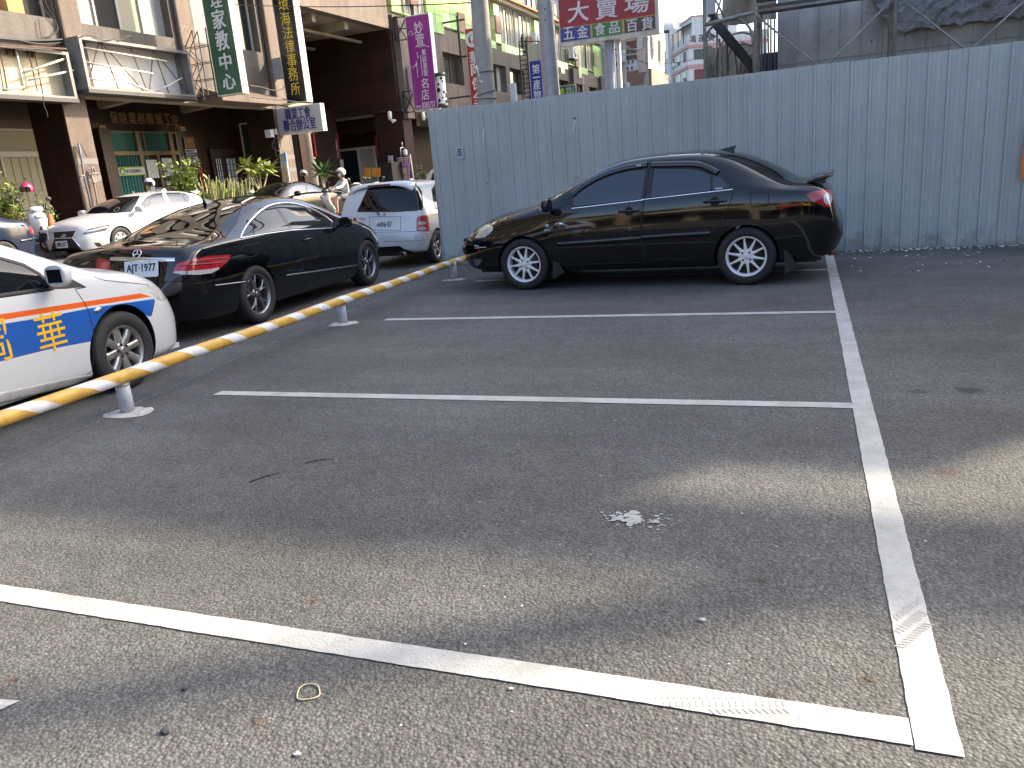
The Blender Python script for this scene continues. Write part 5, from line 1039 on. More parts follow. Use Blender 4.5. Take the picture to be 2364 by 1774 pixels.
def white_taxi():
    car = Car('taxi', 'white taxi with orange and blue side bands, behind the striped rail at the left edge', (-5.70522, 3.21565), (-.05, .9987), TAXI)
    car.arches((1.275, -1.275), .31, .352)
    sw = ct((-500, -20), (-260, 60), (0, 172), (200, 228), (330, 302), (405, 370), (445, 430), (0, 492), (-500, 560)); car.cut('window', sw); car.cut('window_rear', [(.22, 1.36), (.22, 1.0), (1.12, 1.03), (.95, 1.33)], ('ortho', 90))
    car.cut('mirror_sail', ct((585, 333), (734, 416), (560, 434), (440, 436), (470, 390)))
    car.cut('windscreen', [(-.66, .965), (.66, .965), (.53, 1.40), (-.53, 1.40)], ('ortho', 0), False, extra=lambda p: p.x > 0)
    car.cut('headlight', arc_pts(ct((1160, 436), (1200, 412), (1290, 402), (1360, 420), (1400, 460), (1418, 525), (1380, 538), (1335, 520), (1290, 482), (1200, 462), (1160, 436)), 3)[:-1])
    ostr = ct((-2600, 1024), (0, 650), (400, 590), (720, 541), (1000, 500), (1192, 470), (1290, 498), (1000, 543), (740, 583), (300, 653), (0, 702), (-2600, 1102)); car.cut('orange_band', ostr)
    blue = ct((-2600, 1141), (0, 735), (400, 671), (740, 602), (1000, 563), (1315, 518), (1310, 585), (1284, 668), (1215, 652), (1100, 655), (1010, 700), (945, 768), (903, 857), (800, 876), (400, 951), (0, 1052), (-2600, 1728)); car.cut('blue_band', blue)
    door = ct((640, 436), (702, 525), (746, 603), (790, 750), (802, 900), (793, 1050), (782, 1130), (735, 1172), (400, 1252), (0, 1338))
    car.finish(dict(body=M_WHITE, liner=M_TRIM, window=M_GLASSD, mirror_sail=M_TRIM, window_rear=M_GLASSD, windscreen=M_GLASSD, headlight=M_LAMP, orange_band=M_ORANGE, blue_band=M_BLUE), dict(window_rear='window', liner='wheel_arch'))
    car.strips('window_seal', sw, M_TRIM, None, w=.03, h=.004, closed=True)
    for p in (door, ct((640, 436), (734, 417)), ct((780, 326), (890, 360), (1000, 373), (1150, 386), (1270, 400)), ct((1284, 668), (1300, 620), (1318, 532)), ct((1415, 545), (1445, 525))): seam(car, p, w=.007)
    car.strips('sill_strip', ct((-300, 1452), (0, 1362), (400, 1270), (740, 1190)), M_SILL, None, w=.075, h=.008)
    q, n = car.seat(ct((834, 612))[0]); x = Vector((1, 0, 0)); x = (x-n*x.dot(n)).normalized(); mb = MB(); mb.lathe([(.5, 0), (.45, .010), (0, .014)], 18, 0, frameM(q, x, n.cross(x), n) @ Matrix.Diagonal((.075, .036, 1, 1))); car.add(mb, 'side_repeater', M_CHROME)
    def glyph(txt, p, w_, h_, name):
        q, n = car.seat(ct(p)[0]); x = Vector((1, 0, 0)); x = (x-n*x.dot(n)).normalized(); M = frameM(q, x, n.cross(x), n); mb = MB()
        me = text_mesh(txt, .0, .001); sx, sy = w_/me['w'], h_/me['h']; vs = []
        for v in me.vertices:                              # wrapped onto the door skin
            P = M @ Vector((v.co.x*sx, v.co.y*sy, .3)); hit = car.tree.ray_cast(P, -n); b = hit[0] if hit[0] is not None else P-n*.3
            vs.append(b+n*(.0015+.0015*(v.co.z > 0)))
        mb.add(vs, [tuple(f.vertices) for f in me.polygons]); car.add(mb, name, M_YELLOW)
    glyph('華', (437, 800), .235, .275, 'lettering'); glyph('周', (-62, 890), .235, .275, 'lettering')
    mirror_part(car, (.70, .935, .965), (.07, .09, .075), [M_WHITE, M_GLASSD, M_TRIM])
    mb = MB(); mb.cham((2.07, 0, .42), (.10, .75, .16), .02); car.add(mb, 'grille', M_TRIM)
    mb = MB(); mb.prism([(2.00, .60), (2.10, .50), (2.10, .16), (2.0, .13), (1.9, .14)], .60, .66, 0, Matrix(((1, 0, 0, 0), (0, 0, -1, 0), (0, 1, 0, 0), (0, 0, 0, 1)))) if False else mb.box((1.95, 0, .17), (.25, 1.25, .04)); car.add(mb, 'front_lip', M_WHITE)
    car.underbody(-1.8, 1.85, .17, .64); car.wheels(1.275, -1.275, .825, .305, .198, M_STEELALLOY, .19, 'broad', 8)
# ---- white hatch across the road, facing us
LUX = dict(x=(-2.12, 2.2), t=dict(
    zt=[(-2.12, .55), (-2.09, .70), (-2.05, .85), (-2.0, .98), (-1.9, 1.16), (-1.72, 1.34), (-1.6, 1.39), (-1.2, 1.43), (-.5, 1.44), (-.1, 1.425), (.2, 1.38), (.5, 1.29), (.8, 1.175), (1.05, 1.06), (1.2, 1.0), (1.5, .965), (1.8, .91), (2.0, .85), (2.1, .78), (2.16, .68), (2.2, .45)],
    zr=[(-2.12, .54), (-2.05, .80), (-1.9, 1.10), (-1.72, 1.26), (-1.4, 1.325), (-.5, 1.365), (-.1, 1.35), (.2, 1.305), (.5, 1.215), (.8, 1.10), (1.05, .99), (1.2, .945), (1.5, .91), (1.8, .855), (2.0, .79), (2.1, .72), (2.2, .44)],
    wr=[(-2.12, .5), (-1.9, .6), (-1.4, .57), (-.5, .565), (.2, .58), (.8, .68), (1.1, .73), (1.5, .72), (1.8, .66), (2.0, .57), (2.2, .44)],
    zs=[(-2.12, .52), (-2.0, .82), (-1.8, .98), (-1.3, 1.0), (0, .96), (.9, .92), (1.3, .88), (1.7, .80), (2.0, .70), (2.2, .43)],
    ws=[(-2.12, .6), (-2.0, .74), (-1.8, .79), (-1.2, .835), (0, .84), (1.2, .83), (1.6, .80), (1.9, .73), (2.07, .64), (2.2, .5)],
    zm=[(-2.12, .5), (-1.5, .6), (1.4, .58), (2.2, .42)], wm=[(-2.12, .62), (-2.0, .80), (-1.6, .865), (-1.2, .88), (1.3, .88), (1.7, .86), (1.95, .79), (2.1, .69), (2.2, .54)],
    zb=[(-2.12, .35), (-2.0, .25), (-1.5, .2), (1.5, .18), (2.0, .17), (2.15, .20), (2.2, .26)], wb=[(-2.12, .55), (-1.8, .78), (1.5, .82), (1.9, .75), (2.1, .66), (2.2, .5)],
    bow=[(-2.12, -.10), (-1.4, -.06), (0, 0), (.6, .05), (1.2, .12), (2.2, .14)]))
def white_hatch_facing():
    ax = fac(*cl((800, 1130))[0], -15.55); g = .27
    car = Car('parked_car', 'pearl white hatchback with a black spindle grille parked facing us across the road', (ax.x-.87, ax.y+1.30), (-KF, -1), LUX, gz=g)
    car.arches((1.30, -1.30), .32, .35)
    ws = cl((135, 697), (250, 590), (350, 508), (490, 428), (800, 405), (1062, 384), (985, 540), (908, 664), (600, 684)); car.cut('windscreen', ws, mirror=False)
    w1 = cl((1042, 600), (1100, 480), (1185, 400), (1300, 352), (1425, 338), (1530, 588), (1270, 640), (1180, 660)); w2 = cl((1490, 337), (1740, 332), (1850, 500), (1868, 517), (1620, 568)); w3 = cl((1750, 335), (1850, 352), (1893, 400), (1895, 465), (1875, 500), (1855, 498))
    car.cut('window_front', w1); car.cut('window_rear', w2); car.cut('quarter_window', w3); car.cut('tail_window', cl((2040, 370), (2085, 342), (2250, 470), (2130, 470)))
    car.cut('grille', cq((905, 1155), (1305, 1128), (1228, 1250), (1330, 1370), (1425, 1482), (1395, 1508), (888, 1508), (880, 1400), (925, 1262)), mirror=False)
    car.cut('headlight', cq((1395, 1205), (1450, 1132), (1520, 1092), (1870, 1018), (1860, 1060), (1800, 1130), (1600, 1168)))
    car.cut('fog_light', cq((1590, 1336), (1690, 1330), (1770, 1405), (1740, 1430), (1680, 1430)))
    car.finish(dict(body=M_PEARL, liner=M_TRIM, windscreen=M_GLASSD, window_front=M_GLASSB, window_rear=M_GLASSB, quarter_window=M_GLASSB, tail_window=M_GLASSB, grille=M_TRIM, headlight=M_LAMPD, fog_light=M_TRIM), dict(window_front='window', window_rear='window', tail_window='window', liner='wheel_arch'))
    for a in (w1, w2, w3): car.strips('window_seal', a, M_TRIM, None, w=.012, h=.003, closed=True)
    car.strips('grille_trim', cq((1305, 1128), (1228, 1250), (1330, 1370), (1425, 1482)), M_CHROME, None, w=.025, h=.01); car.strips('grille_bar', cq((925, 1262), (1228, 1252)), M_PEARL, None, w=.02, h=.008, mirror=False)
    car.strips('light_strip', cq((1450, 1150), (1600, 1120), (1840, 1060)), M_LAMPW, None, w=.035, h=.004); car.strips('panel_gap', cl((1010, 790), (1040, 900)), M_GREYGAP, None, w=.008, h=.001)
    car.strips('panel_gap', cl((1560, 590), (1640, 800), (1660, 1000)), M_GREYGAP, None, w=.008, h=.001)
    q, n = car.seat(cq((1062, 1362))[0]); plate(car, q+n*.02, (n.x, n.y, 0), .38, .165, 'AMB·3577')
    q, n = car.seat(cq((1085, 1218))[0]); x = Vector((0, 0, 1)).cross(n).normalized(); M = frameM(q, x, n.cross(x), n); mb = MB(); mb.tube([M @ Vector((.062*cos(2*pi*k/24), .042*sin(2*pi*k/24), .008)) for k in range(25)], .006, 6); mb.tube([M @ Vector(p) for p in ((.015, .034, .008), (-.022, -.018, .008), (.045, -.018, .008))], .006, 6); car.add(mb, 'badge', M_CHROME)
    mirror_part(car, (.72, 1.0, 1.02), (.085, .12, .085), [M_PEARL, M_GLASSD, M_PEARL])
    mb = MB(); mb.add([(-1.05, -.03, 1.43), (-1.05, .03, 1.43), (-1.22, 0, 1.425), (-1.2, 0, 1.50), (-1.25, -.03, 1.42), (-1.25, .03, 1.42)], [(0, 1, 3), (1, 5, 3), (0, 3, 4), (3, 5, 4)]); car.add(mb, 'roof_aerial', M_PEARL)
    mb = MB(); mb.prism([(-1.55, 1.37), (-1.80, 1.375), (-1.93, 1.35), (-1.80, 1.29)], -.56, .56, 0, Matrix(((1, 0, 0, 0), (0, 0, 1, 0), (0, 1, 0, 0), (0, 0, 0, 1)))); car.add(mb, 'spoiler', M_PEARL)
    car.underbody(-1.9, 1.95, .18, .66); car.wheels(1.30, -1.30, .865, .318, .205, M_ALLOY, .205, 'broad', 7)

# ---- navy saloon cut by the left edge (its tail shows)
def navy_saloon():
    e = fac(*cq((720, 1330))[0], -15.8)
    car = Car('parked_car', 'dark blue saloon of which only the tail shows at the left edge, across the road', (e.x-.86, e.y-2.22), (-KF, -1), SED, gz=.26)
    car.arches((1.30, -1.30), .31, .345)
    for k, a, b in (('window_front', (-.12, 1.36), (.62, .96)), ('window_rear', (-.95, 1.36), (-.20, .99))): car.cut(k, [(-a[0]-.0, a[1]), (-a[0], b[1]), (-b[0], b[1]), (-b[0]+(.35 if 'front' in k else 0), a[1])], ('ortho', 90))
    car.cut('windscreen', [(-.66, .985), (.66, .985), (.52, 1.41), (-.52, 1.41)], ('ortho', 0), False, extra=lambda p: p.x > 0); car.cut('rear_window', [(-.60, 1.105), (.60, 1.105), (.50, 1.405), (-.50, 1.405)], ('ortho', 180), False, extra=lambda p: p.x < -.8)
    car.cut('tail_light', [(2.02, .86), (2.02, .70), (2.3, .70), (2.3, .88)], ('ortho', 90)); car.cut('headlight', [(-2.2, .58), (-1.85, .62), (-1.85, .76), (-2.2, .76)], ('ortho', 90))
    car.finish(dict(body=M_NAVY, liner=M_TRIM, window_front=M_GLASSD, window_rear=M_GLASSD, windscreen=M_GLASSD, rear_window=M_GLASSD, tail_light=M_RED, headlight=M_LAMP), dict(window_front='window', window_rear='window', liner='wheel_arch'))
    car.strips('panel_gap', [(1.75, .93), (1.75, .78), (1.52, .76), (1.50, .93)], M_SEAM, None, kind=('ortho', 90), w=.008, h=.001, closed=True, step=.03); car.strips('bumper_strip', [(1.72, .58), (2.1, .60), (2.22, .60)], M_NAVY, None, kind=('ortho', 90), w=.05, h=.02)
    car.strips('rub_strip', [(-1.0, .52), (1.0, .52)], M_NAVY, None, kind=('ortho', 90), w=.05, h=.012)
    mirror_part(car, (.90, .945, .995), (.075, .115, .085), [M_NAVY, M_GLASSD, M_NAVY]); car.underbody(-2.05, 2.0, .2); car.wheels(1.30, -1.30, .835, .312, .2, M_ALLOY, .19, 'broad', 6)

# ---- black fastback behind, facing us
def black_fastback():
    a = fac(*cm((590, 392))[0], -15.6)
    car = Car('parked_car', 'black fastback coupe facing us across the road, behind the scooter rider and the plants', (a.x-.86, a.y+1.15), (-KF, -1), COUPE, gz=.36)
    car.arches((1.38, -1.38), .32, .352)
    car.cut('windscreen', cm((222, 396), (300, 330), (380, 288), (470, 272), (598, 270), (560, 330), (500, 398), (350, 398)), mirror=False)
    car.cut('window_front', cm((608, 345), (640, 305), (680, 285), (750, 285), (765, 352), (620, 382))); car.cut('quarter_window', cm((768, 290), (800, 295), (860, 325), (862, 335), (780, 350)))
    car.cut('headlight', [(-.86, .62), (-.55, .60), (-.52, .74), (-.86, .76)], ('ortho', 0), False); car.cut('headlight', [(.86, .62), (.55, .60), (.52, .74), (.86, .76)], ('ortho', 0), False); car.cut('grille', [(-.45, .58), (.45, .58), (.42, .74), (-.42, .74)], ('ortho', 0), False)
    car.finish(dict(body=M_BLACK, liner=M_TRIM, windscreen=M_GLASSD, window_front=M_GLASSB, quarter_window=M_GLASSB, headlight=M_LAMP, grille=M_TRIM), dict(window_front='window', liner='wheel_arch'))
    car.strips('panel_gap', [(-.95, .88), (-1.0, .5), (-.92, .25), (.35, .25), (.55, .6), (.45, .9)], M_SEAM, None, kind=('ortho', 90), w=.009, h=.001, step=.03)
    handle(car, cm((755, 385))[0], 'photo', .2, [M_CHROME, M_SEAM], None, mirror=False, cup=False)
    mirror_part(car, (.62, 1.0, .97), (.08, .12, .085), [M_BLACK, M_GLASSD, M_BLACK]); car.underbody(-2.2, 1.95, .18, .68); car.wheels(1.38, -1.38, .875, .325, .235, M_GUNALLOY, .225, 'broad', 5)

# ---- pale SUV peeping out beside the end of the fence
def pale_suv():
    car = Car('parked_car', 'pale gold tall car peeping out between the white hatchback and the fence end', (-9.72, 23.2), (.03, 1), dict(x=HATCH['x'], t={k: ([(x, z*1.16) for x, z in v] if k[0] == 'z' else [(x, z*1.12) for x, z in v] if k[0] == 'w' else v) for k, v in HATCH['t'].items()}), gz=.12)
    car.arches((1.18, -1.18), .33, .36)
    car.cut('rear_window', [(-.62, 1.08), (.62, 1.08), (.54, 1.48), (-.54, 1.48)], ('ortho', 180), False, extra=lambda p: p.x < -1.3)
    for k, a, b in (('window_front', -.02, .62), ('window_rear', -.75, -.08), ('quarter_window', -1.45, -.82)): car.cut(k, [(-a, 1.5), (-a, 1.08), (-b, 1.08), (-b+(.3 if 'front' in k else 0), 1.5)], ('ortho', 90))
    car.cut('windscreen', [(-.68, 1.12), (.68, 1.12), (.58, 1.52), (-.58, 1.52)], ('ortho', 0), False, extra=lambda p: p.x > 0); car.cut('tail_light', [(-.84, .75), (-.70, .75), (-.68, 1.02), (-.84, 1.02)], ('ortho', 180), False); car.cut('tail_light', [(.84, .75), (.70, .75), (.68, 1.02), (.84, 1.02)], ('ortho', 180), False)
    car.finish(dict(body=M_CHAMP, liner=M_TRIM, rear_window=M_GLASSD, window_front=M_GLASSD, window_rear=M_GLASSD, quarter_window=M_GLASSD, windscreen=M_GLASSD, tail_light=M_RED), dict(window_front='window', window_rear='window', liner='wheel_arch'))
    car.underbody(-1.65, 1.7, .22, .6); car.wheels(1.18, -1.18, .86, .33, .21, M_ALLOY, .2, 'broad', 5)
M_CHAMP = mat('champagne_paint', (.50, .46, .40), .3, coat=.8)
# ------------------------------------------------------------------ buildings across the road
A = lambda *p: crop(0, 0, 600, p)
B = lambda *p: crop(500, 0, 600, p)
C_ = lambda *p: crop(900, 0, 600, p)
F_ = lambda *p: crop(1150, 0, 500, p)
S_ = lambda *p: crop(500, 200, 300, p)
def sb(mb, n0, n1, y0, y1, z0, z1, mi=0):
    vs = [street(n, y, z) for n in (n0, n1) for y in (y0, y1) for z in (z0, z1)]; return mb.add(vs, [(0, 1, 3, 2), (4, 6, 7, 5), (0, 4, 5, 1), (2, 3, 7, 6), (0, 2, 6, 4), (1, 5, 7, 3)], mi)
def stile(name, base, joint, tw, th, rough, var=.2, stain=.0, spec=.5, jw=.012):
    """stone slabs with thin joints laid out by world position"""
    m = mat(name, base, rough, spec=spec, var=var, vscale=14, stain=stain, vcol=tuple(min(1, c*1.25) for c in base)); nt = m.node_tree; N = nt.nodes; L = nt.links; b = N['Principled BSDF']
    src = b.inputs['Base Color'].links[0].from_socket; gp = N.new('ShaderNodeNewGeometry'); sp = N.new('ShaderNodeSeparateXYZ'); L.new(gp.outputs['Position'], sp.inputs[0])
    def M2(op, a, b_=None):
        x = N.new('ShaderNodeMath'); x.operation = op
        for i, s in enumerate((a, b_)):
            if s is None: continue
            if hasattr(s, 'links'): L.new(s, x.inputs[i])
            else: x.inputs[i].default_value = s
        return x.outputs[0]
    h = M2('ADD', sp.outputs[0], sp.outputs[1]); a = M2('LESS_THAN', M2('FRACT', M2('DIVIDE', h, tw)), jw/tw); c = M2('LESS_THAN', M2('FRACT', M2('DIVIDE', sp.outputs[2], th)), jw/th); f = M2('MAXIMUM', a, c)
    wn_ = N.new('ShaderNodeTexWhiteNoise'); wn_.noise_dimensions = '2D'; cb = N.new('ShaderNodeCombineXYZ'); L.new(M2('FLOOR', M2('DIVIDE', h, tw)), cb.inputs[0]); L.new(M2('FLOOR', M2('DIVIDE', sp.outputs[2], th)), cb.inputs[1]); L.new(cb.outputs[0], wn_.inputs['Vector'])
    mm = N.new('ShaderNodeMapRange'); mm.inputs[3].default_value = .82; mm.inputs[4].default_value = 1.15; L.new(wn_.outputs['Value'], mm.inputs[0]); mv = N.new('ShaderNodeMix'); mv.data_type = 'RGBA'; mv.blend_type = 'MULTIPLY'; mv.inputs[0].default_value = 1; L.new(src, mv.inputs[6]); L.new(mm.outputs[0], mv.inputs[7])
    mx = N.new('ShaderNodeMix'); mx.data_type = 'RGBA'; L.new(f, mx.inputs[0]); L.new(mv.outputs[2], mx.inputs[6]); mx.inputs[7].default_value = (*joint, 1); L.new(mx.outputs[2], b.inputs['Base Color']); return m
M_GRAN = stile('flamed_granite', (.130, .096, .077), (.07, .055, .047), 1.15, .98, .75, .22, .28); M_GRANG = stile('grey_granite_band', (.098, .082, .072), (.055, .045, .04), 1.15, .98, .7, .3, .4); M_POL = stile('polished_dark_granite', (.028, .014, .011), (.06, .038, .032), .9, .75, .32, .35, 0, .25); M_GRAN2 = stile('grey_brown_granite', (.125, .102, .086), (.06, .05, .044), .9, .78, .7, .25, .42)
M_CEIL = mat('cream_soffit', (.25, .22, .17), .8, var=.15, vscale=3, stain=.15); M_WIN = mat('window_glass', (.020, .028, .028), .05, spec=.7); M_FR = mat('pale_window_frame', (.40, .37, .33), .5); M_BRZ = mat('bronze_frame', (.16, .12, .07), .4, metal=.3)
M_DARK = mat('dark_interior', (.008, .008, .008), .8); M_CURT = mat('cream_blind', (.31, .30, .22), .8, var=.08, vscale=2, stretch=(1, 30, .3)); M_TEAL = mat('teal_curtain', (.045, .17, .155), .8, var=.25, vscale=3, stretch=(1, 8, .2)); M_PAPER = mat('white_paper_sheet', (.58, .60, .62), .8)
M_REDP = mat('red_couplet', (.50, .035, .045), .7, var=.15, vscale=8); M_PINKP = mat('pink_couplet', (.60, .07, .17), .7); M_GOLDP = mat('gold_couplet', (.40, .19, .03), .7); M_BLK = mat('black_ink', (.01, .01, .01), .7); M_STEEL = mat('black_steel', (.02, .02, .021), .5); M_CURTW = mat('white_curtain', (.33, .33, .31), .85, var=.2, vscale=2, stretch=(1, 12, .2))
FW = lambda u, v, n: fac(u, v, n)
def facM(P): return frameM(P, SDIR, Vector((0, 0, 1)), SOUT)
def window(root, n, y0, y1, z0, z1, fill, panes=3, name='window', frame=None):
    """recessed window: frame with mullions, and glass, blind or curtain panes as children"""
    mb = MB(); w = .05
    for a, b in ((y0, y0+w), (y1-w, y1)): sb(mb, n-.04, n+.04, a, b, z0, z1)
    for a, b in ((z0, z0+w), (z1-w, z1)): sb(mb, n-.038, n+.038, y0+w, y1-w, a, b)
    for k in range(1, panes): y = y0+(y1-y0)*k/panes; sb(mb, n-.036, n+.036+.01*(k % 2), y-.03, y+.03, z0+w, z1-w)
    f = mb.build(name, frame or M_FR, root)
    for k in range(panes):
        a, b = y0+(y1-y0)*k/panes, y0+(y1-y0)*(k+1)/panes; mb = MB(); m_ = fill[k % len(fill)]; sb(mb, n-.07, n-.015, a+.01, b-.01, z0+.01, z1-.01); mb.build('pane' if m_ in (M_WIN, M_DARK) else 'blind', m_, f)
    return f
def brown_building():
    root = thing('arcade_building', 'brown granite arcade building with dark shopfronts and two stripped sign boxes at the left', 'building', street(-19, 18, 0)); SOUTHY = -34
    # ground floor: deep arcade; dark polished back wall with openings
    mb = MB(); sb(mb, -23.2, -22.8, SOUTHY, 14.2, .4, 5.2); sb(mb, -23.2, -22.8, 19.55, 21.25, .4, 5.2); sb(mb, -23.2, -22.8, 14.2, 19.55, 3.95, 5.2); sb(mb, -23.2, -22.8, 21.25, 25.0, 3.97, 5.2); sb(mb, -23.2, -22.8, 25.0, 26.62, .4, 5.2); sb(mb, -23.2, -22.8, 26.62, 28.3, 3.35, 5.2); sb(mb, -23.2, -22.8, 28.3, 36, .4, 5.2); sb(mb, -23.6, -23.45, 13, 29, .4, 4.5)
    mb.build('wall', M_POL, root)
    mb = MB(); sb(mb, -23.1, -19.5, SOUTHY, 28.7, 5.16, 5.4); mb.build('soffit', M_CEIL, root); mb = MB(); sb(mb, -19.5, -18.98, SOUTHY, 28.7, 4.46, 4.80); mb.build('edge_beam', M_CEIL, root)
    for y in (16.5, 20.7, 24.5, 10.0): mb = MB(); vs = [street(n_, y_+(n_+19)*-.32, z_) for n_ in (-22.8, -19.5) for y_ in (y-.15, y+.15) for z_ in (4.68, 5.15)]; mb.add(vs, [(0, 1, 3, 2), (4, 6, 7, 5), (0, 4, 5, 1), (2, 3, 7, 6), (0, 2, 6, 4), (1, 5, 7, 3)]); mb.build('beam', M_CEIL, root)
    for k, (y0, y1) in enumerate(((17.12, 17.88), (13.55, 14.15), (26.15, 27.0), (9.2, 9.9), (4.5, 5.2), (-1, -.3), (-7, -6.3), (-13, -12.3), (-19, -18.3), (-25, -24.3))):
        mb = MB(); sb(mb, -20.3, -19.0, y0, y1, .4, 4.458, 0); sb(mb, -20.29, -18.985, y0-.03, y1+.01, .4, .9, 1); sb(mb, -20.28, -19.03, y0-.02, y0-.001, .9, 4.45, 1)
        for z in (2.15, 2.62): sb(mb, -19.005, -18.992, y0+.002, y1-.002, z, z+.16, 2)
        mb.build('pillar', [M_GRAN, M_POL, mat('grey_stone_band', (.13, .12, .115), .5)], root)
    mb = MB(); sb(mb, -22.8, -22.45, 21.3, 21.75, .45, 4.0, 0); sb(mb, -22.45, -22.44, 21.31, 21.74, .45, 1.75, 1); mb.build('shop_pier', [M_POL, M_GRAN], root)  # paler granite facing paints in the pier's sunlit foot
    # upper wall: spandrels, piers between the windows, pilasters
    ZS, ZW = 6.42, 8.35
    mb = MB(); sb(mb, -19.5, -19.0, SOUTHY, 28.7, 4.80, ZS); sb(mb, -19.5, -19.0, SOUTHY, 28.7, ZW, 10.4)
    ops = [(14.0, 17.45), (18.24, 21.7), (22.72, 25.95)]+[(13.0-4.6*k-3.5, 13.0-4.6*k) for k in range(10)]; ops.sort(); y = SOUTHY
    for a, b in ops: sb(mb, -19.5, -19.0, y, a, ZS, ZW); y = b
    sb(mb, -19.5, -19.0, y, 28.7, ZS, ZW)
    for a, b in ops: sb(mb, -19.5, -19.0, a-.0, a+.0001, 10.4, 10.41)
    sb(mb, -19.5, -19.0, SOUTHY, 36, 10.4, 10.9); sb(mb, -19.5, -19.0, SOUTHY, 36, 12.6, 14.2); sb(mb, -19.5, -19.0, SOUTHY, 36, 16.0, 17.6); sb(mb, -19.5, -19.0, SOUTHY, 36, 19.4, 21.2)
    for k in range(18): sb(mb, -19.5, -19.02, SOUTHY+4*k, SOUTHY+4*k+.8, 10.9, 12.6); sb(mb, -19.5, -19.02, SOUTHY+4*k, SOUTHY+4*k+.8, 14.2, 16); sb(mb, -19.5, -19.02, SOUTHY+4*k, SOUTHY+4*k+.8, 17.6, 19.4)
    mb.build('front_wall', M_GRANG, root)
    mb = MB(); sb(mb, -19.9, -19.45, SOUTHY, 36, 10.6, 20); mb.build('pane', M_WIN, root)
    for y0, y1 in ((17.52, 18.18), (21.86, 22.46), (26.2, 27.1)): mb = MB(); sb(mb, -19.0, -18.84 if y0 < 25 else -18.80, y0, y1, 4.62, 21.2); mb.build('pilaster', M_GRAN, root, bevel=.05)
    for a, b in ops:
        f = [M_CURTW, M_DARK, M_CURT, M_CURTW] if abs(a-18.24) < .1 else [M_CURT, M_CURT, M_DARK, M_DARK] if abs(a-14) < .1 else [M_WIN, M_CURTW, M_WIN]
        window(root, -19.33, a, b, ZS, ZW, f, len(f))
    mb = MB(); sb(mb, -19.30, -19.0, 16.15, 16.6, ZS+.005, ZW); mb.build('wooden_board', mat('weathered_ply', (.42, .22, .07), .7, var=.4, vscale=4, stretch=(1, 6, .5)), root)
    mb = MB(); vs = [street(-19.0, 22.3, 4.47), street(-18.0, 22.3, 4.47), street(-18.0, 22.3, 4.68), street(-19.0, 22.3, 5.0), street(-19.0, 25.4, 4.47), street(-18.0, 25.4, 4.47), street(-18.0, 25.4, 4.68), street(-19.0, 25.4, 5.0)]
    mb.add(vs, [(0, 1, 2, 3), (7, 6, 5, 4), (0, 4, 5, 1), (1, 5, 6, 2), (2, 6, 7, 3)]); mb.build('ledge', M_GRAN, root)
    # tall recess: slab over it with beams, far wall, back wall
    mb = MB(); sb(mb, -19.5, -19.0, 28.7, 35.6, 8.42, 10.4); mb.build('recess_lintel', M_GRAN, root)
    mb = MB(); sb(mb, -29, -19.5, 28.7, 36, 8.44, 8.7)
    for y in (30.2, 32.6): sb(mb, -29, -19.5, y, y+.25, 8.1, 8.439)
    for n in (-20.6, -23.2, -26): sb(mb, n-.2, n, 28.7, 36, 8.0, 8.0991)
    mb.build('soffit', M_CEIL, root)
    mb = MB(); sb(mb, -29, -19.05, 35.7, 36.0, 4.75, 8.43); sb(mb, -29.3, -29, 28, 37, .4, 8.43); sb(mb, -29, -19.6, 28.3, 28.68, .4, 5.2); sb(mb, -29, -22.9, 28.3, 28.69, 5.2, 8.43); mb.build('recess_wall', M_POL, root)
    # shopfront one: cream blinds
    f = window(root, -22.75, 16.35, 19.3, .55, 3.95, [M_CURT, M_CURT], 2, 'shop_window', M_FR); mb = MB(); sb(mb, -22.80, -22.66, 16.4, 19.25, 3.12, 3.28); mb.build('transom', M_FR, f)
    for k in range(10): mb = MB(); y = 16.5+.275*k; sb(mb, -22.765, -22.745, y, y+.02, .6, 3.1); mb.build('blind_slat', mat('blind_edge', (.30, .29, .22), .8), f)
    # shopfront two: teal curtain behind bronze frames, a door with papers
    f = window(root, -22.72, 21.78, 25.0, .5, 3.95, [M_TEAL, M_DARK], 2, 'shop_window', M_BRZ)
    mb = MB(); sb(mb, -22.77, -22.62, 21.82, 24.96, 3.12, 3.26); sb(mb, -22.76, -22.63, 23.0, 23.16, .5, 3.95); sb(mb, -22.76, -22.63, 24.55, 24.72, .5, 3.95); sb(mb, -22.755, -22.635, 23.16, 24.55, 1.85, 1.97); sb(mb, -22.755, -22.635, 23.8, 23.93, .5, 3.12); mb.build('glazing_bar', M_BRZ, f)
    mb = MB(); sb(mb, -22.78, -22.735, 22.6, 24.5, 3.27, 3.9); mb.build('blind', M_TEAL, f)
    for k in range(9): mb = MB(); y = 21.85+.13*k; mb.tube([street(-22.70, y, .6), street(-22.70, y, 3.1)], .055, 8); mb.build('curtain_fold', M_TEAL, f)
    for (y0, y1, z0, z1) in ((23.22, 23.72, 2.3, 2.95), (23.98, 24.48, 2.35, 3.0), (23.2, 23.4, 1.4, 2.0), (23.45, 23.85, 1.35, 1.9), (24.0, 24.2, 2.02, 2.18)): mb = MB(); sb(mb, -22.625, -22.615, y0, y1, z0, z1); mb.build('paper_sheet', M_PAPER, f)
    # lattice double door in the third bay
    d = thing_part(root, 'door', -22.72, 26.65, 28.28, .45, 3.33, mat('dark_wood', (.035, .014, .012), .4))
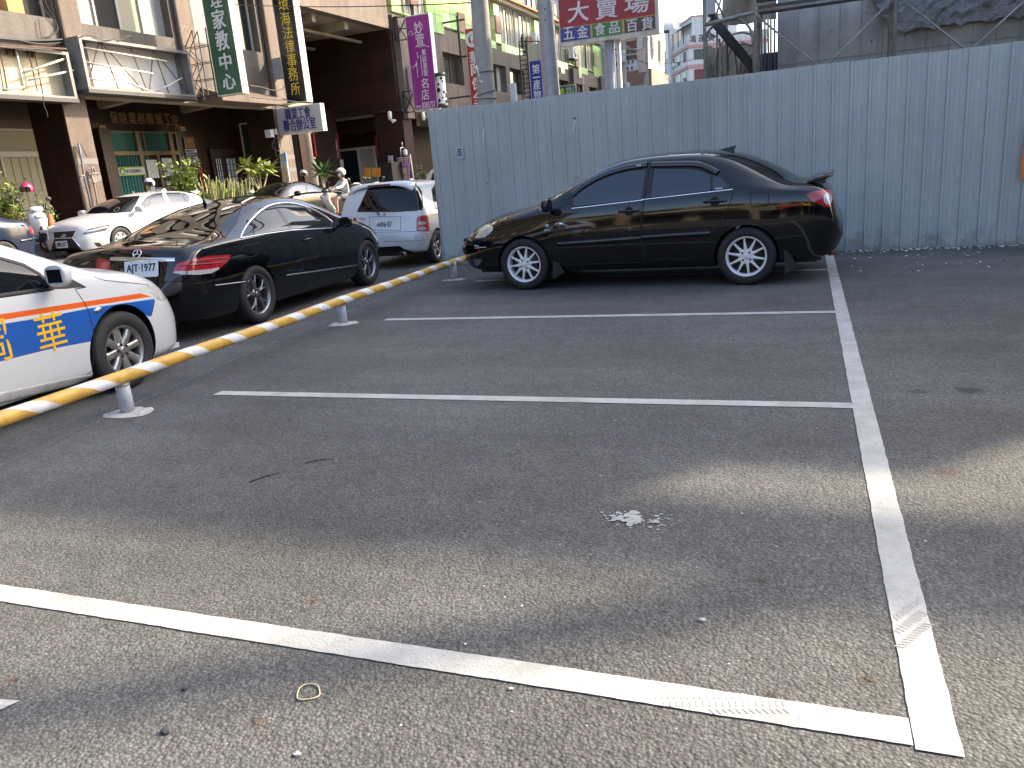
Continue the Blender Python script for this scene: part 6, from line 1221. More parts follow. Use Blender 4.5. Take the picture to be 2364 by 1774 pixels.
    for y0, y1 in ((26.8, 27.15), (27.42, 27.98)):
        mb = MB(); sb(mb, -22.665, -22.655, y0, y1, 1.0, 2.95, 0)
        mb2 = MB()
        for k in range(4): y = y0+(y1-y0)*k/3; sb(mb2, -22.655, -22.635, y-.014, y+.014, 1.0, 2.95)
        for k in range(9): z = 1.0+1.95*k/8; sb(mb2, -22.652, -22.638, y0, y1, z-.012, z+.012)
        mb.build('door_light', mat('frosted_glass', (.40, .48, .50), .3), d); mb2.build('lattice', M_BLK, d)
    # narrow window and pier in the fourth bay, glazed doors in the recess
    f = window(root, -22.6, 29.3, 30.6, .5, 4.2, [M_DARK], 1, 'glass_door', M_FR); mb = MB(); sb(mb, -22.66, -22.5, 29.35, 30.55, 3.0, 3.07); mb.build('transom', M_FR, f)
    mb = MB(); sb(mb, -21.75, -19.7, 28.26, 28.29, .45, 3.6); mb.build('side_panel', mat('grey_side_panel', (.040, .036, .034), .4), root)
    
    mb = MB()
    for n_ in (-22.35, -21.9): sb(mb, n_-.03, n_+.03, 28.22, 28.29, .6, 4.3)
    for z_ in (.6, 2.2, 4.25): sb(mb, -22.32, -21.93, 28.225, 28.285, z_, z_+.06)
    sb(mb, -22.32, -21.93, 28.26, 28.28, .66, 4.25, 1); mb.build('narrow_window', [M_FR, M_WIN], root)
    # concrete column in the passage
    p0 = fac(*S_((1640, 1500))[0], -21.0); mb = MB(); mb.tube([(p0.x-.05, p0.y, .4), (p0.x-.05, p0.y, 8.4)], .25, 24); mb.build('round_column', mat('cement_column', (.33, .31, .27), .85, var=.15, vscale=5), root)
    # far end of the passage: shop door under a beam
    P = lambda u, v, n=-21.5: fac(u, v, n)
    mb = MB(); sb(mb, -29, -19.05, 37.4, 37.7, 4.1, 5.0); sb(mb, -20.6, -19.05, 36.0, 36.9, .4, 4.75); sb(mb, -29, -24.6, 38.6, 38.9, .4, 4.8); sb(mb, -21.4, -20.6, 38.6, 38.9, .4, 4.8); sb(mb, -24.6, -21.4, 38.6, 38.9, 3.4, 4.8); mb.build('recess_wall', M_POL, root)
    mb = MB()
    for n in (-24.6, -23.4, -22.4, -21.5): sb(mb, n, n+.09, 38.5, 38.62, .45, 3.35)
    sb(mb, -24.6, -21.4, 38.5, 38.62, 3.3, 3.42); sb(mb, -24.6, -21.4, 38.66, 38.7, .45, 3.4, 1); sb(mb, -23.3, -22.5, 38.64, 38.655, .5, 3.3, 2); f = mb.build('shop_door', [mat('aluminium_frame', (.45, .46, .45), .4), M_WIN, M_CURTW], root)
    mb = MB(); sb(mb, -29, -19.05, 36, 39, 4.76, 4.9); mb.build('soffit', M_CEIL, root)
    mb = MB(); sb(mb, -34, -18.95, SOUTHY, 36, 21.2, 21.5); sb(mb, -34, -33.7, SOUTHY, 36, .4, 21.2); sb(mb, -34, -19.5, SOUTHY-.2, SOUTHY, .4, 21.2); sb(mb, -34, -19.5, 36, 36.2, 12, 21.2); mb.build('roof', M_CEIL, root)
    # cables, pipes and boxes that belong to the walls
    M_W = mat('black_cable', (.02, .02, .02), .6)
    def cab(pts, n, r=.02, lab=None, name='cable'):
        mb = MB(); mb.tube([fac(u, v, n) for u, v in arc_pts(pts, 5)], r, 6); mb.build(name, M_W, root)
    cab(A((-200, 320), (0, 330), (200, 345), (430, 345), (640, 330)), -18.93, .035); cab(A((-200, 310), (100, 335), (330, 375), (560, 360), (660, 320)), -18.92, .022); cab(A((330, 160), (350, 300), (400, 320), (480, 280), (490, 220), (400, 110), (320, 20)), -18.93, .009); cab(A((380, 0), (420, 90), (470, 170), (490, 240), (440, 300), (340, 320)), -18.93, .009); cab(A((640, 330), (760, 300), (900, 345), (1100, 305), (1135, 350)), -18.35, .012)
    cab(A((1000, 350), (1070, 330), (1110, 305), (1130, 330), (1130, 360)), -18.35, .014); cab(B((275, 730), (380, 745), (470, 770), (560, 760), (575, 740)), -17.9, .022); cab(B((430, 715), (480, 790), (500, 900), (520, 1130)), -18.5, .012); cab(B((300, 830), (500, 850), (800, 880)), -17.6, .016)
    for q in (((520, 1150), (480, 1230), (520, 1290), (545, 1240), (530, 1170)), ((500, 1170), (470, 1240), (500, 1280)), ((510, 1200), (500, 1300), (520, 1340))): cab(B(*q), -18.9, .012)
    for pts in (((365, 815), (375, 900), (400, 960), (405, 1000)), ): cab(A(*pts), -18.35, .010)
    mb = MB(); P1 = lambda *q: [fac(u, v, -18.9) for u, v in A(*q)]
    M_PV = mat('grey_pvc_pipe', (.11, .13, .16), .45); M_PV2 = mat('old_pale_pipe', (.20, .16, .14), .6)
    mb.tube([fac(u, v, -18.9) for u, v in A((672, 1222), (690, 1222), (710, 1270), (740, 1335))], .015, 8); mb.tube([fac(u, v, -18.9) for u, v in A((668, 1222), (690, 1340), (715, 1500), (760, 1680), (800, 1900))], .030, 10); mb.build('water_pipe', M_PV, root)
    mb = MB(); mb.tube([fac(u, v, -18.9) for u, v in A((775, 1480), (800, 1560), (822, 1680), (850, 1850))], .028, 10); mb.tube([fac(u, v, -18.88) for u, v in A((790, 1490), (780, 1440), (790, 1425), (800, 1440), (810, 1470), (840, 1480))], .024, 8); mb.tube([fac(u, v, -18.87) for u, v in A((755, 1495), (790, 1478), (815, 1475), (835, 1495))], .022, 8); mb.build('water_pipe', M_PV2, root)
    for u, v in ((700, 1500), (805, 1553)): mb = MB(); mb.tube([fac(*A((u-22, v+8))[0], -18.87), fac(*A((u+20, v-10))[0], -18.87)], .018, 6); mb.build('pipe_clip', M_PV2, root)
    for q, m_ in (((890, 735, 968, 865), mat('meter_box', (.52, .54, .57), .5)), ((968, 725, 1030, 815), mat('meter_box2', (.42, .38, .33), .5))):
        a, b = fac(*S_((q[0], q[1]))[0], -18.8), fac(*S_((q[2], q[3]))[0], -18.8); mb = MB(); sb(mb, -19, -18.75, a.y-.0-KF*0, b.y, b.z, a.z); mb.build('meter_box', m_, root)
    # house numbers and bronze letters fixed to the wall
    mb = MB()
    for ch, u in zip('保險業務職業工會', (965, 1045, 1121, 1196, 1271, 1346, 1421, 1483)):
        v = 1003+(u-965)*.033; P0 = fac(u*600/2212, v*600/2212, -22.77); w = abs(fac((u+31)*600/2212, v*600/2212, -22.77).y-fac((u-31)*600/2212, v*600/2212, -22.77).y); put_text(mb, ch, facM(P0), w=w, h=.40, bold=.0, depth=.04)
    mb.build('lettering', mat('bronze_letters', (.24, .16, .075), .5, metal=.2), root)
    for t_, u, v, tp, uu in (('80', 813, 1080, '180', 868), ('178', 1497, 1090, '178', 1550)):
        P0 = fac(*A((u, v))[0], -22.77); mb = MB(); put_text(mb, t_, facM(P0), h=.23, bold=.01, depth=.02); mb.build('house_number', mat('bronze_letters', (.2, .13, .06)), root)
        P0 = fac(*A((uu, v+5))[0], -22.77); mb = MB(); M = facM(P0); mb.prism([(-.14, -.08), (.14, -.08), (.14, .08), (-.14, .08)], 0, .015, 0, M); mb.prism([(-.14, .05), (.14, .05), (.14, .082), (-.14, .082)], .0151, .018, 1, M); put_text(mb, tp, M @ Matrix.Translation((0, -.018, .016)), w=.20, h=.07, mi=2); mb.build('number_plate', [M_PAPER, M_REDP, M_BLK], root)
    return root
def thing_part(root, name, n, y0, y1, z0, z1, m_):
    mb = MB(); sb(mb, n-.06, n+.04, y0, y1, z0, z1); return mb.build(name, m_, root)
BROWN = brown_building()

def green_building():
    root = thing('terrace_building', 'long grey granite terrace with green glass panels on its top floor, behind the fence', 'building', street(-19, 54, 0)); ZS, ZW, ZT = 6.40, 7.97, 11.85; Y0, Y1 = 36.0, 72.6
    mb = MB(); sb(mb, -19.6, -19.0, Y0, Y1, 4.95, ZS); sb(mb, -19.6, -19.0, Y0, Y1, ZW, 9.1)
    ops = [(37.2, 39.4), (41.0, 43.5), (47.7, 49.95), (50.6, 53.2), (56.5, 59), (60.4, 63), (65, 67.4), (68.6, 71)]; y = Y0
    for a, b in ops: sb(mb, -19.6, -19.0, y, a, ZS, ZW); y = b
    sb(mb, -19.6, -19.0, y, Y1, ZS, ZW); mb.build('front_wall', M_GRAN2, root)
    for y in (36.4, 44.6, 54.4, 63.9, 72.0): mb = MB(); sb(mb, -19.0, -18.75, y-.35, y+.35, 4.4, 9.0); mb.build('pilaster', M_GRAN2, root)
    for i, (a, b) in enumerate(ops): window(root, -19.4, a, b, ZS, ZW, [M_CURT, M_WIN, M_DARK] if i % 2 else [M_WIN, M_WIN, M_CURTW], 3, frame=M_BRZ)
    cols = [mat('glass_panel_lime', (.44, .52, .18), .35, coat=.3), mat('glass_panel_green', (.22, .42, .17), .35, coat=.3), mat('glass_panel_pale', (.55, .60, .34), .35, coat=.3), mat('glass_panel_leaf', (.30, .50, .16), .35, coat=.3), mat('glass_panel_brown', (.24, .13, .09), .5)]
    R_ = random.Random(6); wins = [(45.2, 48.0), (50.0, 52.0), (52.4, 55.4), (59.0, 61.5), (62.0, 64.2), (67.3, 70.0), (37.5, 39.5)]
    mb = MB(); sb(mb, -19.75, -19.22, Y0, Y1, 9.1, ZT-.1); mb.build('top_floor_wall', mat('pale_render', (.5, .48, .42), .8), root)
    y = Y0; k = 0
    while y < Y1-.1:
        w = .9; zb_ = 9.25-(.42 if (k//3) % 2 else 0)-(.38 if k % 5 == 3 else 0)
        if not any(a-.4 < y+.45 < b+.4 for a, b in wins):
            mb = MB(); n = 3
            for j in range(n): z0 = zb_+(ZT-.35-zb_)*j/n; z1 = zb_+(ZT-.35-zb_)*(j+1)/n-.02; sb(mb, -19.22, -18.96+.01*(k % 2), y+.01, y+w-.01, z0, z1, R_.choice((0, 1, 2, 3, 0, 3)))
            mb.build('glass_panel', cols, root)
        else:
            mb = MB(); sb(mb, -19.22, -18.98, y+.01, y+w-.01, zb_, 9.3, R_.choice((1, 3))); mb.build('glass_panel', cols, root)
        if k % 6 == 2: mb = MB(); sb(mb, -18.96, -18.86, y, y+.85, 9.2+.3*(k % 4), 10.2+.3*(k % 4)); mb.build('brown_panel', [cols[4]], root)
        y += w; k += 1
    for a, b in wins: window(root, -19.12, a, b, 9.32, ZT-.28, [M_CURTW, M_WIN, M_CURT], 4, frame=mat('cream_frame', (.55, .50, .38), .5))
    mb = MB(); sb(mb, -19.8, -18.7, Y0-.3, Y1+.2, ZT-.22, ZT-.02, 0); sb(mb, -19.8, -18.5, Y0-.3, Y1+.3, ZT-.02, ZT+.1, 1); mb.build('eaves', [mat('cream_eaves', (.55, .47, .34), .7), mat('orange_eaves', (.50, .17, .07), .6)], root)
    mb = MB(); sb(mb, -30, -20.6, Y0, Y1-14, ZT+.1, ZT+5); mb.build('penthouse_wall', stile('red_tile', (.36, .12, .075), (.45, .35, .3), .24, .09, .6), root)
    for k in range(5): window(root, -20.55, 44+5*k, 46+5*k, ZT+.6, ZT+2.4, [M_WIN, M_CURTW], 2, frame=mat('green_window', (.10, .25, .14), .5))
    mb = MB(); sb(mb, -30, -19.6, Y0+3, Y1, 4.6, 4.95); mb.build('soffit', M_CEIL, root)
    mb = MB(); sb(mb, -23.4, -23.1, 39, Y1, .4, 4.6); mb.build('wall', M_POL, root)
    for y in (44.2, 50, 56, 62, 68, 72.2): mb = MB(); sb(mb, -19.7, -19.0, y-.35, y+.35, .4, 4.95); mb.build('pillar', M_GRAN2, root)
    mb = MB(); sb(mb, -30, -19.6, Y0, Y1, ZT-.1, ZT+.08); sb(mb, -30.2, -30, Y0, Y1, .4, ZT); sb(mb, -30, -19.6, Y1-.2, Y1, .4, ZT-.2); mb.build('roof', M_CEIL, root)
    # barred side window and bracket frames by the purple sign
    for u0, v0, u1, v1 in ((1548, 350, 1640, 645),):
        a, b = fac(*B((u0, v0))[0], -18.95), fac(*B((u1, v1))[0], -18.95); mb = MB()
        for k in range(8): y = a.y+(b.y-a.y)*k/7; sb(mb, -18.98, -18.92, y-.03, y+.03, b.z, a.z)
        for k in range(4): z = b.z+(a.z-b.z)*k/3; sb(mb, -18.975, -18.925, a.y, b.y, z-.03, z+.03)
        mb.build('window_bars', M_DULLCHROME, root)
    # air conditioners
    for (u, v, n) in ((1243, 92, -18.6), (1270, 108, -18.6), (1328, 122, -18.5)):
        p = fac(u, v, n); mb = MB(); sb(mb, n-.35, n, p.y-.55, p.y+.55, p.z-.42, p.z+.42, 0)
        mb.lathe([(.30, 0), (.32, .02), (.05, .02), (0, .02)], 16, 1, frameM(street(n, p.y, p.z), SDIR, Vector((0, 0, 1)), SOUT)); sb(mb, n-.45, n+.05, p.y-.5, p.y+.5, p.z-.55, p.z-.46, 2); o = mb.build('air_conditioner', [mat('ac_white', (.6, .6, .57), .5), M_FR, M_STEEL]); tag(o, {1243: 'white air conditioner just above the blue sign', 1270: 'white air conditioner beside the tapered steel pole', 1328: 'white air conditioner on a bracket below the lime panels'}[u], 'air conditioner')
green_building()

def far_buildings():
    # white tiled block closing the terrace
    M_WT = stile('white_tile', (.52, .54, .55), (.38, .39, .40), .9, .3, .5, .08, .1); root = thing('tiled_building', 'white tiled block with a brown-framed entrance bay beyond the end of the green terrace', 'building', street(-18, 80, 0))
    mb = MB(); sb(mb, -32, -18.2, 73.4, 92, 0, 26); mb.build('wall', M_WT, root)
    mb = MB(); sb(mb, -18.2, -15.6, 76.5, 84, 5.3, 26); mb.build('bay_wall', M_WT, root); mb = MB(); sb(mb, -18.2, -15.3, 76.2, 84.3, 4.9, 9.6); sb(mb, -18.2, -15.28, 77.2, 80.0, 5.0, 8.0, 1); sb(mb, -18.0, -15.6, 76.19, 76.2, 5.2, 8.0, 1); mb.build('entrance_surround', [stile('brown_tile', (.26, .15, .11), (.2, .13, .1), .9, .3, .6), M_DARK], root)
    for z in (10.6, 14.2, 17.8, 21.4):
        for y in (77.6, 81): window(root, -15.55, y, y+1.3, z, z+2.0, [M_WIN, M_CURTW], 2)
        for n in (-17.7,): mb = MB(); sb(mb, n, n+1.1, 76.42, 76.55, z, z+2.0); mb.build('window', M_WIN, root)
        for n in (-30, -26, -22): mb = MB(); sb(mb, n, n+1.6, 73.3, 73.45, z, z+1.8); mb.build('window', M_WIN, root)
    # pink and white flats closing the view
    P = ony(1588, 82, 150.0); d2 = Vector((-.372, .928, 0)); e2 = Vector((.928, .372, 0)); root = thing('block_of_flats', 'white and pink block of flats with an arched gable, far off between billboard and scaffold', 'building', (P.x, P.y, 0)); Z = P.z-1.2; L_ = 90
    M_WH = mat('flats_white', (.56, .55, .54), .8, var=.08, vscale=2, stain=.15); M_PK = mat('flats_pink', (.44, .24, .22), .8, var=.1, vscale=2); M_MA = mat('maroon_grille', (.14, .035, .035), .6)
    def fb(mb, a0, a1, o0, o1, z0, z1, mi=0):
        vs = [Vector((P.x, P.y, 0))+d2*a+e2*o+Vector((0, 0, z)) for a in (a0, a1) for o in (o0, o1) for z in (z0, z1)]; mb.add(vs, [(0, 1, 3, 2), (4, 6, 7, 5), (0, 4, 5, 1), (2, 3, 7, 6), (0, 2, 6, 4), (1, 5, 7, 3)], mi)
    mb = MB(); fb(mb, 0, L_, 0, 14, 0, Z); fb(mb, -.05, L_, -.05, 14, Z, Z+1.2); fb(mb, 1, 9, 1, 9, Z+1.2, Z+4.2); mb.build('wall', M_WH, root)
    F_H = 3.3
    for k in range(1, 9): z = Z-F_H*(k-1)-.9; mb = MB(); fb(mb, -.25, L_, -.25, 14, z, z+.5); mb.build('pink_band', M_PK, root)
    mb = MB(); fb(mb, 1.0, 9.1, .9, 9.1, Z+4.2, Z+4.5); mb.build('pink_band', M_PK, root)
    for k in range(6):
        z = Z-F_H*k-2.9
        for j in range(20):
            a = 1.5+4.4*j; mb = MB(); fb(mb, a, a+1.9, -.06, .1, z, z+1.7, 1 if (j+k) % 3 == 0 else 0); mb.build('window', [M_WIN, M_MA], root)
            if (j+k) % 2: mb = MB(); fb(mb, a+2.3, a+3.2, -.7, 0, z+.1, z+.8); mb.build('air_conditioner', mat('ac_white', (.6, .6, .57)), root)
        for j in range(4): o = 1+3.2*j; mb = MB(); fb(mb, -.06, .1, o, o+1.9, z, z+1.7, 1 if (j+k) % 2 else 0); mb.build('window', [M_WIN, M_MA], root)
    mb = MB(); fb(mb, 11, 15, -.6, 4, 0, Z+4); pts = []
    mb.build('stair_tower', M_WH, root); q = Vector((P.x, P.y, Z+4))+d2*13; mb = MB(); mb.lathe([(2.0, 0), (2.0, 1.2)], 24, 0, frameM(q+e2*-.7, -d2, Vector((0, 0, 1)), -e2) @ Matrix.Translation((0, 0, -3))); mb.prism([(2.0*cos(pi*k/12), 2.0*sin(pi*k/12)) for k in range(13)], -.2, 3, 0, frameM(q, -d2, Vector((0, 0, 1)), -e2)); mb.prism([(1.2*cos(pi*k/12), 1.2*sin(pi*k/12)-.6) for k in range(13)]+[(-1.2, -5), (1.2, -5)], .62, .7, 1, frameM(q, -d2, Vector((0, 0, 1)), -e2)); mb.build('arched_gable', [M_WH, M_WIN], root)
    mb = MB(); vs = [Vector((P.x, P.y, 0))+d2*a+e2*o+Vector((0, 0, z)) for a, o, z in ((1, -.6, Z+2.8), (10.5, -.6, Z+2.8), (10.5, 4, Z+4.6), (1, 4, Z+4.6))]; mb.add(vs, [(0, 1, 2, 3)]); mb.build('green_roof', mat('green_sheet_roof', (.12, .28, .20), .6), root)
    for a in (1.2, 5, 9): p = Vector((P.x, P.y, 0))+d2*a+e2*-.5; mb = MB(); mb.tube([p+Vector((0, 0, Z)), p+Vector((0, 0, Z+2.9))], .08, 6); mb.build('roof_post', M_SEAM, root)
    p = Vector((P.x, P.y, Z+4.4))+d2*3+e2*3; mb = MB(); mb.tube([p, p+Vector((0, 0, 5))], .05, 6)
    for z in (4.6, 3.8): mb.tube([p+Vector((-.9, 0, z)), p+Vector((.5, 0, z))], .03, 5)
    mb.build('aerial_mast', M_FR, root)
    mb = MB()
    for ch, o in zip('鴻運廣', (.8, 2.4, 4.0)): put_text(mb, ch, frameM(Vector((P.x, P.y, Z+.55))+e2*o-d2*.06, e2, Vector((0, 0, 1)), -d2), w=1.2, h=1.2, bold=.02)
    mb.build('lettering', M_BLK, root)
    # houses behind the photographer, seen only in the car paint
    root = thing('grey_block', 'plain grey block mirrored in the side windows of the black coupe', 'building', (20, -6, 0)); mb = MB(); mb.box((20.5, -8, 4.7), (9, 34, 9.4)); mb.build('wall', mat('grey_render', (.22, .22, .21), .8, var=.2, vscale=.6, stain=.3), root)
    for k in range(8):
        for z in (1.6, 4.6, 7.4): mb = MB(); mb.box((15.96, -22+4*k, z), (.1, 2.4, 1.5)); mb.build('window', M_WIN, root)
    root = thing('shop_row', 'low cream shop row with awnings, mirrored in the flank of the black saloon', 'building', (4, -24, 0)); mb = MB(); mb.box((2, -27, 3.6), (46, 6, 7.2)); mb.build('wall', mat('cream_wall', (.27, .24, .18), .8, var=.4, vscale=.7, stain=.2), root)
    for k in range(11):
        x = -18+4*k; mb = MB(); mb.box((x, -23.96, 5.3), (2.4, .1, 1.5)); mb.build('window', M_WIN, root); mb = MB(); mb.box((x, -23.96, 1.5), (3.0, .1, 2.8)); mb.build('shopfront', M_DARK, root)
    for x, m_ in ((1.5, M_REDP), (6.5, M_YELLOW), (-8, M_CURTW)): mb = MB(); mb.add([(x-2.2, -24, 3.8), (x+2.2, -24, 3.8), (x+2.2, -22.2, 2.9), (x-2.2, -22.2, 2.9), (x-2.2, -22.2, 2.7), (x+2.2, -22.2, 2.7)], [(0, 1, 2, 3), (3, 2, 5, 4)]); mb.build('awning', m_, root)
far_buildings()
# ------------------------------------------------------------------ shop signs
ZV = Vector((0, 0, 1))
def blade(name, label, outer_b, inner_b, outer_t, n_out, thick, face_m, edge_m, ztop=None, rim=True):
    """box sign standing out from the facade: the face looks back along the street. Corners traced in the photo."""
    a = fac(*outer_b, n_out); y = a.y
    d = ray(*inner_b); t = (y-KF*0)/(d.y) ; b = EYE+d*((a.y+KF*0-0)/d.y)
    # the face plane passes through a with normal -SDIR
    t = (a-EYE).dot(SDIR)/d.dot(SDIR); b = EYE+d*t
    d2 = ray(*outer_t); c_ = EYE+d2*((a-EYE).dot(SDIR)/d2.dot(SDIR)); zt = ztop or c_.z; zb = (a.z+b.z)/2
    wv = (a-b).dot(SOUT); o = a-SOUT*wv; root = thing(name, label, 'sign', (a.x, a.y, zb))
    mb = MB(); P = lambda w, s, z: o+SOUT*w+SDIR*s+Vector((0, 0, z-o.z))
    vs = [P(w, s, z) for w in (0, wv) for s in (.012, thick) for z in (zb, zt)]; mb.add(vs, [(0, 1, 3, 2), (4, 6, 7, 5), (0, 4, 5, 1), (2, 3, 7, 6), (0, 2, 6, 4), (1, 5, 7, 3)]); mb.build('sign_box', edge_m, root)
    r = .03; mb = MB(); mb.add([P(w, s, z) for w in (r, wv-r) for s in (.0, .03) for z in (zb+r, zt-r)], [(0, 1, 3, 2), (4, 6, 7, 5), (0, 4, 5, 1), (2, 3, 7, 6), (0, 2, 6, 4), (1, 5, 7, 3)]); mb.build('face_panel', face_m, root)
    return dict(root=root, o=o, y=a, wv=wv, zb=zb, zt=zt, P=P, thick=thick)
def on_sign(s, u, v, lift=.004):
    d = ray(u, v); t = (s['y']-EYE).dot(SDIR)/d.dot(SDIR); return EYE+d*t-SDIR*lift
def glyphs(s, items, m_, bold=.02, name='lettering', scale=600/2212):
    mb = MB()
    for ch, (u, v), w, h in items:
        p = on_sign(s, u, v); k = (p-EYE).dot(CF)/PF*scale; put_text(mb, ch, frameM(p, SOUT, ZV, -SDIR), w=w*k if w else None, h=h*k if h else None, bold=bold)
    return mb.build(name, m_, s['root'])
def lines(s, paths, m_, r=.012, name='ornament'):
    mb = MB()
    for p in paths: mb.tube([on_sign(s, *q, .008) for q in p], r, 5)
    return mb.build(name, m_, s['root'])
M_SW = mat('sign_letter_white', (.62, .63, .62), .5); M_EDGE = mat('white_sign_edge', (.70, .68, .62), .5, var=.1, vscale=3, stain=.2); M_EDGEM = mat('mint_sign_edge', (.55, .66, .62), .5, stain=.15)
def bracket(name, root, pts, r=.03):
    mb = MB()
    for a, b in pts: mb.beam(a, b, r)
    return mb.build(name, M_STEEL, root)
def build_signs():
    G = A
    s = blade('vertical_sign', 'tall dark green vertical sign with pale characters ending in a heart character', A((2068, 800))[0], A((1852, 815))[0], A((1950, 0))[0], -16.8, .30, mat('dark_green_face', (.018, .085, .050), .35, coat=.2), M_EDGE, ztop=10.5)
    glyphs(s, [('理', A((1836, -8))[0], 118, 135), ('家', A((1862, 165))[0], 132, 150), ('教', A((1892, 345))[0], 132, 152), ('中', A((1920, 525))[0], 122, 128), ('心', A((1950, 695))[0], 132, 122)], M_SW, .03)
    # its lattice bracket towards the wall
    mb = MB(); y = s['y'].y; o = s['o']
    for n in (-1.05, -.62, -.08):
        for dy in (.05, .28): mb.beam(o+SOUT*n+SDIR*dy+ZV*0, o+SOUT*n+SDIR*dy+ZV*2.1, .03)
    for k in range(4):
        z = .1+.5*k
        for dy in (.05, .28): mb.beam(o-SOUT*1.05+SDIR*dy+ZV*z, o-SOUT*.08+SDIR*dy+ZV*z, .02); mb.beam(o-SOUT*(1.05 if k % 2 else .62)+SDIR*dy+ZV*z, o-SOUT*(.62 if k % 2 else 1.05)+SDIR*dy+ZV*(z+.5), .022)
    mb.build('bracket', M_STEEL, s['root'])
    s = blade('vertical_sign', 'tall black vertical law office sign with yellow characters and a mint edge', B((770, 860))[0], B((600, 890))[0], B((680, 0))[0], -17.4, .36, mat('black_face', (.012, .011, .013), .2, coat=.4), M_EDGEM, ztop=11)
    glyphs(s, [(c, B(q)[0], w, h) for c, q, w, h in (('環', (568, 32), 100, 108), ('海', (585, 160), 98, 105), ('法', (605, 280), 98, 100), ('律', (624, 398), 92, 110), ('事', (640, 515), 98, 108), ('務', (652, 632), 98, 108), ('所', (672, 757), 92, 100))], mat('yellow_letters', (.62, .46, .06), .5), .008)
    for v0, v1 in ((-80, 75), (500, 665)):                     # grey back plates towards the wall
        a, b = on_sign(s, *B((435, v0))[0], -.2), on_sign(s, *B((555, v1))[0], -.2); mb = MB(); mb.box((a+b)/2, (abs((b-a).dot(SOUT)), .12, abs(a.z-b.z))); mb.build('back_plate', mat('weathered_plate', (.22, .24, .27), .5, var=.3, vscale=4), s['root'])
    s = blade('hanging_sign', 'small grey wide union office sign with blue characters hanging under the black sign', B((910, 1122))[0], B((525, 1148))[0], B((872, 878))[0], -17.0, .26, mat('grey_sign_face', (.40, .39, .42), .5), M_EDGE)
    glyphs(s, [('職業工會', B((690, 966))[0], 262, 92), ('聯合辦公室', B((706, 1060))[0], 332, 98)], mat('navy_letters', (.012, .016, .17), .5), .022)
    p = s['P'](s['wv']*.3, .1, s['zt']); mb = MB(); mb.beam(p, p-SOUT*1.6+ZV*.5, .04); mb.beam(s['P'](s['wv']*.9, .1, s['zt']), p-SOUT*1.6+ZV*.62, .03); mb.build('bracket', M_STEEL, s['root'])
    s = blade('vertical_sign', 'purple vertical hair salon sign with white characters and a phone number', B((1886, 930))[0], B((1686, 948))[0], B((1808, 105))[0], -17.0, .34, mat('purple_face', (.235, .022, .215), .4, coat=.2), M_EDGE)
    glyphs(s, [(c, B(q)[0], w, h) for c, q, w, h in (('妙', (1717, 235), 82, 95), ('萱', (1731, 340), 82, 92), ('名', (1771, 710), 72, 78), ('店', (1776, 806), 72, 86))], M_SW, .008)
    glyphs(s, [(c, B(q)[0], w, h) for c, q, w, h in (('美', (1763, 447), 42, 52), ('容', (1769, 507), 42, 52), ('美', (1775, 562), 42, 52), ('髮', (1781, 618), 42, 55), ('8385757', (1806, 891), 126, 44), ('預約專線', (1718, 909), 46, 17))], M_SW, .005)
    lines(s, [B((1735, 470), (1752, 650)), B((1706, 445), (1712, 500), (1720, 480)), B((1700, 520), (1714, 660)), B((1660, 575), (1690, 560), (1712, 545)), B((1672, 590), (1690, 565), (1700, 540)), B((1640, 295), (1660, 303), (1700, 280), (1740, 285)), B((1690, 398), (1730, 402), (1770, 392), (1812, 398)), B((1632, 300), (1640, 272), (1662, 268), (1666, 292))], M_SW, .013)
    lines(s, [B((1608+13*k, 152-2*k), (1616+13*k, 136-2*k)) for k in range(15)]+[B((1694+13*k, 944-1.2*k), (1700+13*k, 928-1.2*k)) for k in range(14)], M_SW, .011)
    mb = MB(); W0 = lambda u, v: on_sign(s, *B((u, v))[0], -.15)
    for q in (((1490, 150), (1600, 140)), ((1490, 150), (1510, 345)), ((1510, 345), (1610, 335)), ((1490, 150), (1610, 335)), ((1510, 345), (1600, 140)), ((1500, 250), (1605, 240)), ((1570, 780), (1665, 772)), ((1570, 780), (1590, 960)), ((1590, 960), (1680, 950)), ((1570, 780), (1680, 950)), ((1590, 960), (1665, 772))): mb.beam(W0(*q[0]), W0(*q[1]), .045)
    mb.build('bracket', M_STEEL, s['root'])
    q = W0(1635, 800)+SDIR*.5; mb = MB(); mb.box(q+ZV*.5, (.7, .12, 1.7)); tag(mb.build('light_panel', mat('pale_pink_panel', (.55, .42, .48), .5)), 'pale pink light panel half hidden behind the purple salon sign', 'panel')
    a, b = fac(*B((1905, 625))[0], -16.75), fac(*B((1925, 915))[0], -16.75); c_ = (a+b)/2; h = a.z-b.z; root = thing('barber_pole', 'white barber light with black dots beside the purple salon sign', 'barber pole', (c_.x, c_.y, b.z)); mb = MB(); M0 = Matrix.Translation((c_.x, c_.y, b.z)); mb.lathe([(.21, h*.09), (.21, h*.91)], 24, 0, M0); R_ = random.Random(8)
    mb.build('tube', mat('white_acrylic', (.62, .62, .62), .25), root)
    for z in (0, .9): mb = MB(); mb.lathe([(0, h*z), (.25, h*z), (.25, h*(z+.1)), (0, h*(z+.1))], 24, 0, M0); mb.build('cap', mat('dark_blue_grey', (.03, .035, .045), .5), root)
    mb = MB()
    for k in range(46):
        z = h*(.13+.74*R_.random()); an = R_.uniform(0, 2*pi); r = R_.uniform(.04, .10); n_ = Vector((cos(an), sin(an), 0)); t_ = Vector((-sin(an), cos(an), 0)); p = Vector((c_.x, c_.y, b.z+z))+n_*.216; mb.add([p+t_*r*cos(q)+ZV*r*sin(q)-n_*(1-cos(r*cos(q)/.21))*.21 for q in [2*pi*j/10 for j in range(10)]], [tuple(range(10))])
    mb.build('dots', M_BLK, root)
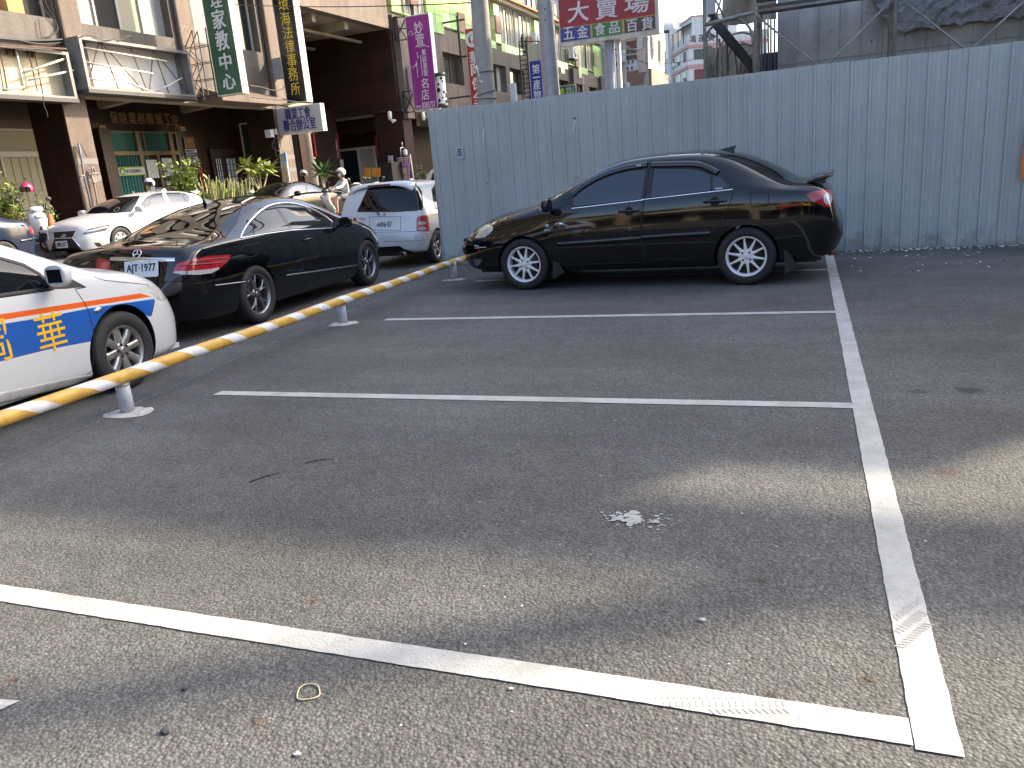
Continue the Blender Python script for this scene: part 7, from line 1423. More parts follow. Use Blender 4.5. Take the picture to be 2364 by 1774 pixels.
    s = blade('vertical_sign', 'red vertical security firm sign partly hidden by the concrete utility pole', C_((792, 905))[0], C_((695, 915))[0], C_((770, 228))[0], -17.0, .3, mat('red_face', (.36, .028, .030), .45), M_EDGE)
    glyphs(s, [(c, C_(q)[0], w, h) for c, q, w, h in (('華', (722, 490), 92, 100), ('岡', (732, 592), 88, 95), ('保', (742, 712), 90, 100), ('全', (752, 832), 92, 98))], M_SW, .03)
    lines(s, [C_(*[(698+50*cos(2*pi*k/20), 338+62*sin(2*pi*k/20)) for k in range(21)]), C_(*[(698+38*cos(2*pi*k/20), 338+48*sin(2*pi*k/20)) for k in range(21)]), C_((680, 320), (716, 318)), C_((682, 340), (716, 338)), C_((698, 300), (698, 378))], M_SW, .05)
    mb = MB(); o = s['o']
    for z in (.6, 2.6, 4.4): mb.beam(o-SOUT*1.3+ZV*z+SDIR*.1, o+ZV*z+SDIR*.1, .08)
    mb.beam(o-SOUT*.35+ZV*2.3, o-SOUT*.35+ZV*4.6, .1); mb.build('bracket', M_STEEL, s['root'])
    s = blade('vertical_sign', 'blue vertical insurance sign with a blank beige top, on a ladder bracket', C_((1310, 850))[0], C_((1207, 858))[0], C_((1284, 366))[0], -17.0, .26, mat('blue_face', (.010, .028, .26), .4), M_EDGE)
    zc = on_sign(s, *C_((1235, 520))[0]).z; mb = MB(); mb.add([s['P'](w, q, z) for w in (.03, s['wv']-.03) for q in (-.006, .01) for z in (zc, s['zt']-.03)], [(0, 1, 3, 2), (4, 6, 7, 5), (0, 4, 5, 1), (2, 3, 7, 6), (0, 2, 6, 4), (1, 5, 7, 3)]); mb.build('blank_panel', mat('beige_panel', (.38, .36, .30), .6, stain=.2), s['root'])
    glyphs(s, [(c, C_(q)[0], w, h) for c, q, w, h in (('第', (1243, 590), 68, 75), ('一', (1247, 660), 66, 9), ('產', (1251, 722), 66, 78), ('物', (1256, 806), 66, 74))], M_SW, .015)
    mb = MB(); o = s['o']; H = s['zt']-s['zb']
    for n in (-.62, -.10): mb.beam(o+SOUT*n+SDIR*.1, o+SOUT*n+SDIR*.1+ZV*(H+.3), .07)
    for k in range(13): mb.beam(o-SOUT*.62+SDIR*.1+ZV*H*k/12, o-SOUT*.1+SDIR*.1+ZV*H*k/12, .05)
    mb.beam(o-SOUT*.62+SDIR*.1+ZV*(H+.3), o+SOUT*s['wv']+SDIR*.1+ZV*(H+.12), .05); mb.build('bracket', M_STEEL, s['root'])
    s = blade('hanging_sign', 'small green land office sign with yellow and pale characters just above the fence top', C_((1582, 815))[0], C_((1400, 835))[0], C_((1580, 735))[0], -16.2, .2, mat('green_face2', (.016, .085, .030), .45), M_STEEL)
    glyphs(s, [('皓', C_((1462, 783))[0], 52, 62), ], mat('lime_letters', (.50, .60, .05), .5), .02); glyphs(s, [('地政士', C_((1536, 757))[0], 76, 30), ('事務所', C_((1536, 793))[0], 76, 30)], mat('pale_green_letters', (.45, .55, .40), .5), .02)
    p = s['P'](s['wv'], .1, s['zt']); mb = MB(); mb.beam(p+ZV*.12, p-SOUT*3.2+ZV*.12, .06); q = on_sign(s, *C_((1648, 760))[0]); mb.beam((q.x, q.y, 3), (q.x, q.y, q.z+.9), .10); mb.build('bracket', M_FR, s['root'])
    # empty sign boxes over the arcade: frames with rusty struts and bare tubes
    def boxframe(label, tl, tr, bl, br, n, back, rust):
        a, b, c_, d = (fac(*q, n) for q in (tl, tr, bl, br)); y0, y1 = (a.y+c_.y)/2, (b.y+d.y)/2; z0, z1 = (c_.z+d.z)/2, (a.z+b.z)/2; root = thing('sign_box_frame', label, 'sign', street(n, (y0+y1)/2, z0)); D = -18.98 if n > -18.7 else -18.98; fr = mat('zinc_frame', (.20, .19, .18), .6, metal=.2, var=.25, vscale=5); w = .09
        mb = MB(); sb(mb, D, n, y0, y0+.03, z0, z1); sb(mb, D, n, y1-.03, y1, z0, z1); sb(mb, D, n, y0+.03, y1-.03, z1-.03, z1); sb(mb, D, n+.03, y0-.02, y1+.02, z0-.10, z0, 1)
        for q in ((y0, y0+w, z0, z1), (y1-w, y1, z0, z1)): sb(mb, n, n+.02, *q)
        for q in ((y0+w, y1-w, z0, z0+.05), (y0+w, y1-w, z1-.08, z1)): sb(mb, n, n+.018, *q)
        mb.build('frame', [fr, mat('dark_flashing', (.045, .043, .042), .6)], root); mb = MB(); sb(mb, D+.005, D+.03, y0+.03, y1-.03, z0, z1); mb.build('back_board', back, root); return root, y0, y1, z0, z1
    rust = mat('rusty_angle', (.09, .045, .03), .8, var=.4, vscale=12); tube = mat('old_lamp_tube', (.48, .46, .41), .4)
    n = -18.40; root, y0, y1, z0, z1 = boxframe('empty white sign box with rusty zigzag struts over the teal curtained shop', A((672, 318))[0], A((1605, 432))[0], A((742, 762))[0], A((1662, 820))[0], n, mat('bleached_board', (.70, .68, .64), .7, var=.12, vscale=2, stain=.12), rust); L_ = y1-y0; H = z1-z0
    Q = lambda a, h, nn=-18.55: street(nn, y0+L_*a, z0+H*h)
    for a0, h0, a1, h1 in ((.20, .96, .06, .22), (.21, .96, .29, .05), (.22, .96, .52, .04), (.47, .94, .55, .04), (.68, .93, .57, .05), (.69, .93, .76, .04), (.70, .92, .98, .02), (.93, .95, .96, .05)): mb = MB(); mb.beam(Q(a0, h0), Q(a1, h1), .024); mb.build('strut', rust, root)
    for a0, h0, a1, h1 in ((.03, .80, .78, .74), (.03, .52, .62, .44), (.03, .20, .36, .20), (.36, .20, .62, .02), (.62, .05, .9, .40)): mb = MB(); mb.tube([Q(a0, h0, -18.48), Q(a1, h1, -18.48)], .024, 8); mb.build('lamp_tube', tube, root)
    n = -18.60; root, y0, y1, z0, z1 = boxframe('empty yellowed sign box with leaning lamp tubes at the far left', A((-900, 300))[0], A((580, 420))[0], A((-900, 800))[0], A((640, 800))[0], n, mat('yellowed_board', (.55, .49, .34), .8, var=.2, vscale=1.5, stain=.3), rust)
    mbs = [((0, 430), (65, 765), 'r'), ((-5, 560), (30, 765), 'r'), ((240, 430), (320, 780), 'r'), ((285, 400), (365, 800), 'r'), ((135, 420), (205, 770), 't'), ((190, 625), (555, 500), 't'), ((240, 685), (625, 600), 't'), ((20, 770), (200, 745), 't'), ((600, 610), (670, 700), 'r')]
    for q0, q1, k in mbs:
        mb = MB(); a, b = fac(*A(q0)[0], -18.72), fac(*A(q1)[0], -18.66 if k == 't' else -18.72); (mb.tube([a, b], .028, 8) if k == 't' else mb.beam(a, b, .024)); mb.build('lamp_tube' if k == 't' else 'strut', tube if k == 't' else rust, root)
    for u, v in ((70, 440), (130, 450), (245, 445), (280, 465)): p = fac(*A((u, v))[0], -18.85); mb = MB(); mb.cham(p, (.12, .10, .16), .02); mb.build('lamp_holder', rust, root)
    mb = MB(); mb.beam(fac(*A((-900, 330))[0], -18.5), fac(*A((560, 418))[0], -18.5), .06, .04); mb.build('rusty_rim', rust, root)
    # banner across shop two, plaques, couplets and posters
    def flat(name, label, cat, q, n, parts, thick=.02):
        """flat board on a facade-parallel plane: q = traced (left, top, right, bottom)"""
        a, b = fac(q[0], q[1], n), fac(q[2], q[3], n); z0, z1 = min(a.z, b.z), max(a.z, b.z); y0, y1 = min(a.y, b.y), max(a.y, b.y); c_ = street(n, (y0+y1)/2, (z0+z1)/2); root = thing(name, label, cat, c_); M = facM(c_); W_, H_ = y1-y0, z1-z0
        for nm, x0, yb, x1, yt, m_, dz in parts: mb = MB(); mb.box((0, 0, 0), (1, 1, 1)); mb.v = [tuple(M @ Vector(((x0+(v[0]+.5)*(x1-x0)-.5)*W_, (yb+(v[1]+.5)*(yt-yb)-.5)*H_, (v[2]+.5)*(thick)+dz))) for v in mb.v]; mb.build(nm, m_, root)
        return root, M, W_, H_
    def fq(ptsl): return ptsl
    def rectA(u0, v0, u1, v1, f=A): a, b = f((u0, v0), (u1, v1)); return (a[0], a[1], b[0], b[1])
    lime = mat('lime_stripe', (.22, .40, .04), .5)
    r, M, W_, H_ = flat('shop_banner', 'white and lime insurance broker banner across the teal curtain', 'banner', rectA(1000, 1424, 1236, 1492), -22.6, [('cloth', 0, 0, 1, 1, M_PAPER, 0), ('stripe', 0, .86, 1, 1, lime, .003), ('stripe', 0, 0, 1, .14, lime, .003)])
    mb = MB(); put_text(mb, '欣台保險經紀人', M @ Matrix.Translation((W_*.10, 0, .022)), w=W_*.66, h=H_*.42, bold=.01); mb.build('lettering', mat('grey_ink', (.16, .18, .18), .6), r)
    mb = MB(); mb.tube([M @ Vector((-W_*.36+.13*cos(k*.45)*(1-.02*k), .13*sin(k*.45)*(1-.02*k), .026)) for k in range(22)], .02, 6); mb.build('emblem', lime, r)
    for lab, q, m_, tx, tm in (('brown crested plaque at the top of the stack of wall plates', (1556, 1168, 1662, 1262), mat('brown_plaque', (.13, .065, .025), .4, metal=.2), '❀', M_GOLDP), ('upper white company plate below the brown plaque', (1570, 1272, 1672, 1300), M_PAPER, '國際商務法律', M_BLK), ('upper blue company plate between the two white ones', (1576, 1305, 1676, 1330), mat('blue_plate', (.02, .06, .24), .4), '聯合服務中心', M_PAPER), ('lower white company plate between the two blue ones', (1584, 1338, 1682, 1366), M_PAPER, '專利商標代書', M_BLK), ('lowest blue company plate at the bottom of the stack', (1590, 1370, 1690, 1398), mat('blue_plate', (.02, .06, .24), .4), '產業發展公會', M_PAPER)):
        r, M, W_, H_ = flat('wall_plate', lab, 'plaque', rectA(*q), -22.76, [('plate', 0, 0, 1, 1, m_, 0)]); mb = MB()
        if tx == '❀':
            mb.lathe([(.12, .022), (.10, .03), (.05, .024), (0, .03)], 5, 0, M @ Matrix.Translation((0, H_*.18, 0))); put_text(mb, '公司登記', M @ Matrix.Translation((0, -H_*.28, .022)), w=W_*.8, h=H_*.2)
        else: put_text(mb, tx, M @ Matrix.Translation((-.04, 0, .022)), w=W_*.78, h=H_*.55)
        mb.build('lettering', tm, r)
    def vert(r, M, W_, H_, chars, tm, fr=.8, bold=.01):
        mb = MB(); n = len(chars)
        for k, ch in enumerate(chars): put_text(mb, ch, M @ Matrix.Translation((0, H_*(.5-.06-(k+.5)*.88/n), .022)), w=W_*fr*.75, h=H_*.88/n*.8, bold=bold)
        mb.build('lettering', tm, r)
    for lab, q, m_, ch, tm, f, n in (('red couplet strip left of the lattice door', (1684, 1408, 1742, 1592), M_REDP, '恭賀新禧', M_BLK, A, -22.75), ('gold couplet strip right of the lattice door', (1962, 1400, 1996, 1570), M_GOLDP, '招財進寶', M_REDP, A, -22.75), ('pink couplet strip beside the gold one', (1992, 1394, 2036, 1512), M_PINKP, '福滿', M_REDP, A, -22.75), ('white note sheet beside the pink couplet', (2098, 1372, 2128, 1412), M_PAPER, '', M_BLK, A, -22.7)):
        r, M, W_, H_ = flat('couplet' if ch else 'note', lab, 'couplet' if ch else 'notice', rectA(*q, f), n, [('paper', 0, 0, 1, 1, m_, 0)], .01)
        if ch: vert(r, M, W_, H_, ch, tm)
    # things on walls that face the camera (planes across the street)
    def crossflat(name, label, cat, corners, y_at, m_, chars=None, tm=None, thick=.02, extra=None):
        a = y_at; pts = [];
        for q in corners: d = ray(*q); t = (a-EYE).dot(SDIR)/d.dot(SDIR); pts.append(EYE+d*t)
        root = thing(name, label, cat, sum(pts, Vector((0, 0, 0)))/len(pts)); mb = MB(); n_ = len(pts); mb.add(pts+[p+SDIR*thick for p in pts], [tuple(range(n_)), tuple(range(2*n_-1, n_-1, -1))]+[(i, (i+1) % n_, n_+(i+1) % n_, n_+i) for i in range(n_)]); mb.build('sheet', m_, root)
        if chars:
            mb = MB(); c0, c1 = (pts[0]+pts[1])/2, (pts[2]+pts[3])/2; W_ = (pts[1]-pts[0]).length; H_ = (c1-c0).length; n = len(chars)
            for k, ch in enumerate(chars): p = c0+(c1-c0)*((k+.5)/n)-SDIR*.004; put_text(mb, ch, frameM(p, SOUT, ZV, -SDIR), w=W_*.62, h=H_/n*.72, bold=.015)
            mb.build('lettering', tm, root)
        return root, pts
    pc = fac(*S_((1640, 1500))[0], -21.0)-SDIR*.27
    crossflat('couplet', 'long red couplet with black characters tied to the round cement column', 'couplet', S_((1592, 790), (1648, 790), (1704, 1200), (1648, 1206)), pc, M_REDP, '生意興隆通四海', M_BLK, .01)
    w0 = street(-21, 35.65, 2)
    r, pts = crossflat('poster', 'pale blue and purple poster on the dark wall of the passage', 'poster', S_((1926, 912), (2040, 906), (2076, 1218), (1968, 1226)), w0, mat('poster_blue', (.30, .32, .48), .6, var=.55, vscale=2.2, vcol=(.62, .55, .62)))
    mb = MB()
    for k, (a_, h_, w_) in enumerate(((.15, .10, .7), (.34, .2, .5), (.62, .12, .8), (.8, .06, .7))): p = pts[0]+(pts[3]-pts[0])*a_+(pts[1]-pts[0])*.5-SDIR*.004; W_ = (pts[1]-pts[0]).length; put_text(mb, '年度優惠' if k % 2 else '服務', frameM(p, SOUT, ZV, -SDIR), w=W_*w_, h=h_*1.6)
    mb.build('lettering', mat('poster_ink', (.05, .06, .25), .6), r)
    crossflat('couplet', 'narrow red strip on the wall just right of the blue poster', 'couplet', S_((2030, 810), (2062, 808), (2104, 1215), (2080, 1222)), w0+SDIR*.01, mat('dull_red_strip', (.30, .03, .02), .7)); crossflat('couplet', 'narrow red strip right of the passage shop door', 'couplet', B((1340, 1155), (1358, 1155), (1382, 1330), (1364, 1340)), street(-21, 38.45, 2), mat('dull_red_strip', (.3, .03, .02))); crossflat('couplet', 'wide dark red strip over the passage shop door', 'couplet', B((1158, 1118), (1250, 1112), (1252, 1145), (1160, 1150)), street(-21, 38.45, 2), mat('dark_red_strip', (.16, .015, .012), .7)); crossflat('notice', 'white notice on the dark pillar left of the purple flag', 'notice', B((1458, 1328), (1498, 1325), (1502, 1382), (1464, 1386)), street(-20, 35.98, 2), M_PAPER, '公告', M_BLK)
    crossflat('notice', 'small white sheet hung low beside the passage door', 'notice', S_((2100, 1250), (2150, 1245), (2165, 1385), (2115, 1392)), w0+SDIR*.02, M_PAPER)
    for q, lab in ((((1250, 1432), (1302, 1430), (1306, 1508), (1258, 1510)), 'left of two orange cloths hung in the passage'), (((1316, 1432), (1392, 1428), (1394, 1505), (1322, 1508)), 'right of two orange cloths hung in the passage')): crossflat('hung_cloth', lab, 'cloth', B(*q), street(-20, 34.6, 1), mat('orange_cloth', (.55, .23, .03), .8, var=.2, vscale=4, stretch=(6, 6, .4)))
    # standing banner by the pillar and the purple flag
    a = fac(*S_((1200, 1640))[0], -18.2); r, pts = crossflat('standing_banner', 'leaning blue and white standing banner with yellow characters by the pillar', 'banner', S_((1070, 1162), (1172, 1112), (1250, 1640), (1285, 1800), (1150, 1810)), a, mat('banner_white', (.62, .64, .66), .6), None, None, .03)
    def bq(*q): return [EYE+ray(*p)*((a-SDIR*.006-EYE).dot(SDIR)/ray(*p).dot(SDIR)) for p in q]
    for z, (q, m_) in enumerate(((S_((1072, 1165), (1172, 1116), (1196, 1270), (1086, 1285)), mat('banner_blue', (.10, .32, .62), .6)), (S_((1086, 1285), (1196, 1270), (1206, 1330), (1092, 1345)), mat('banner_sky', (.35, .52, .68), .6)))): mb = MB(); mb.add(bq(*q), [(0, 1, 2, 3)]); mb.build('print', m_, r)
    mb = MB()
    for ch, u, v, h in (('金', 1152, 1358, 95), ('嘉', 1176, 1475, 95), ('城', 1200, 1590, 90)): p = bq(S_((u, v))[0])[0]-SDIR*.004; k = (p-EYE).dot(CF)/PF*300/2212; put_text(mb, ch, frameM(p, SOUT, ZV, -SDIR), w=62*k, h=h*k, bold=.02)
    p = bq(S_((1112, 1225))[0])[0]-SDIR*.004; mb.lathe([(.06, 0), (0, .004)], 10, 0, frameM(p, SOUT, ZV, -SDIR) @ Matrix.Diagonal((1, 1.9, 1, 1))); mb.build('lettering', M_YELLOW, r)
    mb = MB()
    for j, ch in enumerate('歡迎洽詢服務專線'): p = bq(S_((1098+j*9.5, 1380+j*42))[0])[0]-SDIR*.004; k = (p-EYE).dot(CF)/PF*300/2212; put_text(mb, ch, frameM(p, SOUT, ZV, -SDIR), w=26*k, h=34*k)
    mb.build('small_lettering', mat('red_ink', (.55, .10, .10), .6), r)
    a = fac(*B((1600, 1560))[0], -18.3); r, pts = crossflat('flag_banner', 'purple herbal bath flag with yellow characters beyond the white hatchback', 'flag', B((1535, 1352), (1645, 1346), (1636, 1440), (1640, 1540), (1568, 1545), (1556, 1450)), a, mat('purple_flag', (.24, .10, .36), .7, var=.15, vscale=3), None, None, .02)
    mb = MB()
    for ch, u, v, w, h in (('草', 1571, 1386, 42, 58), ('艾', 1617, 1380, 42, 56), ('藥', 1600, 1452, 40, 46), ('浴', 1606, 1502, 42, 50)): p = EYE+ray(*B((u, v))[0])*((a-SDIR*.008-EYE).dot(SDIR)/ray(*B((u, v))[0]).dot(SDIR)); k = (p-EYE).dot(CF)/PF*600/2212; put_text(mb, ch, frameM(p, SOUT, ZV, -SDIR), w=w*k, h=h*k, bold=.02)
    mb.build('lettering', mat('flag_yellow', (.55, .45, .12), .6), r)
    q0 = EYE+ray(*B((1648, 1335))[0])*((a-EYE).dot(SDIR)/ray(*B((1648, 1335))[0]).dot(SDIR)); mb = MB(); mb.tube([q0+ZV*.1, Vector((q0.x+.1, q0.y, .45))], .025, 6); mb.tube([pts[0]+ZV*.02, pts[1]+ZV*.03], .02, 6); mb.build('flag_pole', M_FR, r)
    # lights and cameras under the arcade edge
    for u, v, lab in ((1475, 985, 'white wall lamp on the dark pillar right of the passage'), (1757, 992, 'white lantern under the purple sign, left one'), (1812, 985, 'white lantern under the purple sign, next to the fence post')):
        p = fac(*B((u, v))[0], -18.9); root = thing('wall_lamp', lab, 'lamp', p); mb = MB(); mb.lathe([(.0, -.20), (.09, -.19), (.10, .14), (.06, .19), (0, .2)], 14, 0, Matrix.Translation(p)); mb.build('shade', mat('lamp_white', (.6, .6, .58), .4), root); mb = MB(); mb.beam(p+ZV*.2, p-SOUT*.5+ZV*.25, .04); mb.build('arm', M_STEEL, root)
    p = fac(*B((1482, 1022))[0], -18.85); mb = MB(); mb.tube([p, p+SOUT*.25-ZV*.05], .045, 10); mb.ball(p+SOUT*.1-ZV*.09, .065); tag(mb.build('security_camera', mat('lamp_white', (.6, .6, .58))), 'white security camera under the lamp on the dark pillar', 'camera')
    p = street(-19.3, fac(*B((1490, 1450))[0], -19).y-1.0, .4); a, b = fac(*B((1436, 1385))[0], -18.6), fac(*B((1545, 1530))[0], -18.6); mb = MB(); sb(mb, -18.9, -18.3, a.y, a.y+1.0, .45, a.z); tag(mb.build('dark_cabinet', mat('black_cabinet', (.012, .013, .015), .7, spec=.15), None, .02), 'black box cabinet standing left of the purple flag', 'cabinet')
    r_ = fac(*B((1590, 1330))[0], -18.9); root = thing('gas_meter', 'grey gas meter with bent pipes on the pillar above the purple flag', 'meter', r_); mb = MB(); mb.tube([fac(*q, -18.88) for q in B((1570, 1340), (1565, 1260), (1590, 1255), (1610, 1280))], .025, 8); mb.tube([fac(*q, -18.88) for q in B((1580, 1255), (1578, 1210))], .025, 8); mb.build('pipe', M_DULLCHROME, root); p = fac(*B((1605, 1300))[0], -18.8); mb = MB(); mb.cham(p, (.16, .26, .28), .05); mb.build('meter', mat('meter_grey', (.42, .46, .48), .5), root)
build_signs()
# ------------------------------------------------------------------ scooters, rider, plants
M_SIL = mat('silver_scooter_paint', (.52, .50, .46), .28, metal=.3, coat=.5); M_SWH = mat('white_scooter_paint', (.62, .62, .62), .3, coat=.6); M_SBK = mat('black_scooter_paint', (.012, .012, .013), .2, coat=.8); M_SEAT = mat('black_vinyl_seat', (.016, .016, .017), .5); M_TEALP = mat('teal_panel', (.05, .42, .40), .4)
def scooter(label, x, y, z, heading, paint, group=None, accent=None, lean=0.0, box=False):
    root = thing('scooter', label, 'scooter', (x, y, z), group, heading); root.rotation_euler = (lean, 0, heading)
    def add(mb, nm, m_, par=None): o = mb.build(nm, m_); o.parent = par or root; return o
    fx, rx, R = .64, -.60, .225
    for xx in (fx, rx):
        mb = MB(); M = Matrix.Translation((xx, 0, R)) @ Matrix.Rotation(pi/2, 4, 'X'); mb.lathe([(.135, -.045), (.17, -.055), (.21, -.045), (R, -.02), (R, .02), (.21, .045), (.17, .055), (.135, .045)], 24, 0, M); w = add(mb, 'wheel', M_TYRE)
        mb = MB(); mb.lathe([(.14, -.03), (.12, -.02), (.12, .02), (.14, .03)], 20, 0, M)
        for k in range(5): a = 2*pi*k/5; mb.box((xx+.075*cos(a), 0, R+.075*sin(a)), (.13, .02, .03), 0, Matrix.Rotation(-a, 3, 'Y'))
        mb.lathe([(.035, -.05), (.035, .05)], 10, 0, M); add(mb, 'rim', M_STEELALLOY, w)
    S = lambda secs, nm, m_: add(loftbox(secs), nm, m_)
    def loftbox(secs):
        mb = MB(); vs = []
        for (px, pz, w, h, tl) in secs:
            c, s_ = cos(tl), sin(tl)
            for k in range(12): a = 2*pi*k/12; yy = w*math.copysign(abs(cos(a))**.6, cos(a)); hh = h*math.copysign(abs(sin(a))**.6, sin(a)); vs.append((px-hh*s_, yy, pz+hh*c))
        n = len(secs); mb.add(vs, [(i*12+k, i*12+(k+1) % 12, (i+1)*12+(k+1) % 12, (i+1)*12+k) for i in range(n-1) for k in range(12)]+[tuple(range(12)), tuple(range((n-1)*12, n*12))], 0, True); return mb
    S([(.90, .50, .02, .05, 0), (.82, .50, .05, .05, 0), (.66, .49, .065, .035, 0), (.50, .42, .06, .03, .4)], 'front_fender', paint)
    mb = MB(); vs = []                                     # front shield: broad at the shoulders, pointed nose
    rows = [(.60, .98, .15), (.66, .90, .19), (.70, .78, .21), (.64, .62, .20), (.52, .46, .17), (.42, .30, .14)]
    for (px, pz, w) in rows:
        for k in range(9): t = -1+k/4; vs.append((px-.13*abs(t)**1.6, w*t, pz))
    for (px, pz, w) in rows:
        for k in range(9): t = -1+k/4; vs.append((px-.20-.02*abs(t), w*t*.98, pz-.01))
    n = len(rows); fs = [(i*9+k, i*9+k+1, (i+1)*9+k+1, (i+1)*9+k) for i in range(n-1) for k in range(8)]; fs += [tuple(q+n*9 for q in f) for f in fs]; o_ = n*9
    fs += [(i*9, (i+1)*9, o_+(i+1)*9, o_+i*9) for i in range(n-1)]+[(i*9+8, (i+1)*9+8, o_+(i+1)*9+8, o_+i*9+8) for i in range(n-1)]+[(k, k+1, o_+k+1, o_+k) for k in range(8)]+[(o_-9+k, o_-8+k, 2*o_-8+k, 2*o_-9+k) for k in range(8)]
    mb.add(vs, fs, 0, True); add(mb, 'front_shield', paint)
    if accent:
        for sy in (1, -1): mb = MB(); mb.add([(.44, sy*.175, .62), (.40, sy*.175, .62), (.30, sy*.15, .24), (.36, sy*.15, .24)], [(0, 1, 2, 3)]); mb.beam((.42, sy*.17, .62), (.33, sy*.15, .24), .05, .02); add(mb, 'accent_panel', accent)
    mb = MB(); mb.cham((.10, 0, .285), (.62, .30, .07), .02); mb.cham((.10, 0, .20), (.5, .16, .12), .03); add(mb, 'footboard', M_TRIM)
    S([(-.12, .42, .13, .13, 0), (-.25, .48, .17, .17, 0), (-.45, .52, .175, .16, 0), (-.70, .60, .15, .11, 0), (-.90, .68, .09, .06, 0), (-.98, .70, .03, .03, 0)], 'rear_body', paint)
    S([(-.05, .70, .10, .03, 0), (-.12, .72, .14, .05, 0), (-.40, .735, .15, .055, 0), (-.60, .765, .13, .055, 0), (-.85, .80, .09, .04, 0), (-.90, .80, .04, .02, 0)], 'seat', M_SEAT)
    S([(.64, 1.03, .05, .03, .3), (.60, 1.04, .15, .06, .3), (.50, 1.03, .16, .05, .3), (.44, 1.01, .08, .03, .3)], 'handlebar_cowl', M_SBK if paint is M_SIL else paint)
    mb = MB(); mb.tube([(.44, .36, 1.03), (.50, .2, 1.02), (.52, 0, 1.0), (.50, -.2, 1.02), (.44, -.36, 1.03)], .014, 8)
    for sy in (1, -1): mb.tube([(.44, sy*.36, 1.03), (.475, sy*.26, 1.03)], .021, 8); mb.tube([(.53, sy*.36, 1.02), (.52, sy*.2, 1.03)], .007, 6)
    hb = add(mb, 'handlebar', M_TRIM)
    for sy in (1, -1):
        mb = MB(); mb.tube([(.49, sy*.24, 1.04), (.52, sy*.33, 1.22)], .008, 6); mb.ball((.52, sy*.36, 1.26), (.025, .075, .055), 12); add(mb, 'mirror', M_TRIM)
    mb = MB(); mb.ball((.665, 0, .86), (.05, .13, .055), 14); add(mb, 'headlight', M_LAMP); mb = MB(); mb.ball((-.965, 0, .70), (.04, .10, .045), 12); add(mb, 'tail_light', M_RED)
    mb = MB(); mb.tube([(.60, 0, .9), (.62, .0, .5), (.64, 0, R)], .03, 8); mb.tube([(.60, .07, .5), (.64, .07, R)], .018, 6); mb.tube([(.60, -.07, .5), (.64, -.07, R)], .018, 6); add(mb, 'fork', M_TRIM)
    mb = MB(); mb.cham((-.38, 0, .28), (.40, .20, .18), .04); mb.tube([(-.3, -.14, .24), (-.6, -.15, .24), (-.95, -.15, .32)], [.03, .045, .05], 10); mb.tube([(-.62, .1, .25), (-.72, .1, .5)], .022, 6); mb.beam((-.2, .08, .22), (-.32, .20, 0.0), .02); add(mb, 'engine', M_TRIM)
    mb = MB(); mb.tube([(-.72, .12, .76), (-.92, .13, .82), (-.98, 0, .83), (-.92, -.13, .82), (-.72, -.12, .76)], .012, 6); add(mb, 'grab_rail', M_TRIM)
    mb = MB(); mb.cham((-.98, 0, .55), (.012, .22, .14), .004); add(mb, 'number_plate', M_PLATE)
    return root
def helmet(label, p, col, r=.14, visor=True, yaw=0.0, group=None):
    root = thing('helmet', label, 'helmet', (p[0], p[1], p[2]-r*.8), group, yaw); mb = MB(); prof = [(0, r*1.02)]+[(r*sin(a), r*cos(a)*1.02) for a in [radians(12*k) for k in range(1, 10)]]+[(r*.93, -r*.42), (r*.86, -r*.44)]
    mb.lathe(prof, 24, 0, Matrix.Diagonal((1.12, .95, 1, 1))); o = mb.build('shell', col); o.parent = root; o.location = (0, 0, r*.8)
    mb = MB(); mb.lathe([(r*.84, -r*.40), (r*.6, -r*.1), (0, 0)], 16, 0, Matrix.Diagonal((1.1, .93, 1, 1))); o = mb.build('lining', M_TRIM); o.parent = root; o.location = (0, 0, r*.8)
    if visor:
        mb = MB(); vs = []
        for i in range(9):
            a = radians(-62+15.5*i)
            for h in (.32, -.05, -.42): vs.append((r*1.16*cos(a)*1.05, r*1.02*sin(a), r*h))
        mb.add(vs, [(i*3+j, i*3+j+1, (i+1)*3+j+1, (i+1)*3+j) for i in range(8) for j in range(2)], 0, True); o = mb.build('visor', M_VISOR); o.parent = root; o.location = (0, 0, r*.8)
    return root
def skin_mesh(name, nodes, edges, m_, parent=None, sub=2):
    """one continuous body: joints with radii, grown by a Skin modifier and smoothed"""
    me = bpy.data.meshes.new(name); names = list(nodes); me.from_pydata([nodes[k][0] for k in names], [(names.index(a), names.index(b)) for a, b in edges], []); ob = bpy.data.objects.new(name, me); COL.objects.link(ob)
    md = ob.modifiers.new('skin', 'SKIN'); md.use_smooth_shade = True; md.branch_smoothing = .6
    for i, k in enumerate(names): r = nodes[k][1]; me.skin_vertices[0].data[i].radius = r if isinstance(r, tuple) else (r, r); me.skin_vertices[0].data[i].use_root = i == 0
    sb_ = ob.modifiers.new('sub', 'SUBSURF'); sb_.levels = sub; sb_.render_levels = sub
    dg = bpy.context.evaluated_depsgraph_get(); out = bpy.data.meshes.new_from_object(ob.evaluated_get(dg)); bpy.data.objects.remove(ob)
    out.materials.clear(); out.materials.append(m_); o2 = bpy.data.objects.new(name, out); COL.objects.link(o2)
    if parent is not None: o2.parent = parent
    return o2
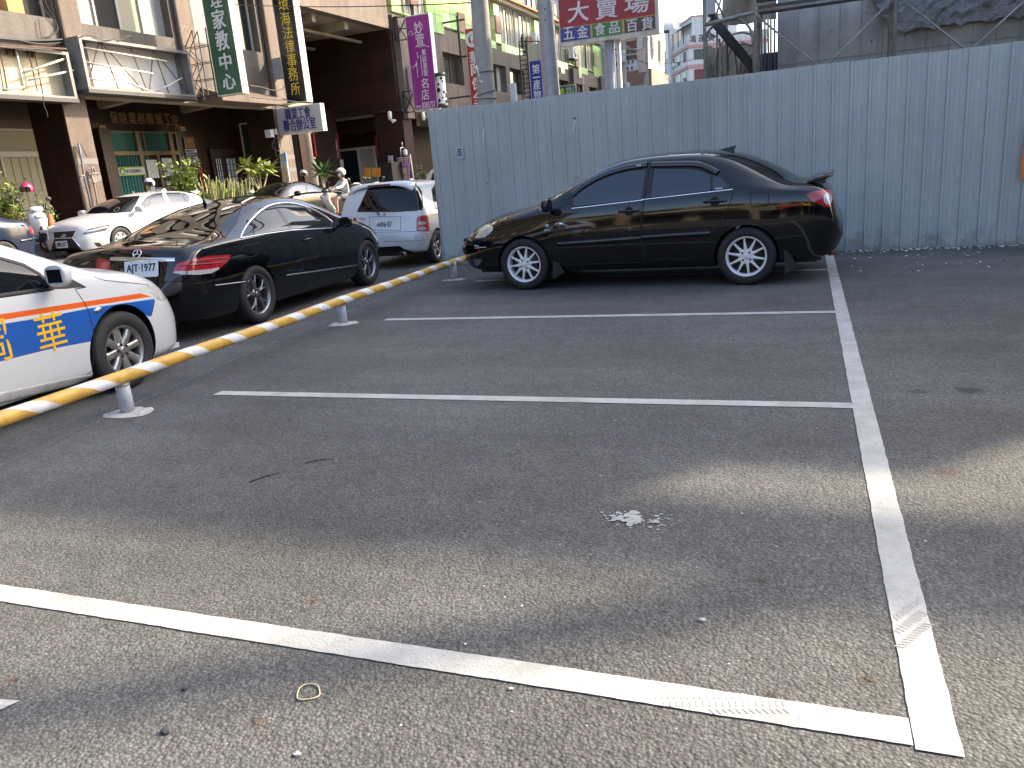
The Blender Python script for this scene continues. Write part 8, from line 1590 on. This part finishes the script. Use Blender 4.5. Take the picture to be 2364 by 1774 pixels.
def rider(sc_loc, heading, z):
    root = thing('person', 'scooter rider in a cream open-face helmet, white mask, pale top and grey shorts', 'person', sc_loc, None, heading)
    M_SKIN = mat('skin', (.46, .28, .20), .55); M_TOP = mat('cream_top', (.60, .57, .52), .8, var=.08, vscale=20); M_INNER = mat('white_vest', (.66, .66, .68), .8); M_SH = mat('grey_shorts', (.17, .17, .18), .85); M_SHOE = mat('red_shoe', (.55, .08, .05), .6); M_CREAM = mat('cream_helmet', (.62, .55, .43), .3, coat=.6)
    V = lambda *a: a
    N = dict(pelvis=(V(-.22, 0, .86), (.15, .12)), waist=(V(-.20, 0, 1.02), (.125, .10)), chest=(V(-.16, 0, 1.22), (.15, .105)), neck=(V(-.12, 0, 1.385), .05), head0=(V(-.10, 0, 1.47), (.07, .072)), head1=(V(-.085, 0, 1.55), (.082, .092)), head2=(V(-.095, 0, 1.63), (.075, .085)))
    E = [('pelvis', 'waist'), ('waist', 'chest'), ('chest', 'neck'), ('neck', 'head0'), ('head0', 'head1'), ('head1', 'head2')]
    for s, n in ((1, 'l'), (-1, 'r')):
        N['hip'+n] = (V(-.18, s*.10, .83), .088); N['knee'+n] = (V(.24, s*.15, .76), .060); N['calf'+n] = (V(.26, s*.15, .56), .052); N['ankle'+n] = (V(.24, s*.14, .385), .034); N['toe'+n] = (V(.40, s*.14, .345), .030)
        N['sh'+n] = (V(-.155, s*.17, 1.325), .055); N['el'+n] = (V(.06, s*.25, 1.12), .040); N['wr'+n] = (V(.36, s*.33, 1.07), .026); N['palm'+n] = (V(.42, s*.34, 1.06), (.034, .02))
        E += [('pelvis', 'hip'+n), ('hip'+n, 'knee'+n), ('knee'+n, 'calf'+n), ('calf'+n, 'ankle'+n), ('ankle'+n, 'toe'+n), ('chest', 'sh'+n), ('sh'+n, 'el'+n), ('el'+n, 'wr'+n), ('wr'+n, 'palm'+n)]
        for k in range(4):
            yy = s*(.300+.024*k); N['f%da%s' % (k, n)] = (V(.468, yy, 1.062), .0095); N['f%db%s' % (k, n)] = (V(.478, yy, 1.03), .0088); N['f%dc%s' % (k, n)] = (V(.45, yy, 1.008), .008); E += [('palm'+n, 'f%da%s' % (k, n)), ('f%da%s' % (k, n), 'f%db%s' % (k, n)), ('f%db%s' % (k, n), 'f%dc%s' % (k, n))]
        N['tha'+n] = (V(.43, s*.285, 1.03), .010); N['thb'+n] = (V(.455, s*.280, 1.005), .009); E += [('wr'+n, 'tha'+n), ('tha'+n, 'thb'+n)]
    skin_mesh('body', N, E, M_SKIN, root)
    T = {k: (N[k][0], tuple(r+.016 for r in (N[k][1] if isinstance(N[k][1], tuple) else (N[k][1],)*2))) for k in ('waist', 'chest', 'shl', 'shr', 'ell', 'elr')}; T['hem'] = (V(-.21, 0, .92), (.155, .13)); T['col'] = (V(-.135, 0, 1.345), (.075, .07)); T['wl'] = (V(.30, .315, 1.08), .042); T['wr'] = (V(.30, -.315, 1.08), .042)
    skin_mesh('top', T, [('waist', 'hem'), ('waist', 'chest'), ('chest', 'col'), ('chest', 'shl'), ('chest', 'shr'), ('shl', 'ell'), ('shr', 'elr'), ('ell', 'wl'), ('elr', 'wr')], M_TOP, root)
    skin_mesh('vest', dict(a=(V(-.08, 0, 1.31), (.085, .06)), b=(V(-.085, 0, 1.18), (.10, .075)), c=(V(-.12, 0, .99), (.11, .08))), [('a', 'b'), ('b', 'c')], M_INNER, root)
    skin_mesh('shorts', dict(p=(V(-.22, 0, .86), (.165, .135)), w=(V(-.21, 0, .96), (.14, .115)), hl=(V(-.16, .10, .835), .108), kl=(V(.13, .14, .785), .088), hr=(V(-.16, -.10, .835), .108), kr=(V(.13, -.14, .785), .088)), [('p', 'w'), ('p', 'hl'), ('hl', 'kl'), ('p', 'hr'), ('hr', 'kr')], M_SH, root)
    for s in (1, -1): skin_mesh('shoe', dict(h=(V(.215, s*.14, .355), .042), a=(V(.24, s*.14, .375), .044), m=(V(.33, s*.14, .350), .042), t=(V(.43, s*.14, .340), .034)), [('a', 'h'), ('a', 'm'), ('m', 't')], M_SHOE, root)
    # face: mask, eyes, nose bridge, ears; hair under the helmet
    mb = MB(); vs = []
    for i in range(9):
        a = radians(-70+17.5*i)
        for h, rr in ((1.555, .90), (1.525, 1.06), (1.49, 1.04), (1.455, .86)): vs.append((-.095+.106*rr*cos(a), .094*rr*sin(a), h))
    mb.add(vs, [(i*4+j, i*4+j+1, (i+1)*4+j+1, (i+1)*4+j) for i in range(8) for j in range(3)], 0, True); o = mb.build('face_mask', mat('white_mask', (.66, .66, .70), .8)); o.parent = root
    for s in (1, -1):
        mb = MB(); mb.ball((.000, s*.034, 1.582), (.008, .014, .008), 10); o = mb.build('eye', M_BLK); o.parent = root; mb = MB(); mb.tube([(.001, s*.018, 1.604), (-.002, s*.052, 1.603)], .005, 6); o = mb.build('eyebrow', M_BLK); o.parent = root
        mb = MB(); mb.ball((-.10, s*.093, 1.55), (.022, .010, .034), 10); o = mb.build('ear', M_SKIN); o.parent = root
    mb = MB(); mb.ball((.004, 0, 1.565), (.012, .012, .022), 10); o = mb.build('nose', M_SKIN); o.parent = root
    mb = MB(); mb.lathe([(.098, .02), (.100, -.06), (.085, -.14), (.05, -.19)], 14, 0, Matrix.Translation((-.125, 0, 1.58)) @ Matrix.Diagonal((.8, 1, 1, 1)) @ Matrix.Rotation(radians(75), 4, 'Z'), arc=radians(210)); o = mb.build('hair', mat('black_hair', (.012, .010, .009), .5)); o.parent = root
    mb = MB(); r = .142; vs = []; nt, na = 10, 24       # open-face helmet shell
    for i in range(nt+1):
        for k in range(na+1):
            az = 2*pi*k/na; lim = radians(78) if cos(az) > .45 else radians(78+52*min(1, (.45-cos(az))*1.6)); t = lim*i/nt; vs.append((-.10+r*1.12*sin(t)*cos(az), r*.98*sin(t)*sin(az), 1.585+r*1.02*cos(t)))
    mb.add(vs, [(i*(na+1)+k, i*(na+1)+k+1, (i+1)*(na+1)+k+1, (i+1)*(na+1)+k) for i in range(nt) for k in range(na)], 0, True)
    mb.add([(.055+.055*(j == 1), .09*s, 1.635-.01*(j == 1)) for s in (-1, -.5, 0, .5, 1) for j in (0, 1)], [(2*i, 2*i+1, 2*i+3, 2*i+2) for i in range(4)], 0, True); o = mb.build('helmet', M_CREAM); o.parent = root
    return root
def P_at(q, n): return fac(q[0], q[1], n)
def build_scooters():
    hd = atan2(-.82, -.58)
    p = fac(779, 470, -14.3); z = gz(-14.3, p.y)+.02; loc = (p.x+.02, p.y+.25, z)
    scooter('silver scooter carrying the masked rider along the road', *loc, hd, M_SIL, None, M_TEALP); rider(loc, hd, z)
    for (u, v, n, head, paint, lab) in ((62, 500, -17.9, radians(-15), M_SWH, 'white scooter with a pink helmet on its mirror among pots at the left'), (290, 455, -18.0, radians(10), M_SBK, 'black scooter of which a mirror shows above the white hatchback roof'), (548, 470, -18.1, radians(20), M_SWH, 'white and black scooter standing among the striped sword-leaf plants'), (700, 445, -18.0, radians(200), M_SBK, 'dark scooter with a silver helmet on it beside the round column'), (812, 440, -16.9, radians(-30), M_SBK, 'black scooter parked directly behind the rider'), (838, 430, -17.6, radians(150), M_SWH, 'white scooter parked in the passage left of the orange cloths'), (884, 420, -17.4, radians(150), M_SWH, 'white scooter parked in front of the black cabinet'), (968, 415, -17.6, radians(160), M_SWH, 'white scooter parked right of the purple flag beside the fence')):
        p = fac(u, v, n); scooter(lab, p.x, p.y, .46 if n < -17.5 else gz(n, p.y), head, paint)
    for (u, v, n, col, lab, r) in ((62, 437, -17.6, mat('pink_helmet', (.55, .010, .10), .25, coat=.8), 'bright pink helmet on the scooter mirror at the left', .155), (345, 424, -18.0, mat('pale_blue_helmet', (.50, .62, .64), .3, coat=.6), 'pale blue white helmet with dark visor above the white car roof', .155), (701, 402, -17.8, mat('silver_helmet', (.42, .45, .47), .2, metal=.6), 'silver helmet beside the round cement column', .155)):
        p = fac(u, v, n); helmet(lab, p, col, r, True, -1.2)
build_scooters()
# ---- plants: leaves are individual little faces spread through the crown
M_L1 = mat('leaf_mid', (.085, .145, .025), .55, var=.45, vscale=6); M_L2 = mat('leaf_light', (.20, .26, .05), .55, var=.4, vscale=6); M_L3 = mat('leaf_dark', (.020, .055, .014), .5, var=.4, vscale=6); M_STRIPE = mat('striped_leaf', (.16, .20, .07), .5, var=.5, vscale=9, vcol=(.46, .44, .20)); M_STEM = mat('stem', (.16, .13, .09), .8); M_TERRA = mat('terracotta', (.42, .12, .055), .8, var=.2, vscale=6); M_POTW = mat('white_glazed_pot', (.55, .54, .50), .4); M_FLW = mat('orange_flower', (.65, .12, .03), .7)
def leaf(mb, p, d, up, L_, W_, mi=0, fold=.25, droop=.3):
    d = d.normalized(); s = d.cross(up)
    if s.length < 1e-3: s = d.cross(Vector((1, 0, 0)))
    s.normalize(); n = s.cross(d); a = p+d*L_*.35-n*droop*L_*.04; b = p+d*L_*.75-n*droop*L_*.18; e = p+d*L_-n*droop*L_*.38
    mb.add([p, a+s*W_*.5+n*fold*W_*.3, a, a-s*W_*.5+n*fold*W_*.3, b+s*W_*.38+n*fold*W_*.3, b, b-s*W_*.38+n*fold*W_*.3, e], [(0, 2, 1), (0, 3, 2), (1, 2, 5, 4), (2, 3, 6, 5), (4, 5, 7), (5, 6, 7)], mi, True)
def pot(root, c_, r, h, m_):
    mb = MB(); mb.lathe([(0, 0), (r*.72, 0), (r*.95, h*.86), (r*1.06, h*.86), (r*1.06, h), (r*.92, h), (r*.88, h*.9), (0, h*.9)], 20, 0, Matrix.Translation(c_)); mb.build('pot', m_, root)
def bushy(label, c_, w, h, n, seed, mats, leafL=.10, potr=.2, potm=None, flowers=0, cat='plant', name='potted_plant'):
    R_ = random.Random(seed); root = thing(name, label, cat, c_); ph = potr*1.3 if potm else 0
    if potm: pot(root, c_, potr, ph, potm)
    mb = MB(); base = c_+Vector((0, 0, ph*.9)); tips = []
    for k in range(max(7, n//45)):
        t = base+Vector((R_.gauss(0, w*.30), R_.gauss(0, w*.30), h*R_.uniform(.45, 1.0))); m_ = (base+t)/2+Vector((R_.gauss(0, .05), R_.gauss(0, .05), .05)); mb.tube([base, m_, t], [.012, .009, .004], 5); tips += [(base, m_), (m_, t), (m_, t)]
    mb.build('stems', M_STEM, root); mb = MB()
    for k in range(n):
        a, b = R_.choice(tips); p = a+(b-a)*R_.random()+Vector((R_.gauss(0, w*.12), R_.gauss(0, w*.12), R_.gauss(0, h*.06))); d = Vector((R_.gauss(0, 1), R_.gauss(0, 1), R_.gauss(.35, .6))); L_ = leafL*R_.uniform(.6, 1.3); leaf(mb, p, d, Vector((R_.gauss(0, .3), R_.gauss(0, .3), 1)), L_, L_*.42, R_.choice((0, 0, 1)))
    mb.build('foliage', mats, root)
    if flowers:
        mb = MB()
        for k in range(flowers):
            a, b = R_.choice(tips); p = b+Vector((R_.gauss(0, w*.15), R_.gauss(0, w*.15), R_.gauss(0, .05)))
            for j in range(5): q = 2*pi*j/5; leaf(mb, p, Vector((cos(q), sin(q), .4)), Vector((0, 0, 1)), .045, .035)
        mb.build('flowers', M_FLW, root)
    return root
def swords(label, c_, w, h, n, seed, potm=M_TERRA):
    R_ = random.Random(seed); root = thing('snake_plant', label, 'plant', c_); pot(root, c_, w*.55, .26, potm); mb = MB()
    for k in range(n):
        a = R_.uniform(0, 2*pi); r = w*.42*sqrt(R_.random()); p = c_+Vector((r*cos(a), r*sin(a), .22)); d = Vector((cos(a)*R_.uniform(.0, .32), sin(a)*R_.uniform(0, .32), 1)).normalized(); L_ = h*R_.uniform(.6, 1.05); W_ = R_.uniform(.045, .07); f = R_.uniform(0, pi); s = Vector((cos(f), sin(f), 0)); s = (s-d*s.dot(d)).normalized(); b = d.cross(s); vs = []
        for i, (t, ww) in enumerate(((0, .6), (.3, .95), (.6, 1.0), (.85, .62), (1, .03))): q = p+d*L_*t+b*.05*L_*sin(t*2+k)*.6; vs += [q-s*W_*ww*.5+b*.012, q, q+s*W_*ww*.5+b*.012]
        mb.add(vs, [(i*3+j, i*3+j+1, i*3+j+4, i*3+j+3) for i in range(4) for j in range(2)], R_.choice((0, 0, 1)), True)
    mb.build('leaves', [M_STRIPE, M_L2], root)
def rosette_tree(label, c_, heads, L_, W_, mats, seed, potm=M_TERRA, name='frangipani', nleaf=15, wide=.35):
    R_ = random.Random(seed); root = thing(name, label, 'plant', c_); pot(root, c_, .22, .32, potm); mb = MB(); base = c_+Vector((0, 0, .28)); fk = base+(sum(heads, Vector((0, 0, 0)))/len(heads)-base)*.45
    mb.tube([base, fk], [.045, .035], 8)
    for t in heads: mb.tube([fk, (fk+t)/2+Vector((0, 0, -.04)), t], [.032, .026, .020], 7)
    mb.build('branches', mat('pale_bark', (.38, .34, .22), .8), root); mb = MB()
    for t in heads:
        for k in range(nleaf): a = 2*pi*k*.382+R_.uniform(-.2, .2); e = R_.uniform(-.35, .9); d = Vector((cos(a)*cos(e), sin(a)*cos(e), sin(e))); leaf(mb, t+d*.03, d, Vector((0, 0, 1)), L_*R_.uniform(.7, 1.1), W_*R_.uniform(.8, 1.1), R_.choice((0, 0, 1)), .3, .5)
    mb.build('foliage', mats, root)
def build_plants():
    Z = .5
    def at(u, v, n, dz=0): p = fac(u, v, n); return Vector((p.x, p.y, Z+dz))
    lit = [M_L1, M_L2]; LL = [M_L2, M_L1]
    bushy('leafy potted bush at the far left edge of the photo', at(8, 500, -18.1), .75, 1.55, 700, 1, LL, .13, .22, M_TERRA, 0); bushy('tall ferny potted plant left of the pink helmet', at(28, 500, -18.2), .6, 1.6, 620, 2, LL, .12, .2, M_TERRA, 5); bushy('low potted plant with orange flowers in front of the ferny one', at(20, 520, -17.75), .55, .75, 420, 3, lit, .10, .2, M_TERRA, 26); bushy('small green plant in a white pot below the pink helmet', at(46, 525, -17.7), .35, .55, 180, 4, LL, .10, .17, M_POTW, 4); bushy('thin twiggy plant beside the white scooter front', at(112, 510, -18.1), .5, 1.3, 240, 5, lit, .08, .2, M_POTW, 0); bushy('low trailing potted plant between the blue car and the white hatchback', at(98, 560, -17.6), .5, .6, 380, 6, LL, .08, .19, M_TERRA, 5); bushy('small pale plant in a white pot right of the dark blue car', at(82, 540, -17.65), .3, .5, 150, 16, LL, .08, .15, M_POTW, 2)
    for (u, v, n, h, lab) in ((122, 530, -17.75, .85, 'weathered rust-red traffic cone beside the white scooter'),):
        c_ = at(u, v, n); root = thing('traffic_cone', lab, 'cone', c_); mb = MB(); mb.lathe([(.17, .03), (.15, .04), (.045, h), (0, h)], 16, 0, Matrix.Translation(c_)); mb.build('cone', M_TERRA, root); mb = MB(); mb.cham(c_+Vector((0, 0, .015)), (.4, .4, .03), .01); mb.build('base', M_TERRA, root)
    c_ = at(2, 505, -18.4); mb = MB(); bm = bmesh.new(); bmesh.ops.create_icosphere(bm, subdivisions=3, radius=.45); R_ = random.Random(9)
    for v in bm.verts: v.co = Vector((v.co.x, v.co.y, v.co.z*1.1))*(1+R_.uniform(-.10, .10))+c_+Vector((0, 0, .4))
    mb.add([v.co for v in bm.verts], [[v.index for v in f.verts] for f in bm.faces]); bm.free(); tag(mb.build('rock', mat('garden_rock', (.36, .31, .27), .9, var=.3, vscale=6)), 'pale rough garden rock at the far left behind the plants', 'rock')
    p = fac(*A((1550, 1560))[0], -18.0); c_ = Vector((p.x, p.y, Z)); bushy('broad bright green leafy bush in front of the papered shop door', c_, 1.0, p.z-Z+.35, 1300, 7, LL, .16, .34, M_TERRA, 7, 'plant', 'potted_bush')
    for k, (u, h, w) in enumerate(((1750, 1.35, .32), (1805, 1.25, .34), (1870, 1.2, .3), (1930, 1.4, .36), (1985, 1.5, .36), (2040, 1.3, .3), (2095, 1.35, .34))):
        p = fac(*A((u, 1640))[0], -18.05+.12*(k % 2)); swords(('tallest', 'first', 'slender', 'leaning', 'bushiest', 'pale', 'last')[k]+' clump of striped sword leaves, '+('next to the bright green bush', 'below the lattice door edge', 'in front of the lattice door', 'right of the lattice door', 'before the gold couplet', 'before the pink couplet', 'under the broad rosette plant')[k], Vector((p.x, p.y, Z)), w, p.z-Z+h*.22, 26, 20+k)
    H = [fac(*S_(q)[0], -18.0) for q in ((480, 1390), (640, 1400), (620, 1545), (880, 1420), (720, 1370), (850, 1500))]; c_ = Vector((sum(h.x for h in H)/6, sum(h.y for h in H)/6, Z)); rosette_tree('broad-leaved rosette plant with pale branches left of the standing banner', c_, H, .62, .17, [M_L2, M_STRIPE], 31)
    H = [fac(*S_(q)[0], -19.6) for q in ((1790, 1420), (1760, 1500), (1840, 1480))]; c_ = Vector((H[0].x, H[0].y, Z)); rosette_tree('dark green palmate plant at the foot of the round cement column', c_, H, .75, .17, [M_L3, M_L1], 32, M_POTW, 'palm_plant', 12)
    for (u, v, n, lab, sd) in ((1690, 1480, -18.2, 'dark shrub right of the purple flag', 41), (1770, 1470, -18.4, 'dark shrub nearest the fence end, right of the purple flag', 42)): p = fac(*B((u, v))[0], n); bushy(lab, Vector((p.x, p.y, Z)), .6, p.z-Z+.3, 380, sd, [M_L3, M_L1], .12, .25, M_TERRA, 0)
    p = fac(*S_((1330, 1560))[0], -20.0); bushy('dark low plant in the shade left of the round column', Vector((p.x, p.y, Z)), .5, 1.0, 240, 43, [M_L3, M_L1], .13, .2, M_TERRA, 0)
build_plants()
black_saloon(); black_coupe(); white_hatchback(); white_taxi(); white_hatch_facing(); navy_saloon(); black_fastback(); pale_suv()
